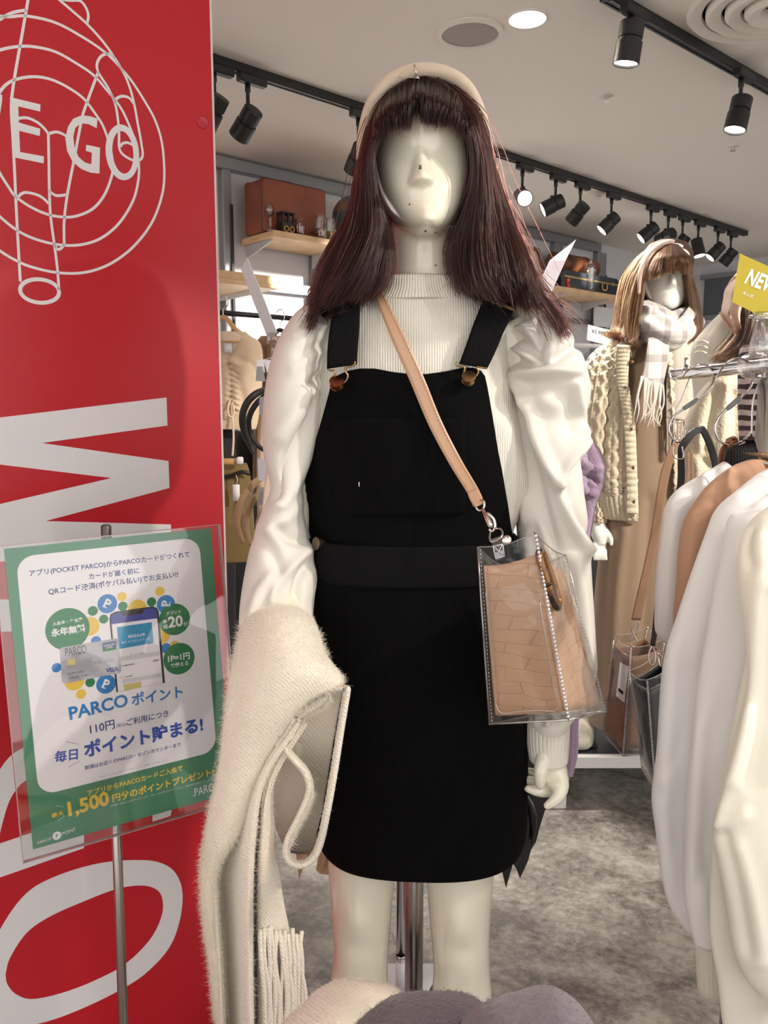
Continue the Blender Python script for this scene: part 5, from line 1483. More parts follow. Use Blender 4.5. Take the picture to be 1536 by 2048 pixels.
# ---- S hooks
def s_hook(label, rail_pts, down, sleeve_i, grp='chrome S hooks on the rail', r=0.0021):
    pts = [P(*q) for q in rail_pts + down]
    root = thing('s_hook', label, 'hook', pts[0], grp)
    p = arc_cat(np.array(pts), 80)
    b = MB(); b.tube(p, r, 10); b.build('wire', CHROME(), root)
    if sleeve_i:
        a, c = P(*sleeve_i[0]), P(*sleeve_i[1])
        b = MB(); b.tube(arc_cat(np.array([a, a * .8 + c * .2, a * .2 + c * .8, c]), 8), [0.003, .0042, .0045, .0045, .0045, .0045, .0042, .003], 12); b.build('grip_sleeve', mat('grey_vinyl_sleeve', (132, 134, 134), 0.5), root)
    return root
Yh2, Yh3 = 1.43, 1.32
s_hook('chrome S hook with grey grip carrying the black strap', [(1366, 752, Yh2 + .01), (1374, 742, Yh2 - .02), (1390, 732, Yh2 - .03), (1408, 729, Yh2 - .02), (1422, 737, Yh2 + .01), (1428, 750, Yh2 + .015)],
       [(1424, 770, Yh2), (1412, 786, Yh2), (1396, 798, Yh2), (1364, 820, Yh2), (1347, 833, Yh2), (1338, 854, Yh2), (1342, 872, Yh2), (1354, 884, Yh2), (1366, 880, Yh2), (1371, 866, Yh2), (1372, 856, Yh2)], ((1396, 798, Yh2), (1366, 818, Yh2)))
s_hook('chrome S hook with grey grip carrying the brown strap', [(1436, 752, Yh3 + .01), (1444, 736, Yh3 - .02), (1460, 721, Yh3 - .03), (1480, 717, Yh3 - .02), (1496, 726, Yh3 + .01), (1505, 748, Yh3 + .012)],
       [(1503, 768, Yh3), (1494, 784, Yh3), (1482, 794, Yh3), (1452, 820, Yh3), (1436, 838, Yh3), (1430, 856, Yh3), (1434, 874, Yh3), (1446, 886, Yh3), (1460, 890, Yh3), (1478, 886, Yh3), (1492, 876, Yh3), (1500, 862, Yh3)], ((1482, 794, Yh3), (1453, 819, Yh3)))
s_hook('thin wire hook at the rail end carrying the tan strap', [(1362, 745, 1.55), (1370, 736, 1.53), (1382, 742, 1.56)],
       [(1372, 775, 1.55), (1362, 800, 1.55), (1352, 818, 1.55), (1349, 850, 1.55), (1352, 872, 1.55), (1362, 878, 1.55), (1366, 868, 1.55)], None, r=0.0011)

# ---- hung bags
M_BSTRAP = mat('black_leather_strap', (24, 23, 25), 0.4)
bag2 = thing('shoulder_bag', 'clear vinyl bag with black pouch on a black strap below the S hook', 'bag', P(1320, 1545, 1.42), 'clear vinyl bags on the hooks')
band('strap', [(1384, 1000, 1398, 1000, 1.46), (1422, 950, 1434, 950, 1.455), (1417, 905, 1431, 902, 1.45), (1402, 868, 1410, 856, 1.44), (1396, 866, 1398, 854, 1.435), (1386, 874, 1380, 862, 1.425), (1368, 900, 1357, 890, 1.42), (1368, 915, 1355, 915, 1.425), (1369, 950, 1355, 950, 1.43), (1366, 985, 1352, 980, 1.43),
              (1356, 1020, 1340, 1014, 1.43), (1340, 1100, 1326, 1100, 1.43), (1322, 1200, 1310, 1200, 1.43), (1314, 1262, 1304, 1262, 1.43), (1309, 1292, 1300, 1290, 1.43)], M_BSTRAP, bag2, 0.003, 90)
wire('strap_buckle', [P(1364, 893, 1.412), P(1366, 916, 1.412), P(1348, 914, 1.412), P(1346, 892, 1.412)], 0.0014, SILVER(), bag2, 30)
wire('ring', [P(1303, 1292, 1.425), P(1297, 1312, 1.42), P(1301, 1330, 1.415), P(1309, 1326, 1.415), P(1310, 1306, 1.42), P(1305, 1293, 1.425)], 0.0013, SILVER(), bag2, 24)
M_BLKP = mat('black_pouch_leather', (26, 25, 28), 0.4)
clear_bag(bag2, [P(1258, 1342, 1.46), P(1294, 1360, 1.40), P(1352, 1322, 1.47)], [P(1284, 1535, 1.46), P(1312, 1590, 1.40), P(1372, 1560, 1.47)], M_BLKP, pocket=False)
bag3 = thing('shoulder_bag', 'clear vinyl bag with brown pouch and price tag on a tan strap', 'bag', P(1260, 1500, 1.60), 'clear vinyl bags on the hooks')
M_BRNP = mat('brown_pouch_leather', (140, 106, 78), 0.4); croc(M_BRNP, 60)
band('strap', [(1358, 880, 1374, 872, 1.585), (1346, 886, 1362, 878, 1.57), (1336, 905, 1352, 905, 1.565), (1322, 945, 1340, 948, 1.565), (1312, 1000, 1330, 1002, 1.565), (1302, 1065, 1320, 1066, 1.565), (1286, 1140, 1304, 1142, 1.565), (1272, 1200, 1290, 1202, 1.565), (1263, 1240, 1282, 1241, 1.565)], mat('tan_strap_darker', (160, 124, 96), 0.4, bump=(60, .15, 3)), bag3, 0.0025, 50)
wire('clasp', [P(1272, 1241, 1.56), P(1264, 1256, 1.56), P(1268, 1270, 1.56), P(1274, 1262, 1.56), P(1278, 1243, 1.56)], 0.0016, SILVER(), bag3, 24)
wire('ring', [P(1268, 1270, 1.56), P(1260, 1284, 1.56), P(1268, 1294, 1.56), P(1274, 1284, 1.56), P(1268, 1270, 1.56)], 0.0013, SILVER(), bag3, 24)
clear_bag(bag3, [P(1228, 1270, 1.60), P(1262, 1294, 1.535), P(1330, 1276, 1.62)], [P(1204, 1462, 1.60), P(1246, 1512, 1.535), P(1292, 1508, 1.63)], M_BRNP, pocket=False, pouch_in=0.13)
tg = MB(); tg.poly([P(1240, 1324, 1.545), P(1232, 1392, 1.545), P(1249, 1406, 1.54), P(1257, 1334, 1.54)], np.array([-0.4, -0.9, 0]), 0.0006); tg.build('price_tag', WHITEP(), bag3, smooth=False)
b = MB()
for k in range(7):
    t = k / 7.0
    a0, a1 = P(1238 + 9 * t, 1376 + 8 * t, 1.5435 - 0.003 * t), P(1237.6 + 9 * t, 1382 + 8 * t, 1.5435 - 0.003 * t)
    b.tube([a0, a1], 0.0006 if k % 2 else 0.001, 4)
b.build('barcode', mat('ink_black', (30, 28, 30), 0.6), bag3)
bag4 = thing('leather_bag', 'bag hung by a folded brown leather strap, mostly hidden behind the white sleeve', 'bag', P(1455, 1040, 1.36))
band('strap', [(1434, 1000, 1452, 1000, 1.35), (1435, 940, 1453, 940, 1.34), (1438, 905, 1456, 902, 1.33), (1448, 886, 1462, 878, 1.325), (1458, 880, 1474, 876, 1.33), (1466, 888, 1478, 890, 1.345), (1468, 930, 1480, 930, 1.36), (1468, 1000, 1480, 1000, 1.37)], mat('brown_leather_strap', (138, 86, 58), 0.4), bag4, 0.003, 40)
band('strap', [(1446, 1000, 1462, 1000, 1.345), (1447, 940, 1463, 940, 1.335), (1452, 900, 1466, 898, 1.323), (1458, 884, 1470, 880, 1.32)], mat('brown_leather_strap', (138, 86, 58), 0.4), bag4, 0.003, 24)
b = MB(); b.box(P(1460, 1075, 1.37), (0.05, 0.02, 0.06), None, 0.012); b.build('pouch', mat('brown_leather_strap', (138, 86, 58), 0.4), bag4)
band('tan_tie', [(1375, 905, 1379, 905, 1.60), (1374, 950, 1379, 950, 1.60), (1368, 985, 1374, 985, 1.60)], mat('tan_cord', (164, 128, 96), 0.6), bag3, 0.002, 12)
band('tan_tie', [(1381, 900, 1386, 900, 1.60), (1383, 940, 1388, 940, 1.60), (1384, 975, 1389, 975, 1.60)], mat('tan_cord', (164, 128, 96), 0.6), bag3, 0.002, 12)

# ---- blouses on hangers
M_WHITEB = mat('white_blouse_cotton', (238, 237, 238), 0.85, spec=0.12, sheen=0.1, bump=(900, 0.08, 2))
M_IVORYB = mat('ivory_blouse_cotton', (243, 240, 226), 0.85, spec=0.12, sheen=0.1, bump=(900, 0.08, 2))
M_BROWNB = mat('brown_blouse_cotton', (188, 148, 122), 0.85, spec=0.12, sheen=0.1, bump=(900, 0.08, 2))
M_BLKKNIT = mat('black_rib_knit', (14, 14, 18), 0.9, wave=('X', 90, 0.5, 0.1))
M_TANKNIT = mat('tan_rib_knit', (150, 116, 84), 0.9, wave=('X', 90, 0.5, 0.1))
def blouse(label, rows, Y, m, knit, neck, folds, cuff=None, seed=0, th=0.72):
    top = rows[0]
    root = thing('blouse', label, 'blouse', P(rows[-1][1] + 60, rows[-1][0], Y), 'puff sleeve blouses on the rack')
    R = [(r[0], r[1], r[2], Y, r[3] * th, r[3] * th) for r in rows]
    G = rings(R, 150, 90, 0.9); G = relief(G, [(p_, w_ * 1.25, a_ * 0.72) for p_, w_, a_ in folds])
    n = normals_grid(G, True); G = G + n * (0.0035 * fbm(G * [1, 1, 0.5], 20, seed, 2))[:, :, None]
    b = MB(); b.grid(G, True, True, True, flip=True); b.build('puff_sleeve', m, root)
    if cuff:
        y0, y1, x0, x1 = cuff
        G = rings([(y0, x0 - 2, x1 + 2, Y, .022, .022), (y0 + 12, x0, x1, Y, .02, .02), (y1, x0 + 6, x1 + 2, Y, .018, .018)], 10, 120, 1.0)
        c3 = G.mean(1, keepdims=True); G = G + (G - c3) * [1, 1, 0] * (0.05 * np.abs(np.sin(np.arange(120) / 120 * math.pi * 20)))[None, :, None]
        b = MB(); b.grid(G, True, True, True, flip=True); b.build('cuff', M_RIB if m is not M_BROWNB else M_TANKNIT, root)
    # knitted body and yoke, running out of the frame
    pl = P(neck[0], neck[1], Y); xr = RX * 2 - pl[0]
    zt = pl[2]; cX = RX
    rows3 = []
    for dz, inn, bb in ((0.015, 0.06, .012), (0.0, 0.0, .028), (-0.05, -0.005, .036), (-0.2, 0.03, .038), (-0.45, 0.02, .04), (-0.55, 0.02, .036)):
        a = np.linspace(0, 2 * math.pi, 48, endpoint=False)
        cx, w = (pl[0] + xr) / 2, (xr - pl[0]) / 2 - inn
        rows3.append(np.stack([cx + w * se(np.cos(a), .7), Y - bb * th * 1.05 * np.sin(a), np.full(48, zt + dz)], 1))
    b = MB(); b.grid(np.array(rows3), True, True, True); b.build('knit_body', knit, root)
    b = MB(); b.tube(arc_cat(np.array([[RX, Y - 0.008, RZ + 0.004], [RX + 0.012, Y, RZ + 0.018], [RX + 0.018, Y, RZ], [RX, Y, RZ - 0.05], [RX, Y, zt + 0.02]]), 24), 0.0016, 8)
    b.build('hanger', SILVER(), root)
    return root
blouse('white blouse with black knit yoke, farthest back of the blouses on the rack', [(916, 1462, 1490, .012), (928, 1440, 1520, .022), (950, 1404, 1545, .03), (978, 1358, 1560, .036), (1012, 1332, 1560, .04), (1066, 1323, 1560, .042), (1150, 1313, 1550, .042), (1250, 1309, 1540, .042), (1275, 1318, 1535, .042), (1300, 1334, 1530, .04), (1400, 1350, 1500, .036), (1500, 1370, 1480, .03)], 1.30, M_WHITEB, M_BLKKNIT, (1452, 898),
       [([(1412, 940), (1408, 985), (1416, 1030)], 7, .009), ([(1425, 945), (1440, 975), (1450, 1010)], 12, -.008), ([(1370, 970), (1390, 1000), (1380, 1060)], 14, -.006), ([(1350, 1020), (1340, 1120), (1332, 1240)], 10, .005)], seed=51)
blouse('tan brown blouse, the only coloured sleeve between white blouses', [(918, 1502, 1530, .012), (930, 1470, 1560, .022), (950, 1440, 1575, .03), (978, 1410, 1580, .036), (1010, 1387, 1585, .04), (1050, 1367, 1580, .042), (1100, 1359, 1575, .042), (1180, 1354, 1565, .042), (1250, 1349, 1550, .042), (1330, 1356, 1530, .038), (1430, 1380, 1500, .032)], 1.235, M_BROWNB, M_TANKNIT, (1516, 925),
       [([(1462, 945), (1456, 990), (1462, 1030)], 7, .009), ([(1476, 960), (1490, 990), (1500, 1030)], 12, -.008), ([(1440, 985), (1436, 1040), (1420, 1120)], 14, -.007), ([(1390, 1040), (1378, 1150), (1372, 1260)], 10, .005)], seed=52)
blouse('white blouse just in front of the tan brown one, long hanging sleeve', [(938, 1540, 1570, .012), (955, 1512, 1600, .022), (985, 1474, 1620, .032), (1020, 1434, 1630, .038), (1066, 1414, 1630, .042), (1150, 1384, 1610, .044), (1233, 1357, 1590, .044), (1300, 1336, 1570, .044), (1366, 1326, 1550, .044), (1500, 1317, 1520, .042), (1593, 1306, 1500, .04), (1666, 1313, 1490, .04), (1750, 1323, 1480, .036), (1816, 1340, 1450, .03), (1862, 1372, 1430, .02)], 1.17, M_WHITEB, M_WHITEB, (1560, 945),
       [([(1480, 1000), (1440, 1080), (1410, 1180), (1390, 1300)], 16, .006), ([(1430, 1100), (1390, 1250), (1370, 1400), (1360, 1600), (1362, 1800)], 18, -.010), ([(1345, 1300), (1335, 1450), (1330, 1600)], 12, .006), ([(1325, 1590), (1345, 1620), (1352, 1700)], 12, -.006), ([(1360, 1480), (1345, 1520), (1330, 1540)], 10, -.005)], seed=53)
blouse('white blouse second from the front, ribbed cuff showing at the bottom', [(965, 1560, 1590, .012), (985, 1540, 1630, .022), (1012, 1498, 1650, .032), (1036, 1458, 1660, .038), (1090, 1448, 1660, .042), (1180, 1428, 1650, .044), (1280, 1412, 1640, .044), (1366, 1398, 1620, .044), (1470, 1388, 1600, .044), (1566, 1377, 1580, .044), (1716, 1367, 1560, .044), (1800, 1370, 1540, .04), (1850, 1378, 1520, .034), (1892, 1390, 1470, .024)], 1.10, M_WHITEB, M_WHITEB, (1580, 975),
       [([(1520, 1020), (1480, 1120), (1450, 1250), (1430, 1400)], 18, .006), ([(1470, 1150), (1440, 1350), (1425, 1550), (1420, 1750)], 22, -.011), ([(1400, 1450), (1392, 1600), (1384, 1750)], 10, .007), ([(1400, 1700), (1420, 1740), (1430, 1830)], 12, -.006)], cuff=(1884, 1990, 1392, 1440), seed=54)
blouse('ivory white blouse nearest the viewer, cut by the right frame edge', [(990, 1570, 1600, .012), (1016, 1538, 1650, .022), (1043, 1506, 1680, .034), (1083, 1484, 1700, .042), (1150, 1478, 1700, .046), (1250, 1490, 1700, .046), (1366, 1494, 1690, .046), (1473, 1470, 1690, .048), (1560, 1448, 1690, .048), (1656, 1427, 1680, .048), (1720, 1434, 1680, .048), (1783, 1446, 1670, .046), (1850, 1458, 1660, .044), (1900, 1468, 1650, .04), (1950, 1488, 1640, .034), (1985, 1515, 1620, .022)], 0.985, M_IVORYB, M_IVORYB, (1600, 1000),
       [([(1500, 1060), (1494, 1100), (1504, 1130)], 12, -.008), ([(1520, 1080), (1515, 1250), (1500, 1420), (1470, 1560)], 14, .010), ([(1505, 1420), (1480, 1520), (1450, 1600), (1432, 1655)], 9, .010), ([(1535, 1200), (1530, 1400), (1505, 1560)], 20, -.008), ([(1430, 1660), (1450, 1680), (1475, 1760), (1500, 1900)], 12, -.010), ([(1436, 1655), (1460, 1650), (1490, 1630)], 9, .008), ([(1470, 1700), (1500, 1800), (1520, 1920)], 16, .008)], cuff=(1975, 2070, 1560, 1610), seed=55)
# long ivory skirt-like sleeve end behind the nearest blouse
blouse('ivory blouse whose lower sleeve shows between the two nearest white ones', [(1000, 1590, 1620, .012), (1040, 1560, 1650, .03), (1200, 1520, 1650, .04), (1500, 1460, 1620, .042), (1700, 1425, 1600, .042), (1850, 1420, 1580, .04), (1960, 1436, 1560, .036), (2060, 1448, 1550, .03), (2120, 1470, 1540, .024)], 1.042, M_IVORYB, M_IVORYB, (1600, 990), [], seed=56, th=0.45)
# ------------------------------------------------------------------ other mannequins
def poly_part(name, G, m, parent, closed=True, caps=(False, False), solid=0.0):
    b = MB(); b.grid(G, closed, caps[0], caps[1], flip=True)
    return b.build(name, m, parent, solid=solid)

# ---- second mannequin on the low stage
Y2 = 2.80
M_STAGE_W = mat('stage_white', (222, 220, 220), 0.45)
stg_y0, stg_z = 2.64, 0.19
sx0, sx1 = P(1040, 1515, stg_y0)[0], P(1420, 1515, stg_y0)[0]
stage = thing('display_stage', 'low white framed stage with black top under the second mannequin', 'stage', [(sx0 + sx1) / 2, 3.05, 0])
b = MB(); b.box([(sx0 + sx1) / 2, 3.05, stg_z - 0.012], ((sx1 - sx0) / 2 - 0.02, 0.39, 0.010), None); b.build('top_panel', mat('stage_black', (52, 53, 58), 0.35), stage, smooth=False)
for (c, h) in (([(sx0 + sx1) / 2, stg_y0 + 0.01, stg_z - 0.02], ((sx1 - sx0) / 2, 0.012, 0.022)), ([(sx0 + sx1) / 2, 3.45, stg_z - 0.02], ((sx1 - sx0) / 2, 0.012, 0.022)), ([sx0, 3.05, stg_z - 0.02], (0.012, 0.4, 0.022)), ([sx1, 3.05, stg_z - 0.02], (0.012, 0.4, 0.022))):
    b = MB(); b.box(c, h, None, 0.003); b.build('frame_bar', M_STAGE_W, stage, smooth=False)
lx = (P(1106, 1600, stg_y0)[0] + P(1134, 1600, stg_y0)[0]) / 2
for x, y in ((lx, stg_y0 + 0.02), (sx1 - 0.03, stg_y0 + 0.02), (lx, 3.42), (sx1 - 0.03, 3.42)):
    b = MB(); b.box([x, y, (stg_z - 0.045) / 2], (0.022, 0.022, (stg_z - 0.045) / 2), None, 0.002); b.build('leg', M_STAGE_W, stage, smooth=False)

def head_shape(c, yaw, s=1.0):
    """head about its centre c, chin and nose towards -y before turning by yaw"""
    rows = [(0.118, .018, .0, .02, .03), (0.112, .045, .0, .045, .06), (0.092, .066, .0, .07, .088), (0.055, .075, .0, .088, .10), (0.01, .076, .0, .090, .10), (-0.035, .072, .0, .090, .085), (-0.07, .062, -.006, .088, .06), (-0.095, .046, -.02, .072, .03), (-0.108, .028, -.035, .05, .01), (-0.114, .012, -.045, .03, .0)]
    R = cat(np.array(rows, float), 44); a = np.linspace(0, 2 * math.pi, 36, endpoint=False)
    G = np.array([np.stack([r[1] * np.cos(a), r[2] - np.where(np.sin(a) > 0, r[3], r[4]) * np.sin(a), np.full(36, r[0])], 1) for r in R])
    b = MB(); b.grid(G, True, True, True)
    out = [(np.vstack(b.v), b.f)]
    ns = cat(np.array([(0.045, .008, -.088), (0.015, .010, -.099), (-0.01, .0125, -.110), (-0.03, .0165, -.121), (-0.040, .0175, -.119), (-0.046, .012, -.097)], float), 16)
    G = np.array([np.stack([r[1] * np.cos(a), -0.07 + (r[2] + 0.07) * np.maximum(np.sin(a), -0.3), np.full(36, r[0])], 1) for r in ns])
    b = MB(); b.grid(G, True, True, True); out.append((np.vstack(b.v), b.f))
    for z, w, y in ((-0.068, .019, -.090), (-0.077, .016, -.088)):
        G = np.array([np.stack([w * k[0] * np.cos(a), y - 0.006 * k[1] * np.sin(a), np.full(36, z + k[2])], 1) for k in ((.2, .3, .006), (.9, .9, .003), (1, 1, 0), (.9, .9, -.003), (.2, .3, -.006))])
        b = MB(); b.grid(G, True, True, True); out.append((np.vstack(b.v), b.f))
    cz, sz = math.cos(yaw), math.sin(yaw)
    Rz = np.array([[cz, -sz, 0], [sz, cz, 0], [0, 0, 1]])
    return [((v * s) @ Rz.T + np.asarray(c), f) for v, f in out]

m2 = thing('mannequin', 'white mannequin with brown bob wig in cable cardigan and long beige dress, on the stage', 'mannequin', [P(1330, 1500, Y2)[0], Y2, stg_z])
H2 = P(1334, 556, Y2); yaw2 = math.radians(-9)
parts = head_shape(H2, yaw2, 1.0)
n2x, n2z = H2[0], H2[2]
def L2(rows, nr=40, nc=32): return loft(rows, nr, nc)
parts.append(limb([H2 + [0, 0.03, -0.06], H2 + [0.0, 0.035, -0.15], H2 + [-0.02, 0.03, -0.24]], (.05, .048, .07)))
parts.append(L2([(690, 1268, 1362, Y2, .06, .06), (715, 1235, 1395, Y2, .075, .075), (850, 1245, 1385, Y2, .08, .08), (1000, 1240, 1370, Y2, .085, .08), (1180, 1235, 1360, Y2, .09, .09), (1300, 1240, 1350, Y2, .08, .08)]))
parts.append(limb([P(1240, 715, Y2), P(1200, 850, Y2), P(1190, 960, Y2), P(1194, 1040, Y2 - .03)], (.05, .042, .036, .028)))
parts.append(limb([P(1388, 715, Y2), P(1420, 850, Y2), P(1430, 980, Y2), P(1425, 1050, Y2)], (.05, .042, .036, .026)))
HW = P(1194, 1040, Y2 - .03)
parts.append(limb([HW, HW + [0.01, -0.01, -0.05], HW + [0.015, -0.02, -0.085]], (.026, .03, .018)))
for k in range(4):
    o = HW + np.array([-0.018 + 0.013 * k, -0.018, -0.08]); parts.append(limb([o, o + [0.004, -0.01, -0.035], o + [0.01, -0.005, -0.06]], (.009, .008, .006), 8, 10))
o = HW + np.array([0.025, -0.02, -0.03]); parts.append(limb([o, o + [0.015, -0.02, -0.03], o + [0.015, -0.025, -0.055]], (.01, .009, .006), 8, 10))
for px in (1262, 1330):
    q = P(px, 1300, Y2); parts.append(limb([q, [q[0], Y2, 0.7], [q[0] - 0.01, Y2, 0.30]], (.07, .05, .04)))
V, F = fused(parts, 0.005, 3)
add('body', V, F, mat('glossy_white_lacquer', (232, 231, 222), 0.2, coat=0.4), m2)
# boots
M_WBOOT = mat('ivory_boot_leather', (226, 220, 204), 0.25, coat=0.3)
for px, py_ in ((1160, 1503), (1262, 1503)):
    base = P(px, py_, Y2 - 0.06); z0 = stg_z + 0.001
    b = MB(); rows = []
    for t, w, hh, lift in ((-0.02, .028, .035, .0), (0.0, .036, .046, .0), (0.05, .038, .052, .0), (0.10, .036, .07, .006), (0.15, .034, .10, .012), (0.19, .030, .12, .016), (0.215, .02, .12, .02)):
        a = np.linspace(0, 2 * math.pi, 24, endpoint=False); s_ = np.sin(a)
        rows.append(np.stack([base[0] + w * se(np.cos(a), .8) + t * 0.35, np.full(24, base[1] - 0.03 + t), z0 + 0.012 + np.where(s_ > 0, hh * s_, 0.010 * s_)], 1))
    b.grid(np.array(rows), True, True, True, flip=True); o = b.build('boot', M_WBOOT, m2)
    top_ = P(px + 16, 1440, Y2)
    b = MB(); b.tube([[base[0] + 0.05, base[1] + 0.125, z0 + 0.06], [base[0] + 0.052, base[1] + 0.135, z0 + 0.14], [base[0] + 0.055, base[1] + 0.14, z0 + 0.30]], [.042, .042, .05], 22); b.build('boot_shaft', M_WBOOT, o)
    b = MB(); b.box([base[0] + 0.02, base[1] + 0.06, z0 + 0.004], (0.036, 0.09, 0.004), None, 0.003); b.build('sole', BLACK(), o, smooth=False)
# dress
M_DRESS2 = mat('beige_jersey', (136, 113, 91), 0.8, sheen=0.2, bump=(300, 0.15, 2))
DR2 = [(690, 1262, 1372, Y2, .08, .08), (760, 1230, 1400, Y2, .10, .09), (860, 1226, 1398, Y2, .105, .09), (1000, 1214, 1392, Y2, .105, .095), (1040, 1206, 1392, Y2, .105, .10), (1120, 1200, 1396, Y2, .11, .11), (1200, 1192, 1402, Y2, .12, .12), (1320, 1184, 1410, Y2, .13, .13), (1430, 1178, 1416, Y2, .14, .14), (1440, 1180, 1414, Y2, .138, .138)]
G = rings(DR2, 110, 120, .9); G = relief(G, [([(1250, 1060), (1235, 1200), (1225, 1420)], 10, .010), ([(1300, 1000), (1290, 1200), (1285, 1420)], 12, -.010), ([(1335, 1050), (1330, 1250), (1335, 1430)], 12, .010), ([(1215, 1100), (1205, 1250), (1200, 1420)], 8, -.008)])
poly_part('dress', G, M_DRESS2, m2, solid=0.003)
# cable cardigan
M_CABLE = mat('oatmeal_wool', (202, 189, 164), 0.9, sheen=0.3, bump=(180, 0.5, 3))
def cable(G, u, v, au, av):
    """cable pattern as relief; u across in cords, v along"""
    n = normals_grid(G, True)
    if np.mean(np.sum(n * (G - G.mean(1, keepdims=True)), 2)) < 0: n = -n
    uu, vv = np.meshgrid(np.arange(G.shape[1]) / G.shape[1] * au, np.arange(G.shape[0]) / G.shape[0] * av)
    f = uu % 1.0
    braid = np.maximum(np.cos((f - 0.5 + 0.20 * np.sin(vv * 6.283)) * 9), np.cos((f - 0.5 - 0.20 * np.sin(vv * 6.283)) * 9)) * (abs(f - 0.5) < 0.38)
    h = 0.0095 * np.clip(braid, -0.3, 1) + 0.0035 * (abs(f - 0.02) < 0.06) + 0.0015 * np.sin(vv * 44)
    return G + n * h[:, :, None]
# open front: left panel from the side to the placket, right panel behind the scarf
CL = [(686, 1236, 1352, Y2, .10, .10), (705, 1212, 1392, Y2, .115, .11), (760, 1198, 1412, Y2, .125, .115), (860, 1192, 1414, Y2, .128, .12), (960, 1188, 1412, Y2, .13, .125), (984, 1190, 1410, Y2, .13, .125)]
G = rings(CL, 150, 400, .9); G = cable(G, 0, 0, 14, 9)
R = cat(np.array(CL, float), 150)
px_open_l = np.interp(R[:, 0], [686, 766, 843, 1000], [1262, 1256, 1270, 1277]); px_open_r = np.interp(R[:, 0], [686, 766, 843, 1000], [1330, 1340, 1345, 1350])
Q = proj(G.reshape(-1, 3)).reshape(150, 400, 2)
b = MB(); keep = []
frontm = G[:, :, 1] < Y2
faces = []
for i in range(149):
    for j in range(400):
        k = (j + 1) % 400
        if frontm[i, j] and px_open_l[i] < Q[i, j, 0] < px_open_r[i]:
            continue
        faces.append((i * 400 + j, (i + 1) * 400 + j, (i + 1) * 400 + k, i * 400 + k))
cardi = add('cardigan', G.reshape(-1, 3), faces, M_CABLE, m2, solid=0.006)
HEM = [(982, 1190, 1411, Y2, .128, .122), (990, 1188, 1412, Y2, .13, .124), (1026, 1196, 1404, Y2, .126, .12), (1031, 1200, 1400, Y2, .12, .115)]
G = rings(HEM, 14, 420, .9); n = normals_grid(G, True); c3 = G.mean(1, keepdims=True)
G = G + (G - c3) * [1, 1, 0] * (0.035 * np.abs(np.sin(np.arange(420) / 420 * math.pi * 60)))[None, :, None]
Q = proj(G.reshape(-1, 3)).reshape(14, 420, 2)
faces = [(i * 420 + j, (i + 1) * 420 + j, (i + 1) * 420 + (j + 1) % 420, i * 420 + (j + 1) % 420) for i in range(13) for j in range(420) if not (G[i, j, 1] < Y2 and 1277 < Q[i, j, 0] < 1350)]
add('rib_hem', G.reshape(-1, 3), faces, M_CABLE, cardi, solid=0.006)
# ribbed placket with buttonholes
PLK = [(690, 1234, 1262), (730, 1232, 1258), (766, 1233, 1257), (800, 1240, 1263), (843, 1246, 1270), (900, 1250, 1273), (960, 1252, 1275), (1028, 1252, 1277)]
pk = cat(np.array(PLK, float), 220); G = np.zeros((220, 9, 3))
for i, (py, xl, xr) in enumerate(pk):
    for j, k in enumerate(np.linspace(0, 1, 9)):
        x = xl + (xr - xl) * k
        t = abs(x - 1303) / 112; G[i, j] = P(x, py, Y2 - 0.134 * math.sqrt(max(0.05, 1 - t * t)) - 0.006 - 0.004 * math.sin(k * math.pi) - 0.004 * abs(math.sin(i / 220 * math.pi * 34)))
poly_part('placket', G, M_CABLE, cardi, False, solid=0.005)
b = MB()
for py in (775, 858, 935, 1003):
    xl, xr = np.interp(py, pk[:, 0], pk[:, 1]), np.interp(py, pk[:, 0], pk[:, 2]); x = (xl + xr) / 2 + 4
    t = abs(x - 1303) / 112; yy = Y2 - 0.134 * math.sqrt(max(0.05, 1 - t * t)) - 0.0145
    b.tube([P(x, py - 3, yy), P(x + 1, py + 3, yy)], 0.0028, 8)
b.build('buttonhole', mat('dark_buttonhole', (96, 74, 54), 0.8), cardi)
CS = [(690, 1226, 1252, Y2, .03, .05), (700, 1200, 1252, Y2, .06, .065), (730, 1176, 1240, Y2, .075, .075), (780, 1167, 1228, Y2, .078, .075), (850, 1158, 1218, Y2, .075, .072), (916, 1157, 1212, Y2, .07, .07), (960, 1162, 1210, Y2, .062, .062), (985, 1174, 1208, Y2, .045, .05), (1030, 1178, 1208, Y2 - .02, .04, .045), (1044, 1180, 1208, Y2 - .025, .038, .04)]
G = rings(CS, 170, 160, .95); poly_part('sleeve', cable(G, 0, 0, 6, 10), M_CABLE, cardi)
CS = [(690, 1378, 1402, Y2, .03, .05), (700, 1376, 1428, Y2, .06, .065), (730, 1388, 1446, Y2, .075, .075), (850, 1404, 1462, Y2, .075, .072), (960, 1408, 1456, Y2, .062, .062), (1044, 1408, 1440, Y2, .038, .04)]
G = rings(CS, 120, 100, .95); poly_part('sleeve', cable(G, 0, 0, 6, 10), M_CABLE, cardi)
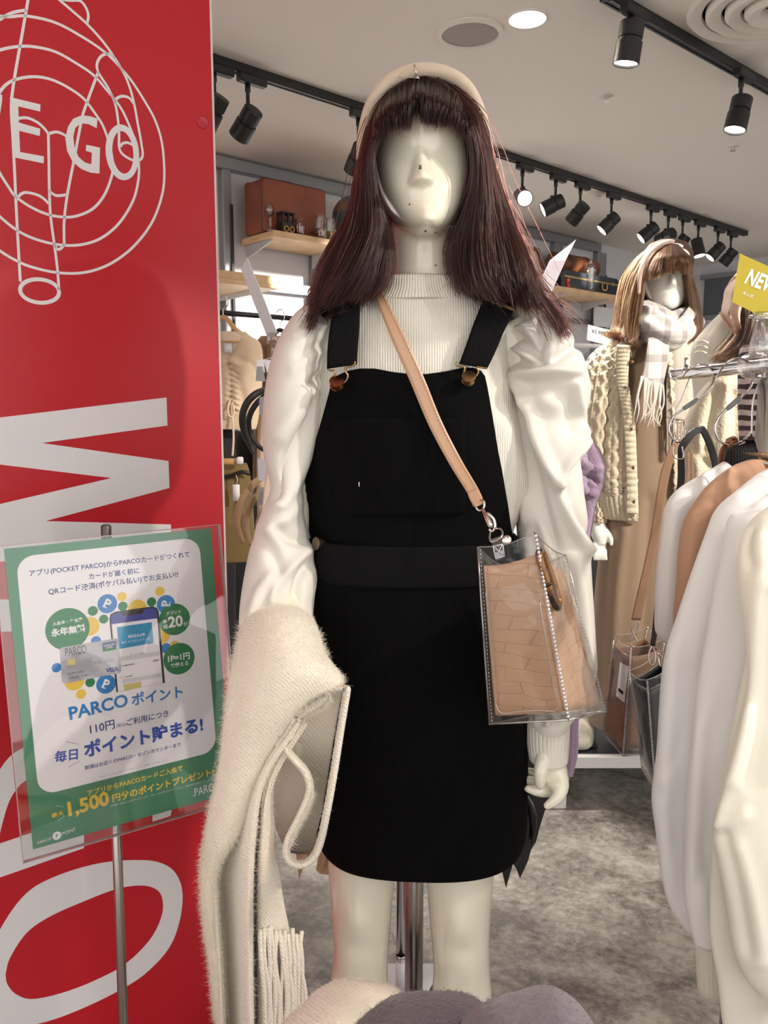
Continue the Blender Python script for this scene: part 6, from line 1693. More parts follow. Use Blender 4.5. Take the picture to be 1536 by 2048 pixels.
# wig: cap and strands
M_HAIR2 = hair_mat('brown_hair', (50, 31, 16), 0.3, 0.5)
b = MB(); G = []
cz, sz = math.cos(yaw2), math.sin(yaw2)
for z, w, f_, bk in ((0.127, .03, .03, .04), (0.115, .06, .06, .075), (0.085, .082, .085, .10), (0.055, .088, .080, .112), (0.045, .088, .0, .114), (0.035, .088, -.04, .114), (-0.02, .089, -.045, .115), (-0.09, .092, -.04, .11), (-0.16, .098, -.02, .10), (-0.21, .10, .0, .085)):
    a = np.linspace(0, 2 * math.pi, 40, endpoint=False); p = np.stack([w * np.cos(a), -np.where(np.sin(a) > 0, f_, bk) * np.sin(a) + 0.012, np.full(40, z)], 1)
    G.append(p @ np.array([[cz, -sz, 0], [sz, cz, 0], [0, 0, 1]]).T + H2)
b.grid(np.array(G), True, True, True); wig2 = b.build('wig', mat('brown_wig_cap', (60, 40, 27), 0.6), m2)
A2 = Y2 - .02
g2l = [[(1338, 487, A2), (1292, 502, A2), (1262, 548, A2), (1251, 604, A2), (1247, 648, A2), (1234, 668, A2 - .03), (1218, 660, A2 - .05)], [(1342, 486, A2 - .02), (1306, 505, A2 - .07), (1278, 550, A2 - .08), (1265, 606, A2 - .09), (1262, 650, A2 - .10), (1266, 678, A2 - .12), (1282, 690, A2 - .13)],
       [(1346, 487, A2 - .03), (1318, 510, A2 - .10), (1297, 548, A2 - .115), (1288, 590, A2 - .12), (1280, 640, A2 - .12), (1272, 676, A2 - .13), (1262, 688, A2 - .13)]]
g2r = [[(1350, 487, A2 - .02), (1374, 515, A2 - .10), (1376, 548, A2 - .11), (1380, 590, A2 - .10), (1388, 640, A2 - .09), (1384, 672, A2 - .09), (1374, 680, A2 - .10)], [(1356, 488, A2), (1384, 520, A2 - .04), (1386, 556, A2 - .05), (1396, 596, A2 - .04), (1402, 640, A2 - .04), (1396, 668, A2 - .05), (1384, 678, A2 - .06)]]
g2f = [[(1318, 500, A2 - .06), (1306, 520, A2 - .10), (1300, 540, A2 - .12), (1298, 560, A2 - .125)], [(1332, 490, A2 - .05), (1322, 510, A2 - .115), (1318, 530, A2 - .125), (1316, 549, A2 - .13)], [(1344, 487, A2 - .05), (1342, 508, A2 - .125), (1340, 526, A2 - .135), (1340, 543, A2 - .14)],
       [(1354, 489, A2 - .05), (1360, 508, A2 - .12), (1362, 526, A2 - .13), (1362, 541, A2 - .135)], [(1362, 494, A2 - .04), (1374, 512, A2 - .105), (1377, 530, A2 - .115), (1377, 546, A2 - .12)]]
H = [bundle(g2l, 2600, depth=0.10, seed=21, spread=.004, wave=.004), bundle(g2r, 1500, depth=0.08, seed=22, spread=.004, wave=.004), bundle(g2f, 2200, depth=0.01, seed=23, spread=.003, wave=.001)]
HC = np.concatenate(H); strands('hair_strands', HC, 0.0007 * (0.7 + 0.6 * RNG.random(len(HC))), M_HAIR2, wig2)
headband([(1278, 588, A2 - .11), (1279, 560, A2 - .115), (1285, 530, A2 - .11), (1298, 506, A2 - .095), (1318, 489, A2 - .07), (1340, 483, A2 - .04), (1358, 489, A2 - .0), (1372, 505, A2 + .02)], 0.0072, mat('pinkish_greige_band', (168, 146, 132), 0.85, sheen=0.4),
         'greige headband on the brown bob wig of the second mannequin')
# pendant
wire('necklace', [P(1258, 688, Y2 - .125), P(1262, 705, Y2 - .132), P(1265, 718, Y2 - .135), P(1270, 706, Y2 - .132), P(1284, 690, Y2 - .125)], 0.0012, mat('dull_gold', (120, 96, 66), 0.35, 0.8), m2, 24)
b = MB(); b.lathe([(0.0005, -.008), (.006, -.005), (.008, 0), (.006, .005), (.0005, .008)], P(1264, 724, Y2 - .138), ZUP, 14, False); b.build('pendant', mat('dull_gold', (120, 96, 66), 0.35, 0.8), m2)
# checked scarf wound round its neck
M_CHECK = mat('grey_check_wool', (206, 200, 194), 0.9, sheen=0.3, bump=(300, 0.3, 2))
def check(m):
    nt = m.node_tree; N, L = nt.nodes.new, nt.links.new; b_ = nt.nodes['Principled BSDF']; tc = N('ShaderNodeTexCoord')
    f = None
    for dr, sc in (('X', 5.2), ('Z', 4.2)):
        w = N('ShaderNodeTexWave'); w.bands_direction = dr; w.inputs['Scale'].default_value = sc; w.inputs['Distortion'].default_value = 0.4; L(tc.outputs['Object'], w.inputs['Vector'])
        r = N('ShaderNodeValToRGB'); r.color_ramp.elements[0].position = 0.72; r.color_ramp.elements[0].color = (1, 1, 1, 1); r.color_ramp.elements[1].position = 0.82; r.color_ramp.elements[1].color = (0.66, 0.64, 0.65, 1); L(w.outputs['Fac'], r.inputs['Fac'])
        if f is None: f = r.outputs['Color']
        else:
            mx = N('ShaderNodeMix'); mx.data_type = 'RGBA'; mx.blend_type = 'MULTIPLY'; mx.inputs[0].default_value = 1.0; L(f, mx.inputs[6]); L(r.outputs['Color'], mx.inputs[7]); f = mx.outputs[2]
    mx = N('ShaderNodeMix'); mx.data_type = 'RGBA'; mx.blend_type = 'MULTIPLY'; mx.inputs[0].default_value = 1.0; mx.inputs[6].default_value = b_.inputs['Base Color'].default_value; L(f, mx.inputs[7]); L(mx.outputs[2], b_.inputs['Base Color'])
check(M_CHECK)
sc2 = thing('scarf', 'pale grey checked scarf with fringe wound round the neck of the second mannequin', 'scarf', P(1335, 650, Y2 - .1))
def wrap(name, pts, rad, flat=0.6, folds=5, m=M_CHECK, parent=None, n=60, amp=0.10):
    p = arc_cat(np.array([P(*q[:3]) for q in pts]), n); r = np.interp(np.linspace(0, 1, n), np.linspace(0, 1, len(rad)), rad)
    b = MB(); b.tube(p, r, 40, flat=flat); V = np.vstack(b.v).reshape(n, 40, 3)
    c = p[:, None, :]; a = np.arange(40) / 40 * 2 * math.pi
    V = c + (V - c) * (1 + amp * np.sin(a * folds + np.linspace(0, 3, n)[:, None]))[:, :, None]
    bb = MB(); bb.grid(V, True, True, True); return bb.build(name, m, parent)
wrap('wound_layer', [(1392, 650, Y2 + .03), (1374, 642, Y2 - .05), (1342, 654, Y2 - .115), (1304, 640, Y2 - .10), (1282, 628, Y2 - .02), (1300, 624, Y2 + .08), (1360, 630, Y2 + .09), (1392, 646, Y2 + .03)], (.038, .043, .047, .05, .046, .04, .038, .038), 0.75, 4, parent=sc2)
wrap('wound_layer', [(1280, 632, Y2 - .06), (1300, 646, Y2 - .13), (1326, 664, Y2 - .155), (1350, 672, Y2 - .15), (1370, 668, Y2 - .12), (1380, 650, Y2 - .06)], (.032, .05, .052, .046, .036, .022), 0.7, 5, parent=sc2)
wrap('wound_layer', [(1386, 624, Y2 - .04), (1374, 636, Y2 - .12), (1358, 648, Y2 - .14), (1340, 652, Y2 - .12)], (.022, .026, .022, .012), 0.7, 4, parent=sc2)
TL_ = [[(1296, 676, Y2 - .165), (1318, 672, Y2 - .17), (1338, 684, Y2 - .16)], [(1294, 700, Y2 - .175), (1316, 702, Y2 - .18), (1338, 710, Y2 - .17)], [(1290, 730, Y2 - .175), (1310, 736, Y2 - .178), (1332, 744, Y2 - .17)], [(1284, 755, Y2 - .172), (1304, 762, Y2 - .175), (1326, 772, Y2 - .168)]]
poly_part('tail', bicubic(TL_, 30, 20), M_CHECK, sc2, False, solid=0.006)
b = MB(); r = np.random.default_rng(8)
for k in range(17):
    x = 1284 + 42 * k / 16; y = 755 + 17 * k / 16
    b.tube(arc_cat(np.array([P(x, y - 3, Y2 - .172), P(x - 4 + r.normal() * 3, y + 35, Y2 - .175), P(x - 8 + r.normal() * 4, y + 62, Y2 - .17), P(x - 9 + r.normal() * 6, y + 84 + r.normal() * 8, Y2 - .17)]), 10), [.0032] * 7 + [.0024, .0018, .0012], 6)
b.build('fringe', mat('grey_fringe', (196, 188, 178), 0.9), sc2, kind='stuff')
TL2 = [[(1336, 690, Y2 - .12), (1354, 692, Y2 - .13), (1372, 700, Y2 - .12)], [(1334, 740, Y2 - .13), (1356, 742, Y2 - .14), (1376, 748, Y2 - .13)], [(1332, 790, Y2 - .13), (1354, 794, Y2 - .14), (1378, 798, Y2 - .13)], [(1332, 836, Y2 - .13), (1352, 838, Y2 - .14), (1376, 842, Y2 - .13)]]
poly_part('tail', bicubic(TL2, 40, 24), mat('taupe_check_wool', (168, 158, 146), 0.9, sheen=0.3), sc2, False, solid=0.006)
b = MB()
for k in range(15):
    x = 1333 + 42 * k / 14
    b.tube(arc_cat(np.array([P(x, 836, Y2 - .132), P(x + r.normal() * 2, 866, Y2 - .134), P(x + r.normal() * 3, 905 + r.normal() * 6, Y2 - .132)]), 8), 0.0026, 6)
b.build('fringe', mat('taupe_fringe', (150, 138, 124), 0.9), sc2, kind='stuff')

# ---- third mannequin, half hidden behind the NEW card
Y3 = 2.15
m3 = thing('mannequin', 'mannequin in white blouse and boucle coat with long dark hair behind the NEW card', 'mannequin', [P(1480, 900, Y3)[0], Y3, 0.0])
H3 = P(1560, 624, Y3); parts = head_shape(H3, math.radians(70), 0.98)
parts.append(limb([H3 + [0, 0.03, -0.06], H3 + [0, 0.035, -0.15], H3 + [-0.02, 0.03, -0.24]], (.05, .048, .07)))
parts.append(L2([(655, 1440, 1560, Y3, .06, .06), (690, 1405, 1600, Y3, .08, .08), (850, 1420, 1590, Y3, .08, .08), (1000, 1420, 1590, Y3, .08, .08), (1150, 1415, 1600, Y3, .09, .09), (1260, 1420, 1590, Y3, .08, .08)]))
for px in (1460, 1545):
    q = P(px, 1240, Y3); parts.append(limb([q, [q[0], Y3, 0.5], [q[0], Y3, 0.06], [q[0], Y3 - 0.1, 0.03]], (.07, .05, .035, .03)))
V, F = fused(parts, 0.006, 3); add('body', V, F, MATS['glossy_white_lacquer'], m3)
BL3 = [(618, 1452, 1545, Y3, .07, .07), (640, 1428, 1570, Y3, .09, .08), (662, 1408, 1590, Y3, .105, .09), (690, 1388, 1605, Y3, .115, .10), (730, 1384, 1610, Y3, .118, .10), (800, 1392, 1605, Y3, .115, .10), (950, 1398, 1600, Y3, .11, .10), (1100, 1394, 1605, Y3, .115, .11)]
G = rings(BL3, 90, 100, .95); G = relief(G, [([(1440, 650), (1420, 690), (1412, 760)], 8, .006), ([(1455, 660), (1450, 720)], 8, -.006)]); bl3 = poly_part('blouse', G, M_IVORYB, m3)
b = MB()
for k, (x, y) in enumerate(((1398, 684), (1396, 694), (1395, 705))):
    b.tube(arc_cat(np.array([P(x - 4, y, Y3 - .06), P(x + 6, y - 2, Y3 - .10), P(x + 18, y + 2, Y3 - .118)]), 8), 0.003, 6)
b.build('shoulder_tuck', M_IVORYB, bl3)
CT3 = [(745, 1448, 1480, Y3 - .13, .02, .05), (762, 1424, 1486, Y3 - .13, .03, .06), (790, 1402, 1494, Y3 - .12, .04, .08), (820, 1386, 1502, Y3 - .12, .045, .09), (850, 1376, 1512, Y3 - .12, .05, .09), (900, 1366, 1530, Y3 - .12, .05, .09), (960, 1362, 1550, Y3 - .12, .05, .1), (1050, 1358, 1560, Y3 - .12, .05, .1), (1200, 1356, 1570, Y3 - .12, .05, .1)]
G = rings(CT3, 90, 90, .85); G = relief(G, [([(1434, 780), (1420, 830), (1408, 900)], 9, -.012), ([(1452, 770), (1448, 830), (1440, 920)], 8, .010), ([(1470, 790), (1474, 850), (1476, 930)], 9, -.011), ([(1404, 860), (1396, 920), (1392, 1000)], 9, .009), ([(1380, 880), (1400, 915), (1420, 930)], 8, -.010)])
poly_part('boucle_coat', G, mat('oat_boucle', (216, 206, 182), 0.95, sheen=0.4, bump=(160, 0.8, 4)), m3, caps=(True, True))
M_PINKC = mat('pink_beige_scarf', (206, 172, 152), 0.85, sheen=0.2, bump=(200, 0.15, 2))
sc3 = thing('scarf', 'pink beige scarf hanging beside the NEW card on the third mannequin', 'scarf', P(1470, 640, Y3 - .12))
G = bicubic([[(1478, 548, Y3 - .02), (1500, 540, Y3 - .06), (1530, 545, Y3 - .05)], [(1452, 574, Y3 - .05), (1478, 575, Y3 - .12), (1510, 580, Y3 - .10)], [(1446, 600, Y3 - .06), (1470, 606, Y3 - .14), (1500, 612, Y3 - .13)], [(1443, 624, Y3 - .08), (1466, 632, Y3 - .15), (1492, 636, Y3 - .14)], [(1458, 648, Y3 - .12), (1474, 656, Y3 - .15), (1490, 656, Y3 - .145)], [(1474, 668, Y3 - .14), (1481, 674, Y3 - .15), (1488, 672, Y3 - .148)]], 50, 40)
G[:, :, 1] += 0.008 * np.sin(np.linspace(0, 16, 40))[None, :] ; poly_part('draped_layer', G, M_PINKC, sc3, False, solid=0.006)
g3 = [[(1496, 540, Y3 - .05), (1494, 600, Y3 - .15), (1492, 640, Y3 - .165), (1480, 680, Y3 - .165), (1460, 706, Y3 - .16), (1446, 716, Y3 - .155)], [(1505, 540, Y3 - .05), (1508, 600, Y3 - .15), (1508, 650, Y3 - .17), (1502, 690, Y3 - .17), (1492, 712, Y3 - .165), (1484, 718, Y3 - .16)], [(1520, 540, Y3 - .02), (1524, 600, Y3 - .10), (1528, 650, Y3 - .14), (1526, 690, Y3 - .15), (1516, 712, Y3 - .15), (1500, 718, Y3 - .15)], [(1540, 545, Y3), (1550, 600, Y3 - .05), (1556, 660, Y3 - .08), (1556, 700, Y3 - .10), (1550, 720, Y3 - .10)]]
HC = np.concatenate([bundle(g3, 2600, depth=0.06, seed=31, spread=.005, wave=.006)])
b = MB(); G = np.array([[P(x, y, Yv + 0.03) for x, y, Yv in cat(np.array(g, float), 20)] for g in g3]); b.grid(np.transpose(G, (1, 0, 2)), flip=True); wg3 = b.build('long_hair', mat('dark_brown_hair_base', (46, 34, 28), 0.6), m3, solid=0.01)
strands('hair_strands', HC, 0.0008 * np.ones(len(HC)), hair_mat('dark_brown_hair', (40, 26, 18), 0.3, 0.5), wg3)
# ------------------------------------------------------------------ wooden wall shelves and what stands on them
def wall_depth_pt(px, py, d):
    """point seen at (px, py) on the vertical plane d metres in front of the back wall"""
    return on_plane(px, py, WA - W * d, W)
def wall_box(b, t0, t1, d0, d1, z0, z1, bev=0.0):
    b.box(WA + U * (t0 + t1) / 2 - W * (d0 + d1) / 2 + ZUP * (z0 + z1) / 2, ((t1 - t0) / 2, (d1 - d0) / 2, (z1 - z0) / 2), R_U, bev)
def tz(px, py, d):
    p = wall_depth_pt(px, py, d); return float(np.dot(p - WA, U)), float(p[2])
SD = 0.36
def shelf(label, pxl, pyl, pxr, dep, brackets, z=None):
    t0, zt = tz(pxl, pyl, dep); t1, _ = tz(pxr, pyl, dep)
    if z is not None: zt = z
    root = thing('wall_shelf', label, 'shelf', WA + U * (t0 + t1) / 2 - W * dep / 2 + ZUP * (zt - 0.015), 'wooden shelves on the back wall')
    b = MB(); wall_box(b, t0, t1, 0.052, dep, zt - 0.032, zt, 0.003); b.build('board', M_WOOD, root, smooth=False)
    for tb in brackets:
        t = t0 + tb * (t1 - t0)
        b = MB(); pts = [WA + U * t - W * 0.06 + ZUP * (zt - 0.033), WA + U * t - W * (dep * 0.85) + ZUP * (zt - 0.033), WA + U * t - W * (dep * 0.85) + ZUP * (zt - 0.045), WA + U * t - W * 0.06 + ZUP * (zt - 0.105)]
        b.poly([p - U * 0.004 for p in pts], -U, 0.008); b.build('bracket', mat('bracket_grey', (196, 196, 198), 0.4, 0.2), root, smooth=False)
    return t0, t1, zt
lt0, lt1, lz = shelf('wooden wall shelf left of the head carrying a brown suitcase and jars', 548, 459, 775, SD, (0.03, 0.6))
rt0, rt1, rz = shelf('wooden wall shelf right of the head carrying a black suitcase and glass', 1085, 566, 1262, SD, (0.3, 0.8), None)
print('shelf z', lz, rz)
# lower shelf at far left: two boards
l2t0, l2z = tz(400, 534, 0.50); l2t1, _ = tz(543, 534, 0.50)
low = thing('wall_shelf', 'lower pale wooden shelf of two boards beside the red panel edge', 'shelf', WA + U * (l2t0 + l2t1) / 2 - W * 0.25 + ZUP * (l2z - 0.03), 'wooden shelves on the back wall')
b = MB(); wall_box(b, l2t0, l2t1, 0.052, 0.50, l2z - 0.038, l2z, 0.003); b.build('board', M_WOOD, low, smooth=False)
b = MB(); wall_box(b, l2t0, l2t1 + 0.03, 0.052, 0.52, l2z - 0.062, l2z - 0.0385, 0.003); b.build('board', M_WOOD, low, smooth=False)
b = MB(); wall_box(b, l2t1 - 0.06, l2t1 - 0.045, 0.052, 0.40, l2z - 0.085, l2z - 0.0625); b.build('bracket', mat('bracket_grey', (196, 196, 198), 0.4, 0.2), low, smooth=False)

def case(label, cat_, px0, px1, dfront, thick, h, z, m, edge_m, yaw_t=None, handle=None, trim=None, grp=None, rnd=0.03):
    t0, t1 = tz(px0, 500, dfront)[0], tz(px1, 500, dfront)[0]
    c = WA + U * (t0 + t1) / 2 - W * (dfront - thick / 2)
    root = thing('suitcase', label, cat_, c + ZUP * z, grp)
    hw = (t1 - t0) / 2
    def shell(d0, d1, infl):
        pr = []
        for cx, cz, a0 in ((hw - rnd, h - rnd, 0), (-hw + rnd, h - rnd, math.pi / 2), (-hw + rnd, rnd, math.pi), (hw - rnd, rnd, 1.5 * math.pi)):
            pr += [(cx + (rnd + infl) * math.cos(a0 + k * math.pi / 12), cz + (rnd + infl) * math.sin(a0 + k * math.pi / 12)) for k in range(7)]
        G = np.array([[c + U * x * s + W * d + ZUP * (z + 0.001 + h / 2 + (y - h / 2) * s) for x, y in pr] for d, s in ((d0, .96), (d0 + .008, 1), (d1 - .008, 1), (d1, .96))])
        b = MB(); b.grid(G, True, True, True); return b
    shell(-thick / 2, thick / 2, 0).build('case_body', m, root, smooth='auto')
    for d in (-thick / 2 + 0.012, thick / 2 - 0.012):
        shell(d - 0.008, d + 0.008, 0.005).build('edge_binding', edge_m, root, smooth='auto')
    return root, c, hw
M_LEA = mat('brown_case_leather', (136, 70, 48), 0.38, vary=((112, 54, 38), 6, 4, 0.4, 0.7), bump=(160, 0.15, 3))
M_LEAE = mat('brown_case_edge', (88, 48, 30), 0.42)
ts0 = tz(527, 420, 0.27)[0]
sroot, sc_, hw = case('brown leather suitcase standing on the left wall shelf', 'suitcase', 527, 653, 0.27, 0.17, 0.272, lz, M_LEA, M_LEAE, rnd=0.022)
for s in (-0.7, -0.35, 0.35, 0.7):
    b = MB(); b.lathe([(.004, 0), (.004, .002), (.002, .003)], sc_ + U * s * hw - W * 0.05 + ZUP * (lz + 0.274), ZUP, 10); b.build('stud', BRASS(), sroot)
b = MB(); b.tube(arc_cat(np.array([sc_ - U * .06 + ZUP * (lz + .275), sc_ - U * .045 + ZUP * (lz + .295), sc_ + U * .045 + ZUP * (lz + .295), sc_ + U * .06 + ZUP * (lz + .275)]), 16), 0.007, 8); b.build('handle', M_LEAE, sroot)

def on_shelf(px, d, z): 
    t = tz(px, 460, d)[0]; return WA + U * t - W * d + ZUP * (z + 0.001)
M_GLASS = clear_mat('clear_glass', (0.95, 0.96, 0.95), 0.10, 0.02)
def jar(label, px, d, r, h, m, lid=None, z=None, grp='glass jars on the left shelf', liq=None):
    p = on_shelf(px, d, lz if z is None else z)
    root = thing('jar', label, 'jar', p, grp)
    b = MB(); b.lathe([(r * .9, 0), (r, .006), (r, h * .72), (r * .78, h * .84), (r * .78, h), (r * .72, h), (r * .72, h * .85), (r * .93, h * .70), (r * .93, .010), (r * .2, .008)], p, ZUP, 24); b.build('glass_body', m, root, smooth='auto')
    b = MB(); 
    for q in (.88, .94):
        b.lathe([(r * .78, h * q - .002), (r * .84, h * q), (r * .78, h * q + .002)], p, ZUP, 24, False)
    b.build('screw_rim', m, root)
    if liq:
        b = MB(); b.lathe([(.001, .012), (r * .9, .012), (r * .9, h * .42), (.001, h * .42)], p, ZUP, 20, False); b.build('filling', liq, root)
    return root
M_AMBER = clear_mat('amber_glass', (0.80, 0.55, 0.45), 0.14, 0.03)
jar('squat amber glass jar beside the black lantern', 598, 0.315, 0.036, 0.085, M_AMBER, liq=mat('gold_filling', (150, 100, 50), 0.4))
jar('clear glass jar right of the amber one on the left shelf', 642, 0.325, 0.034, 0.125, M_GLASS, liq=mat('pale_shells', (196, 160, 140), 0.5, vary=((120, 80, 60), 60, 2, .4, .6)))
jar('clear glass jar with yellow filling next to the globe', 662, 0.30, 0.032, 0.125, M_GLASS, liq=mat('straw_filling', (200, 180, 110), 0.5, vary=((120, 100, 50), 60, 2, .4, .6)))
# black tram shaped lantern with gold wheels
p = on_shelf(572, 0.315, lz); tram = thing('lantern', 'small black carriage shaped lantern with gold wheels on the left shelf', 'lantern', p)
b = MB(); b.box(p + ZUP * .028, (.038, .026, .026), R_U, .003); b.build('body', mat('black_enamel', (26, 24, 26), 0.35), tram, smooth=False)
for sx in (-1, 1):
    for sy in (-1, 1):
        b = MB(); b.box(p + U * sx * .033 + W * sy * .021 + ZUP * .074, (.005, .005, .022), R_U); b.build('pillar', mat('black_enamel', (26, 24, 26), 0.35), tram, smooth=False)
b = MB(); b.box(p + W * .021 + ZUP * .074, (.004, .004, .022), R_U); b.box(p - W * .021 + ZUP * .074, (.004, .004, .022), R_U); b.build('mullion', mat('black_enamel', (26, 24, 26), 0.35), tram, smooth=False)
b = MB(); b.box(p + ZUP * .100, (.042, .030, .004), R_U, .002); b.build('roof', mat('black_enamel', (26, 24, 26), 0.35), tram, smooth=False)
for sx in (-.018, .018):
    a = np.linspace(0, 2 * math.pi, 20, endpoint=False)
    b = MB(); b.tube([p + U * (sx + .013 * math.cos(k)) - W * .030 + ZUP * (.018 + .013 * math.sin(k)) for k in a], .0028, 8, True); b.build('wheel', mat('gold_paint', (196, 158, 82), 0.35, 0.6), tram)
b = MB(); b.box(p - W * .0 + U * .0395 + ZUP * .02, (.001, .016, .003), R_U); b.box(p + U * .0395 + ZUP * .034, (.001, .016, .003), R_U); b.build('gold_strip', mat('gold_paint', (196, 158, 82), 0.35, 0.6), tram, smooth=False)
# clear round fan-like glass ornament
p = on_shelf(541, 0.315, lz); orn = thing('ornament', 'clear round glass ornament on a foot at the left end of the shelf', 'ornament', p)
b = MB(); cc = p + ZUP * .105; b.lathe([(.001, -.012), (.026, -.010), (.034, 0), (.026, .010), (.001, .012)], cc, -W * .8 + U * .5, 26, False); b.build('disc', clear_mat('frosted_glass', (0.86, 0.86, 0.88), 0.22, 0.12), orn)
b = MB(); b.lathe([(.024, 0), (.022, .006), (.008, .016), (.006, .05), (.010, .072)], p, ZUP, 18); b.build('foot', MATS['frosted_glass'], orn)
b = MB(); b.lathe([(.024, 0), (.034, .003), (.034, -.003)], cc, -W * .8 + U * .5, 26, False); b.build('rim', MATS['frosted_glass'], orn)
# globe
p = on_shelf(706, 0.25, lz); gl = thing('globe', 'dark blue globe half hidden behind the left lock of hair', 'globe', p)
m_gl = mat('globe_print', (52, 78, 92), 0.4, vary=((128, 96, 66), 9, 3, 0.50, 0.56))
b = MB(); a = np.linspace(-math.pi / 2, math.pi / 2, 20); b.lathe([(.118 * math.cos(k), .118 * math.sin(k)) for k in a], p + ZUP * .165, ZUP, 32, False); b.build('sphere', m_gl, gl)
b = MB(); b.lathe([(.07, 0), (.07, .01), (.02, .02), (.012, .05)], p, ZUP, 24); b.build('foot', mat('dark_wood', (70, 46, 32), 0.4), gl, smooth='auto')
b = MB(); b.tube([p + ZUP * .165 + (U * math.cos(k) * .126 + ZUP * math.sin(k) * .126) for k in np.linspace(-1.6, 1.6, 24)], .004, 8); b.build('meridian', BRASS(), gl)

# right shelf
M_NAVY = mat('black_case_leather', (40, 46, 54), 0.42, bump=(160, 0.15, 3))
def shelf_pt(px, py, d): return wall_depth_pt(px, py, d)
def tsh(px, d): return tz(px, 550, d)[0]
sr2, c2, hw2 = case('flat black suitcase with brass clasp lying on the right wall shelf', 'suitcase', 1128, 1241, 0.33, 0.26, 0.125, rz, M_NAVY, mat('black_case_edge', (30, 32, 36), 0.45), rnd=0.018)
b = MB(); b.box(c2 - W * .131 + ZUP * (rz + .082), (hw2 * .96, .002, .006), R_U); b.build('brass_band', mat('pale_brass', (176, 150, 100), 0.35, 0.6), sr2, smooth=False)
hc_ = c2 + U * hw2 * 0.42 - W * .138 + ZUP * (rz + .05)
b = MB(); b.tube(arc_cat(np.array([hc_ - U * .032 + ZUP * .022, hc_ - U * .03 - ZUP * .012, hc_ - U * .015 - ZUP * .022, hc_ + U * .015 - ZUP * .022, hc_ + U * .03 - ZUP * .012, hc_ + U * .032 + ZUP * .022]), 24), .006, 8); b.build('handle', mat('tan_case_handle', (196, 160, 108), 0.4), sr2)
b = MB(); b.box(hc_ + U * .11 + ZUP * .03, (.014, .003, .012), R_U, .002); b.box(hc_ - U * .17 + ZUP * .03, (.014, .003, .012), R_U, .002); b.build('latch', mat('pale_brass', (176, 150, 100), 0.35, 0.6), sr2, smooth=False)
p0_, p1_ = c2 - U * hw2 * 0.92 + ZUP * (rz + .20), c2 + U * hw2 * 0.58 + ZUP * (rz + .20)
roll = thing('leather_bag', 'brown leather roll bag lying on top of the black suitcase', 'bag', c2 + ZUP * (rz + .128))
ax = (p1_ - p0_); LL = np.linalg.norm(ax); ax = ax / LL
b = MB(); b.lathe([(.03, 0), (.062, .006), (.07, .02), (.073, LL * .3), (.073, LL * .7), (.07, LL - .02), (.062, LL - .006), (.03, LL)], p0_, ax, 28); b.build('body', mat('brown_roll_leather', (122, 70, 40), 0.45, vary=((84, 46, 26), 10, 3, .4, .7)), roll, smooth='auto')
for k in (.28, .72):
    b = MB(); b.lathe([(.074, LL * k - .012), (.077, LL * k - .010), (.077, LL * k + .010), (.074, LL * k + .012)], p0_, ax, 28, False); b.build('strap', mat('dark_strap', (74, 44, 28), 0.45), roll)
b = MB(); b.lathe([(.0005, .0), (.056, .0), (.056, .004)], p1_, ax, 28, False); b.build('end_panel', mat('orange_brown_leather', (160, 96, 48), 0.45), roll)
p = on_shelf(1180, 0.335, rz); p = WA + U * tsh(1180, 0.335) - W * 0.335 + ZUP * (rz + .001)
vs = thing('vase', 'clear glass vase brightly lit at the front of the right shelf', 'vase', p)
b = MB(); b.lathe([(.034, 0), (.036, .004), (.03, .03), (.036, .10), (.046, .15), (.046, .165), (.03, .185), (.016, .20), (.016, .212), (.012, .212), (.012, .2), (.04, .165), (.03, .10), (.024, .03), (.01, .012)], p, ZUP, 28); b.build('glass_body', clear_mat('cut_glass', (0.95, 0.95, 0.93), 0.22, 0.06, bump=(60, .6)), vs, smooth='auto')
b = MB(); b.lathe([(.008, .21), (.012, .22), (.007, .232), (.0005, .236)], p, ZUP, 14); b.build('stopper', MATS['cut_glass'], vs)
p = WA + U * tsh(1136, 0.335) - W * 0.335 + ZUP * (rz + .001)
tr = thing('trinket', 'small shiny orange red trinket beside the vase', 'ornament', p)
b = MB(); b.lathe([(.012, 0), (.016, .012), (.010, .03), (.018, .045), (.018, .062), (.008, .07)], p, ZUP, 18); b.build('body', mat('orange_glass', (196, 70, 30), 0.12, coat=.6), tr, smooth='auto')
b = MB()
for k in range(5): b.lathe([(.0005, 0), (.007, .004), (.008, .009), (.0005, .014)], p + U * (.03 + .014 * k) - W * .004 * (k % 2), ZUP, 10, False)
b.build('beads', mat('amber_beads', (160, 110, 60), 0.2), tr)
# picture frame leaning at the left end
fq = [shelf_pt(1048, 494, 0.16), shelf_pt(1074, 490, 0.16), shelf_pt(1094, 556, 0.24), shelf_pt(1056, 560, 0.24)]
fx = (fq[1] - fq[0]); fc = sum(fq) / 4
pf = thing('picture_frame', 'brown picture frame leaning on the right shelf behind the auburn hair', 'picture frame', [fc[0], fc[1], rz + .001])
e1 = U; e2 = (ZUP * .94 + W * .34); e2 /= np.linalg.norm(e2); fn = np.cross(e1, e2); fn = fn if np.dot(fn, -W) > 0 else -fn
t_c = tsh(1066, 0.2); base = WA + U * t_c - W * 0.24 + ZUP * (rz + .002)
def fbox(nm, x0, x1, y0, y1, l0, l1, m):
    b = MB(); b.box(base + e1 * (x0 + x1) / 2 + e2 * (y0 + y1) / 2 + fn * (l0 + l1) / 2, ((x1 - x0) / 2, (y1 - y0) / 2, (l1 - l0) / 2), np.stack([e1, e2, fn], 1), .002); return b.build(nm, m, pf, smooth=False)
M_FRB = mat('frame_brown', (116, 78, 52), 0.45)
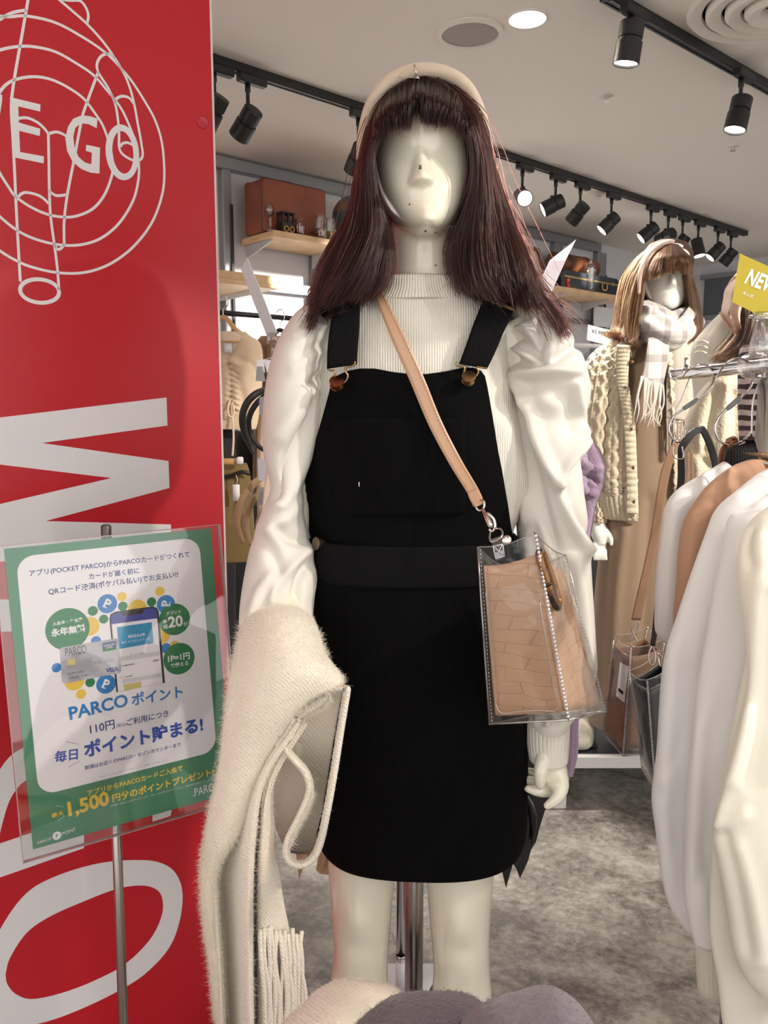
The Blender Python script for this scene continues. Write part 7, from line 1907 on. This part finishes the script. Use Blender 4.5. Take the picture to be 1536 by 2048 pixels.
fbox('frame_side', -.12, -.095, 0, .30, 0, .018, M_FRB); fbox('frame_side', .095, .12, 0, .30, 0, .018, M_FRB); fbox('frame_side', -.0949, .0949, 0, .025, 0, .018, M_FRB); fbox('frame_side', -.0949, .0949, .275, .30, 0, .018, M_FRB)
fbox('mount', -.0948, .0948, .0252, .2748, .001, .006, mat('mount_grey', (176, 172, 168), 0.6)); fbox('print', -.06, .06, .06, .24, .0061, .007, mat('print_pale', (206, 204, 202), 0.6, vary=((150, 146, 142), 12, 2, .45, .6)))

# price cards in clear stands
def card_stand(label, quad_px, Y, m, n, tail=None, grp='price cards in clear stands', name='price_card', th=0.003):
    n = np.asarray(n, float); n /= np.linalg.norm(n)
    c = P(*np.mean(quad_px, 0), Y)
    pts = [on_plane(x, y, c, n) for x, y in quad_px]
    low = min(pts, key=lambda q: q[2])
    root = thing(name, label, 'sign', low, grp)
    b = MB(); b.poly(pts, n, th); b.build('card', m, root, smooth=False)
    return root, pts
r_, pts = card_stand('pale grey price card seen nearly edge-on at the left above the hung top', [(494, 515), (482, 539), (537, 682), (553, 664)], 2.35, mat('card_grey_white', (234, 238, 240), 0.4), [-0.75, -0.65, 0.1])
b = MB(); e = (pts[2] + pts[3]) / 2; b.box(e - ZUP * .006, (.014, .012, .016), None, .003); b.tube([e - ZUP * .01, e - ZUP * .06], .004, 8); b.build('clip', M_CLEARJ, r_)
r_, pts = card_stand('pale lilac grey pointed price card seen nearly edge-on right of the hair', [(1152.5, 479), (1100, 521), (1073, 578), (1056, 622), (1088, 622), (1105, 580), (1131, 521)], 2.5, mat('card_lilac_grey', (208, 202, 208), 0.4), [0.5, -0.8, 0.1])
nn = np.array([.5, -.8, .1]); nn /= np.linalg.norm(nn)
b = MB(); b.poly([q + nn * .003 for q in (pts[1] * .98 + pts[6] * .02, pts[2] * .98 + pts[5] * .02, pts[5] * .98 + pts[2] * .02, pts[6] * .98 + pts[1] * .02)], nn, .001); b.build('clear_pocket', clear_mat('pocket_film', (.93, .92, .93), .12, .2), r_, smooth=False)
M_TAGW = WHITEP()
r_, pts = card_stand('white price card reading 2,999 yen beyond the right puff sleeve', [(1176, 649), (1174, 680), (1232, 694), (1236, 664)], 3.15, M_TAGW, [-0.1, -1, 0.05])
nn = np.array([-0.1, -1, .05]); nn /= np.linalg.norm(nn)
words_on('¥2,999', pts[0] * .88 + pts[3] * .12 + (pts[1] - pts[0]) * .45, pts[0] * .42 + pts[3] * .58 + (pts[1] - pts[0]) * .45, nn, mat('ink_grey', (96, 94, 98), .6), r_, .001, .01)
b = MB(); b.tube([pts[1] * .5 + pts[2] * .5, pts[1] * .5 + pts[2] * .5 - ZUP * .10], .005, 8); b.build('stem', M_CLEARJ, r_)
# white boards hung on the wall under the shelves
def wall_board(label, pxl, pxr, pyt, pyb, d, r=0.03):
    t0, z1 = tz(pxl, pyt, d); t1, _ = tz(pxr, pyt, d); _, z0 = tz(pxl, pyb, d)
    root = thing('display_board', label, 'board', WA + U * (t0 + t1) / 2 - W * d + ZUP * z0, 'white display boards under the shelves')
    pts = []
    for cx, cz, a0 in ((t1 - r, z1 - r, 0), (t0 + r, z1 - r, math.pi / 2), (t0 + r, z0 + r, math.pi), (t1 - r, z0 + r, 1.5 * math.pi)):
        pts += [WA + U * (cx + r * math.cos(a0 + k * math.pi / 10)) - W * d + ZUP * (cz + r * math.sin(a0 + k * math.pi / 10)) for k in range(6)]
    b = MB(); b.poly(pts, -W, .012); b.build('board', mat('glossy_white_board', (236, 236, 240), 0.35), root, smooth=False)
    b = MB(); b.tube([WA + U * (t0 + t1) / 2 - W * (d - .012) + ZUP * (z1 - .04), WA + U * (t0 + t1) / 2 - W * .0505 + ZUP * (z1 - .04)], .006, 8); b.build('hook_peg', SILVER(), root)
    return root
wall_board('bright white rounded board behind the hung beige top', 472, 640, 628, 830, 0.10)
wall_board('white rounded board on the wall below the right shelf', 1190, 1262, 612, 652, 0.10)

# ------------------------------------------------------------------ clothes hanging at the left, between panel and sleeve
M_LWOOD = mat('hanger_wood', (206, 166, 112), 0.4)
def hung(name, label, cat_, rows, Y, m, folds=(), hanger=None, grp=None, seed=0, e=0.9, nfold=0.004, cw=0.02, wav=0):
    root = thing(name, label, cat_, P((rows[-1][1] + rows[-1][2]) / 2, rows[-1][0], Y), grp)
    R = [(r[0], r[1], r[2], Y, r[3], r[3]) for r in rows]
    G = rings(R, 110, 100, e)
    if wav:
        uu = np.arange(100) / 100 * 2 * math.pi
        n = normals_grid(G, True); G = G + n * (nfold * 1.6 * np.sin(uu * wav + 0.6 * np.sin(uu * 3)))[None, :, None] * np.linspace(.4, 1, 110)[:, None, None]
    G = relief(G, folds)
    n = normals_grid(G, True); G = G + n * (nfold * fbm(G * [1, 1, .35], 16, seed, 2))[:, :, None]
    b = MB(); b.grid(G, True, True, True, flip=True); o = b.build('cloth', m, root)
    if hanger:
        hx, hy, sl, sr, sy, hm = hanger
        b = MB(); b.tube(arc_cat(np.array([P(sl, sy, Y), P((sl + hx) / 2, (sy + hy) / 2 + 4, Y), P(hx, hy, Y), P((sr + hx) / 2, (sy + hy) / 2 + 4, Y), P(sr, sy, Y)]), 30), .009, 10, flat=.8); b.build('hanger', hm, root)
        t = P(hx, hy, Y)
        b = MB(); b.tube(arc_cat(np.array([t, t + ZUP * .03, t + ZUP * .045 + [.018, 0, 0], t + ZUP * .075 + [.014, 0, 0], t + ZUP * .082, t + ZUP * .07 - [.014, 0, 0]]), 24), .0022, 8); b.build('hook', SILVER(), root)
    return root, o
YL = 3.15
M_BEIGE = mat('beige_gathered_jersey', (216, 194, 166), 0.8, sheen=0.2, bump=(240, .12, 2))
gath = [([(456, 722), (462, 760), (461, 800)], 5, -.014)]
for k in range(9):
    y = 722 + 11 * k
    gath.append(([(444, y + 10), (460, y), (476, y + 9)], 2.6, .010)); gath.append(([(444, y + 15), (460, y + 5.5), (476, y + 14)], 2.2, -.007))
gath += [([(470, 740), (482, 780), (490, 820)], 8, -.012), ([(500, 700), (492, 740), (480, 770)], 9, .008), ([(446, 760), (440, 820)], 6, -.01), ([(478, 716), (505, 730), (515, 745)], 6, -.006)]
bt, bo = hung('top', 'beige V-neck top with gathered front and drawstring on a wooden hanger', 'top', [(664, 402, 492, .02), (672, 394, 500, .035), (690, 386, 521, .05), (740, 384, 525, .055), (800, 386, 521, .055), (840, 388, 516, .05), (858, 390, 512, .045)], YL, M_BEIGE, gath, (447, 634, 390, 494, 674, M_LWOOD))
# V neckline: the inside of the back, a lower hanger bar, the label
nv_ = np.array([0, -1.0, 0])
b = MB(); b.poly([P(434, 672, YL - .062), P(461, 714, YL - .064), P(484, 672, YL - .062), P(470, 664, YL - .06), P(446, 664, YL - .06)], nv_, .001); b.build('neck_inside', mat('beige_inside', (226, 206, 182), 0.85), bo)
b = MB(); b.tube([P(436, 683, YL - .066), P(478, 683, YL - .066)], .004, 8); b.build('hanger_bar', M_LWOOD, bt)
b = MB(); b.poly([P(449, 686, YL - .067), P(449, 705, YL - .067), P(464, 705, YL - .067), P(464, 686, YL - .067)], nv_, .0008); b.build('neck_label', WHITEP(), bo)
wire('drawstring', [P(460, 800, YL - .058), P(456, 815, YL - .066), P(458, 832, YL - .07), P(466, 832, YL - .068), P(468, 820, YL - .066), P(463, 805, YL - .06), P(466, 850, YL - .068), P(467, 880, YL - .06), P(465, 912, YL - .06)], .004, mat('beige_cord', (222, 200, 174), .8), bo, 50)
hung('coat', 'brown coat hanging right of the beige gathered top', 'coat', [(672, 520, 590, .03), (690, 512, 610, .05), (760, 510, 620, .055), (930, 506, 620, .055), (1010, 505, 622, .055)], 3.35, mat('brown_wool', (128, 98, 74), .9, sheen=.3), [([(528, 700), (524, 800), (522, 950)], 6, -.012), ([(540, 720), (541, 850), (543, 980)], 6, .012)], seed=61, grp='dark garments on the back rail', hanger=(560, 660, 525, 600, 682, BLACK()))
hung('trousers', 'pale beige trousers hanging below the brown coat edge', 'trousers', [(820, 517, 548, .03), (930, 515, 552, .03), (1060, 514, 556, .03)], 3.28, mat('pale_beige_cotton', (196, 170, 140), .85), [([(530, 840), (528, 1000)], 5, -.01)], seed=62, grp='dark garments on the back rail')
for k, (x0, x1, y0, y1, Yv, c, lab) in enumerate(((432, 470, 856, 1010, 3.22, (24, 23, 25), 'black garment just below the hem of the beige top'), (462, 506, 862, 960, 3.42, (34, 31, 33), 'charcoal garment right under the beige top hem'), (500, 524, 850, 1100, 3.5, (58, 44, 36), 'dark brown garment between black garments and pale trousers'),
                                                 (436, 540, 1010, 1330, 3.3, (20, 19, 21), 'long black garment hanging low behind the tan headbands'), (404, 470, 1030, 1420, 3.0, (28, 28, 32), 'black trousers low at the red panel edge'))):
    hung('garment', lab, 'garment', [(y0, x0 + 4, x1 - 4, .02), (y0 + 14, x0, x1, .04), ((y0 + y1) / 2, x0, x1, .045), (y1, x0 + 2, x1 - 1, .045)], Yv, mat('dark_cloth_%d' % k, c, .85, sheen=.2), seed=70 + k, grp='dark garments on the back rail', wav=5)
hung('shorts', 'olive green shorts with black belt clipped on a wooden hanger', 'shorts', [(926, 418, 494, .02), (938, 410, 498, .04), (960, 406, 502, .045), (1010, 402, 506, .05), (1075, 398, 510, .05), (1120, 396, 512, .05)], 2.75, mat('olive_cotton', (120, 100, 58), .8, sheen=.15), [([(478, 950), (482, 1000), (488, 1070)], 6, .010), ([(468, 960), (466, 1040)], 6, -.008)], seed=80)
sh = [o for o in bpy.data.objects if o.name.startswith('shorts')][0]
b = MB(); b.box(P(459, 923, 2.70), (.030, .012, .010), None, .003); b.build('hanger_bar', M_LWOOD, sh)
b = MB(); b.box(P(480, 921, 2.69), (.010, .012, .012), None, .003); b.build('clip', WHITEP(), sh)
wire('belt', [P(430, 955, 2.69), P(460, 952, 2.685), P(484, 944, 2.69), P(500, 948, 2.70)], .007, BLACK(), sh, 24)
wire('tag_string', [P(472, 950, 2.68), P(475, 960, 2.675), P(473, 970, 2.675)], .001, WHITEP(), sh, 10)
b = MB(); b.poly([P(465, 969, 2.672), P(466, 1002, 2.672), P(480, 1002, 2.672), P(479, 969, 2.672)], nv_, .001); b.build('price_tag', WHITEP(), sh)
# back rail carrying them
rl = thing('garment_rail', 'black slotted garment rail on the back wall behind the beige top', 'rail', [P(470, 600, 3.6)[0], 3.6, 0])
b = MB(); b.tube([P(400, 622, 3.2), P(620, 640, 3.55)], .011, 12); b.build('rail', BLACK(), rl)
b = MB(); b.tube([P(400, 890, 3.3), P(620, 900, 3.6)], .011, 12); b.build('rail', BLACK(), rl)
for x, Yv in ((410, 3.25), (615, 3.6)):
    q = P(x, 620, Yv); b = MB(); b.box([q[0], Yv + .02, .88], (.012, .012, .88)); b.build('upright', BLACK(), rl, smooth=False)

# ------------------------------------------------------------------ headband stand
YS = 1.86
hs = thing('headband_stand', 'black counter stand carrying black and tan headbands behind the left sleeve', 'display stand', [P(716, 900, YS)[0], YS, 0])
qx = P(716, 900, YS)[0]
b = MB(); b.tube([[qx, YS, 0.02], [qx, YS, 0.8], [qx, YS, 1.44]], .012, 14); b.build('pole', BLACK(), hs)
b = MB(); b.lathe([(.06, 0), (.06, .012), (.02, .018), (.014, .03)], [qx, YS, .001], ZUP, 32); b.build('base', BLACK(), hs, smooth='auto')
for py in (800, 975):
    q = P(552, py, YS); b = MB(); b.tube([q, [qx, YS, q[2]]], .004, 8); b.build('arm', BLACK(), hs)
M_HBK = mat('black_leather_band', (30, 28, 28), .45)
M_HTN = mat('tan_velvet_band', (168, 138, 104), .8, sheen=.4)
def arc_hb(pts, r, m, lab):
    return headband([(x, y, YS + dy) for x, y, dy in pts], r, m, lab, 'headbands on the stand', flat=1.5, up=(0, 1, 0))[0]
arc_hb([(560, 776, .05), (535, 779, .02), (512, 788, -.01), (494, 806, -.02), (485, 832, -.02), (488, 862, -.01), (500, 890, .0), (508, 908, .0)], .0056, M_HBK, 'black leather headband, outer of the two on the stand')
arc_hb([(562, 782, .07), (538, 788, .04), (514, 806, .02), (498, 836, .02), (500, 868, .03), (515, 890, .03), (538, 908, .04)], .0046, M_HBK, 'black leather headband, inner of the two on the stand')
arc_hb([(548, 948, .03), (520, 958, .0), (498, 978, -.02), (480, 1010, -.03), (474, 1050, -.02), (486, 1085, .0)], .0058, M_HTN, 'tan velvet headband farthest left on the stand')
arc_hb([(556, 972, .04), (532, 980, .02), (510, 996, .0), (496, 1024, .0), (492, 1056, .01), (502, 1090, .02)], .0052, M_HTN, 'tan velvet headband second from the left on the stand')
arc_hb([(562, 994, .06), (542, 1004, .05), (526, 1024, .04), (517, 1050, .04), (520, 1084, .05)], .0052, M_HTN, 'tan velvet headband tucked closest to the white sleeve')
def tags(label, quad_px, Y, m):
    c = P(*np.mean(quad_px, 0), Y); root = thing('price_tag', label, 'tag', [c[0], c[1], c[2]], 'price tags on the headband stand')
    b = MB(); b.poly([P(x, y, Y) for x, y in quad_px], np.array([0, -1., 0]), .001); b.build('card', m, root, smooth=False)
    top = P(*quad_px[0], Y); b = MB(); b.tube(arc_cat(np.array([(P(*quad_px[0], Y) + P(*quad_px[3], Y)) / 2, [P(560, 900, YS)[0], YS, (top[2] + .01)]]), 8), .0007, 5); b.build('string', WHITEP(), root)
M_TAGG = mat('tag_grey', (150, 150, 156), .5)
tags('white and grey price card uppermost beside the sleeve', [(515, 720), (511, 745), (530, 745), (528, 720)], YS - .06, WHITEP())
tags('grey lower half of the uppermost price card', [(514, 733), (511, 762), (531, 763), (524, 733)], YS - .064, M_TAGG)
tags('white price card overlapping the uppermost grey one', [(527, 719), (534, 745), (560, 748), (556, 722)], YS - .055, WHITEP())
tags('grey price card beside the black headbands', [(519, 794), (518, 829), (534, 830), (534, 794)], YS - .03, M_TAGG)
tags('white price card above the tan headbands', [(515, 917), (517, 960), (538, 966), (536, 915)], YS - .05, mat('tag_lilac', (196, 194, 202), .5))
tags('grey price card in front of the tan headbands', [(520, 975), (516, 1010), (542, 1013), (540, 972)], YS - .03, M_TAGG)

# ------------------------------------------------------------------ behind the front mannequin: rack with black and tan garments, lilac tulle
YB = 1.72
br_ = thing('clothes_rack', 'chrome and white rack upright standing behind the support pole', 'clothes rack', [P(802, 1900, YB)[0], YB, 0])
rx = P(802, 1900, YB)[0]; zc = P(802, 1915, YB)[2]
b = MB(); b.tube([[rx, YB, zc], [rx, YB, 0.9], [rx, YB, 1.3]], .0105, 16); b.build('upright', CHROME(), br_)
b = MB(); b.lathe([(.0115, -.008), (.0125, -.006), (.0125, .006), (.0115, .008)], [rx, YB, zc], ZUP, 18, False); b.build('collar', CHROME(), br_)
b = MB(); b.tube([[rx, YB, zc - .004], [rx, YB, .12], [rx, YB, .03]], .0125, 16); b.build('lower_tube', mat('white_enamel', (220, 220, 226), .35), br_)
b = MB(); b.box([rx + .01, YB, .015], (.10, .10, .015), None, .004); b.build('base_plate', mat('white_enamel', (220, 220, 226), .35), br_, smooth=False)
b = MB(); b.tube([[rx - .17, YB, 1.3], [rx, YB, 1.3], [rx + .30, YB, 1.3]], .0105, 16); b.build('rail', CHROME(), br_)
M_PAT = mat('black_patent', (12, 12, 14), .22, spec=.6, coat=.3)
def tailed(label, outline, Y, m, ridges, top_px):
    root = thing('garment', label, 'garment', P(*outline[len(outline) // 2], Y), 'pointed hem garments on the rear rack')
    b = MB(); b.poly([P(x, y, Y) for x, y in outline], np.array([0, -1., 0]), .012); b.build('cloth', m, root, smooth=False)
    for k, rd in enumerate(ridges):
        b = MB(); b.tube(arc_cat(np.array([P(x, y, Y - .012) for x, y in rd]), 24), np.interp(np.linspace(0, 1, 24), [0, .5, 1], [.004, .009, .002]), 10); b.build('pleat', m, root)
    q = P(*top_px, Y); b = MB(); b.tube([q, [q[0], Y, 1.2], [q[0], YB, 1.312]], .002, 6); b.build('hanger_wire', SILVER(), root)
    return root
tailed('shiny black garment with pointed tails below the mannequin hand', [(985, 1180), (1050, 1500), (1085, 1560), (1104, 1590), (1096, 1602), (1084, 1640), (1078, 1660), (1072, 1684), (1062, 1700), (1056, 1722), (1040, 1757), (1032, 1736), (1026, 1728), (1012, 1776), (1004, 1742), (985, 1720), (960, 1600)], 1.60, M_PAT, [[(1040, 1570), (1062, 1610), (1068, 1650), (1064, 1690)], [(1050, 1540), (1080, 1580), (1092, 1598)], [(1020, 1600), (1030, 1680), (1034, 1730)]], (1000, 1190))
tailed('light brown garment with pointed tails left of the skirt hem', [(640, 1200), (605, 1500), (590, 1690), (598, 1760), (606, 1735), (622, 1712), (634, 1700), (636, 1716), (632, 1740), (640, 1748), (676, 1752), (700, 1600), (690, 1300)], 1.58, mat('light_brown_suede', (168, 134, 104), .8), [[(614, 1640), (612, 1690), (600, 1745)], [(650, 1650), (648, 1700), (644, 1744)]], (680, 1210))
# lilac tulle
M_LIL = mat('lilac_tulle', (150, 126, 150), .8, sheen=.4, bump=(120, .6, 3))
LR = [(890, 1130, 1178, .03), (912, 1110, 1192, .06), (935, 1100, 1199, .07), (960, 1098, 1196, .07), (990, 1096, 1186, .06), (1014, 1090, 1176, .06), (1100, 1070, 1165, .06), (1300, 1050, 1150, .07), (1440, 1040, 1142, .07), (1500, 1036, 1139, .07), (1545, 1042, 1128, .05)]
hung('skirt', 'lilac ruffled tulle hanging behind the right puff sleeve', 'skirt', LR, 1.95, M_LIL, [([(1160, 925), (1180, 940), (1196, 936)], 5, .014), ([(1165, 950), (1182, 955), (1192, 965)], 5, -.014), ([(1160, 975), (1175, 985), (1186, 984)], 5, .012), ([(1050, 1480), (1056, 1510), (1052, 1540)], 4, .010), ([(1064, 1490), (1062, 1530)], 4, -.01)], seed=90, nfold=.012, wav=9)
hung('garment', 'black garment behind the right sleeve beside the long beige dress', 'garment', [(1010, 1130, 1192, .03), (1040, 1120, 1198, .05), (1150, 1118, 1200, .05), (1200, 1120, 1196, .05)], 3.3, mat('dark_cloth_0', (24, 23, 25), .85), seed=91, wav=5)
st2 = thing('stool', 'white display stool whose corner shows left of the long beige dress', 'stool', [P(1150, 1300, 3.75)[0], 3.75, 0])
q0, q1 = P(1120, 1158, 3.6), P(1196, 1158, 3.6)
b = MB(); b.box([(q0[0] + q1[0]) / 2, 3.75, q0[2] - .015], ((q1[0] - q0[0]) / 2, .15, .015), None, .004); b.build('top', M_STAGE_W, st2, smooth=False)
for sx in (0.02, 0.98):
    for yy in (3.62, 3.88):
        b = MB(); b.box([q0[0] + (q1[0] - q0[0]) * sx, yy, (q0[2] - .03) / 2], (.012, .012, (q0[2] - .03) / 2)); b.build('leg', M_STAGE_W, st2, smooth=False)
# striped knit at the far right, behind the post
M_STR = mat('striped_knit', (222, 216, 214), .9)
nt = M_STR.node_tree; tc = nt.nodes.new('ShaderNodeTexCoord'); w = nt.nodes.new('ShaderNodeTexWave'); w.bands_direction = 'Z'; w.inputs['Scale'].default_value = 14; w.inputs['Distortion'].default_value = 1.0; w.inputs['Detail Scale'].default_value = 2
rr_ = nt.nodes.new('ShaderNodeValToRGB'); rr_.color_ramp.elements[0].position = .45; rr_.color_ramp.elements[0].color = lin((70, 56, 58)); rr_.color_ramp.elements[1].position = .55; rr_.color_ramp.elements[1].color = lin((214, 206, 204))
nt.links.new(tc.outputs['Object'], w.inputs['Vector']); nt.links.new(w.outputs['Fac'], rr_.inputs['Fac']); nt.links.new(rr_.outputs['Color'], nt.nodes['Principled BSDF'].inputs['Base Color'])
hung('knit_top', 'dark and white striped knit top behind the chrome post', 'top', [(690, 1500, 1600, .03), (705, 1486, 1620, .05), (800, 1484, 1625, .055), (900, 1488, 1625, .055), (1000, 1492, 1620, .05)], 1.75, M_STR, seed=92, wav=4, hanger=(1550, 680, 1510, 1600, 696, BLACK()))
# clear hangers and a white rail seen past the right sleeve
hr = thing('garment_rail', 'white rail with clear hangers seen past the right puff sleeve', 'rail', [P(1190, 680, 3.6)[0], 3.6, 0])
b = MB(); b.tube([P(1130, 690, 3.7), P(1240, 694, 3.5)], .010, 12); b.build('rail', M_STAGE_W, hr)
for x in (1208, 1216):
    q = P(x, 690, 3.57); b = MB(); b.tube(arc_cat(np.array([q + [0, 0, -.02], q + [.012, 0, .03], q + [.0, 0, .055], q + [-.02, 0, .04], q + [-.024, 0, .0]]), 20), .004, 8); b.build('hanger_hook', M_CLEARJ, hr)
for x in (1120, 1245):
    q = P(x, 690, 3.6); b = MB(); b.box([q[0], 3.6, q[2] / 2], (.01, .01, q[2] / 2)); b.build('upright', M_STAGE_W, hr, smooth=False)
b = MB(); q = P(1222, 690, 3.55); b.box(q - ZUP * .0, (.016, .004, .035), None, .003); b.build('orange_label', mat('orange_label', (206, 108, 60), .5), hr, smooth=False)
hung('garment', 'grey denim garment under the white rail beside the oatmeal cardigan', 'garment', [(706, 1180, 1226, .02), (716, 1168, 1236, .04), (800, 1160, 1240, .045), (950, 1158, 1242, .045)], 3.57, mat('grey_denim', (120, 124, 134), .85), seed=93, wav=4)

# ------------------------------------------------------------------ folded knits on the table in front
tb = thing('display_table', 'pale display table below the frame carrying folded fluffy knits', 'table', [0.07, 0.60, 0])
b = MB(); b.box([0.07, 0.53, .708], (.42, .19, .012), None, .003); b.build('table_top', M_WOOD, tb, smooth=False)
for sx in (-.30, .44):
    for yy in (.38, .68):
        b = MB(); b.box([sx, yy, .348], (.018, .018, .348), None, .002); b.build('leg', M_STAGE_W, tb, smooth=False)
def knit_pile(label, pxl, pxr, py, Y, m, mf, seed, ry=.10, fz=5000, shp=None):
    a0, a1 = P(pxl, py, Y), P(pxr, py, Y)
    zt = a0[2]; zb = .7205
    root = thing('knitwear', label, 'knitwear', [(a0[0] + a1[0]) / 2, Y, zb], 'folded knits on the display table')
    cx, w = (a0[0] + a1[0]) / 2, (a1[0] - a0[0]) / 2
    nu, nv = 80, 50
    G = np.zeros((nv, nu, 3)); uu = np.linspace(-1, 1, nu)
    pc = cat(np.array(shp or [(-1, .2), (-.8, .72), (-.4, .97), (0, 1.0), (.4, .97), (.8, .72), (1, .2)]), 200); prof = np.interp(uu, pc[:, 0], pc[:, 1])
    for i, t in enumerate(np.linspace(0, math.pi, nv)):
        G[i, :, 0] = cx + w * uu
        G[i, :, 1] = Y + ry * -np.cos(t)
        G[i, :, 2] = zb + (zt - zb) * prof * np.sin(t) ** .45
    G[:, :, 2] += .008 * fbm(G, 26, seed, 3) * np.sin(np.linspace(0, math.pi, nv))[:, None]
    b = MB(); b.grid(G, flip=False); b.build('folded_knit', m, root, solid=.004)
    F_ = fuzz(G, fz, .006, seed + 1); strands('fuzz', F_, .00012 * np.ones(len(F_)), mf, root)
M_GREYK = mat('lavender_grey_wool', (116, 108, 116), .95, sheen=.2, bump=(200, .5, 4)); M_GREYF = mat('grey_fuzz', (122, 115, 122), .9)
knit_pile('cream fluffy knit lowest in front, below the scarf fringe', 430, 890, 2036, .64, M_WOOL, M_FUZZ, 101, shp=[(-1, .1), (-.6, .55), (-.1, .95), (.3, 1), (.7, .86), (1, .3)])
knit_pile('mid grey fluffy knit in front between the cream and lavender ones', 630, 1120, 2052, .57, mat('mid_grey_wool', (84, 78, 84), .95, sheen=.2, bump=(200, .5, 4)), M_GREYF, 102)
knit_pile('lavender grey knit lowest at the right of the display table', 840, 1440, 2034, .50, M_GREYK, M_GREYF, 103, shp=[(-1, .3), (-.7, .84), (-.2, 1), (.1, .98), (.4, .80), (.7, .50), (1, .1)], fz=2500)
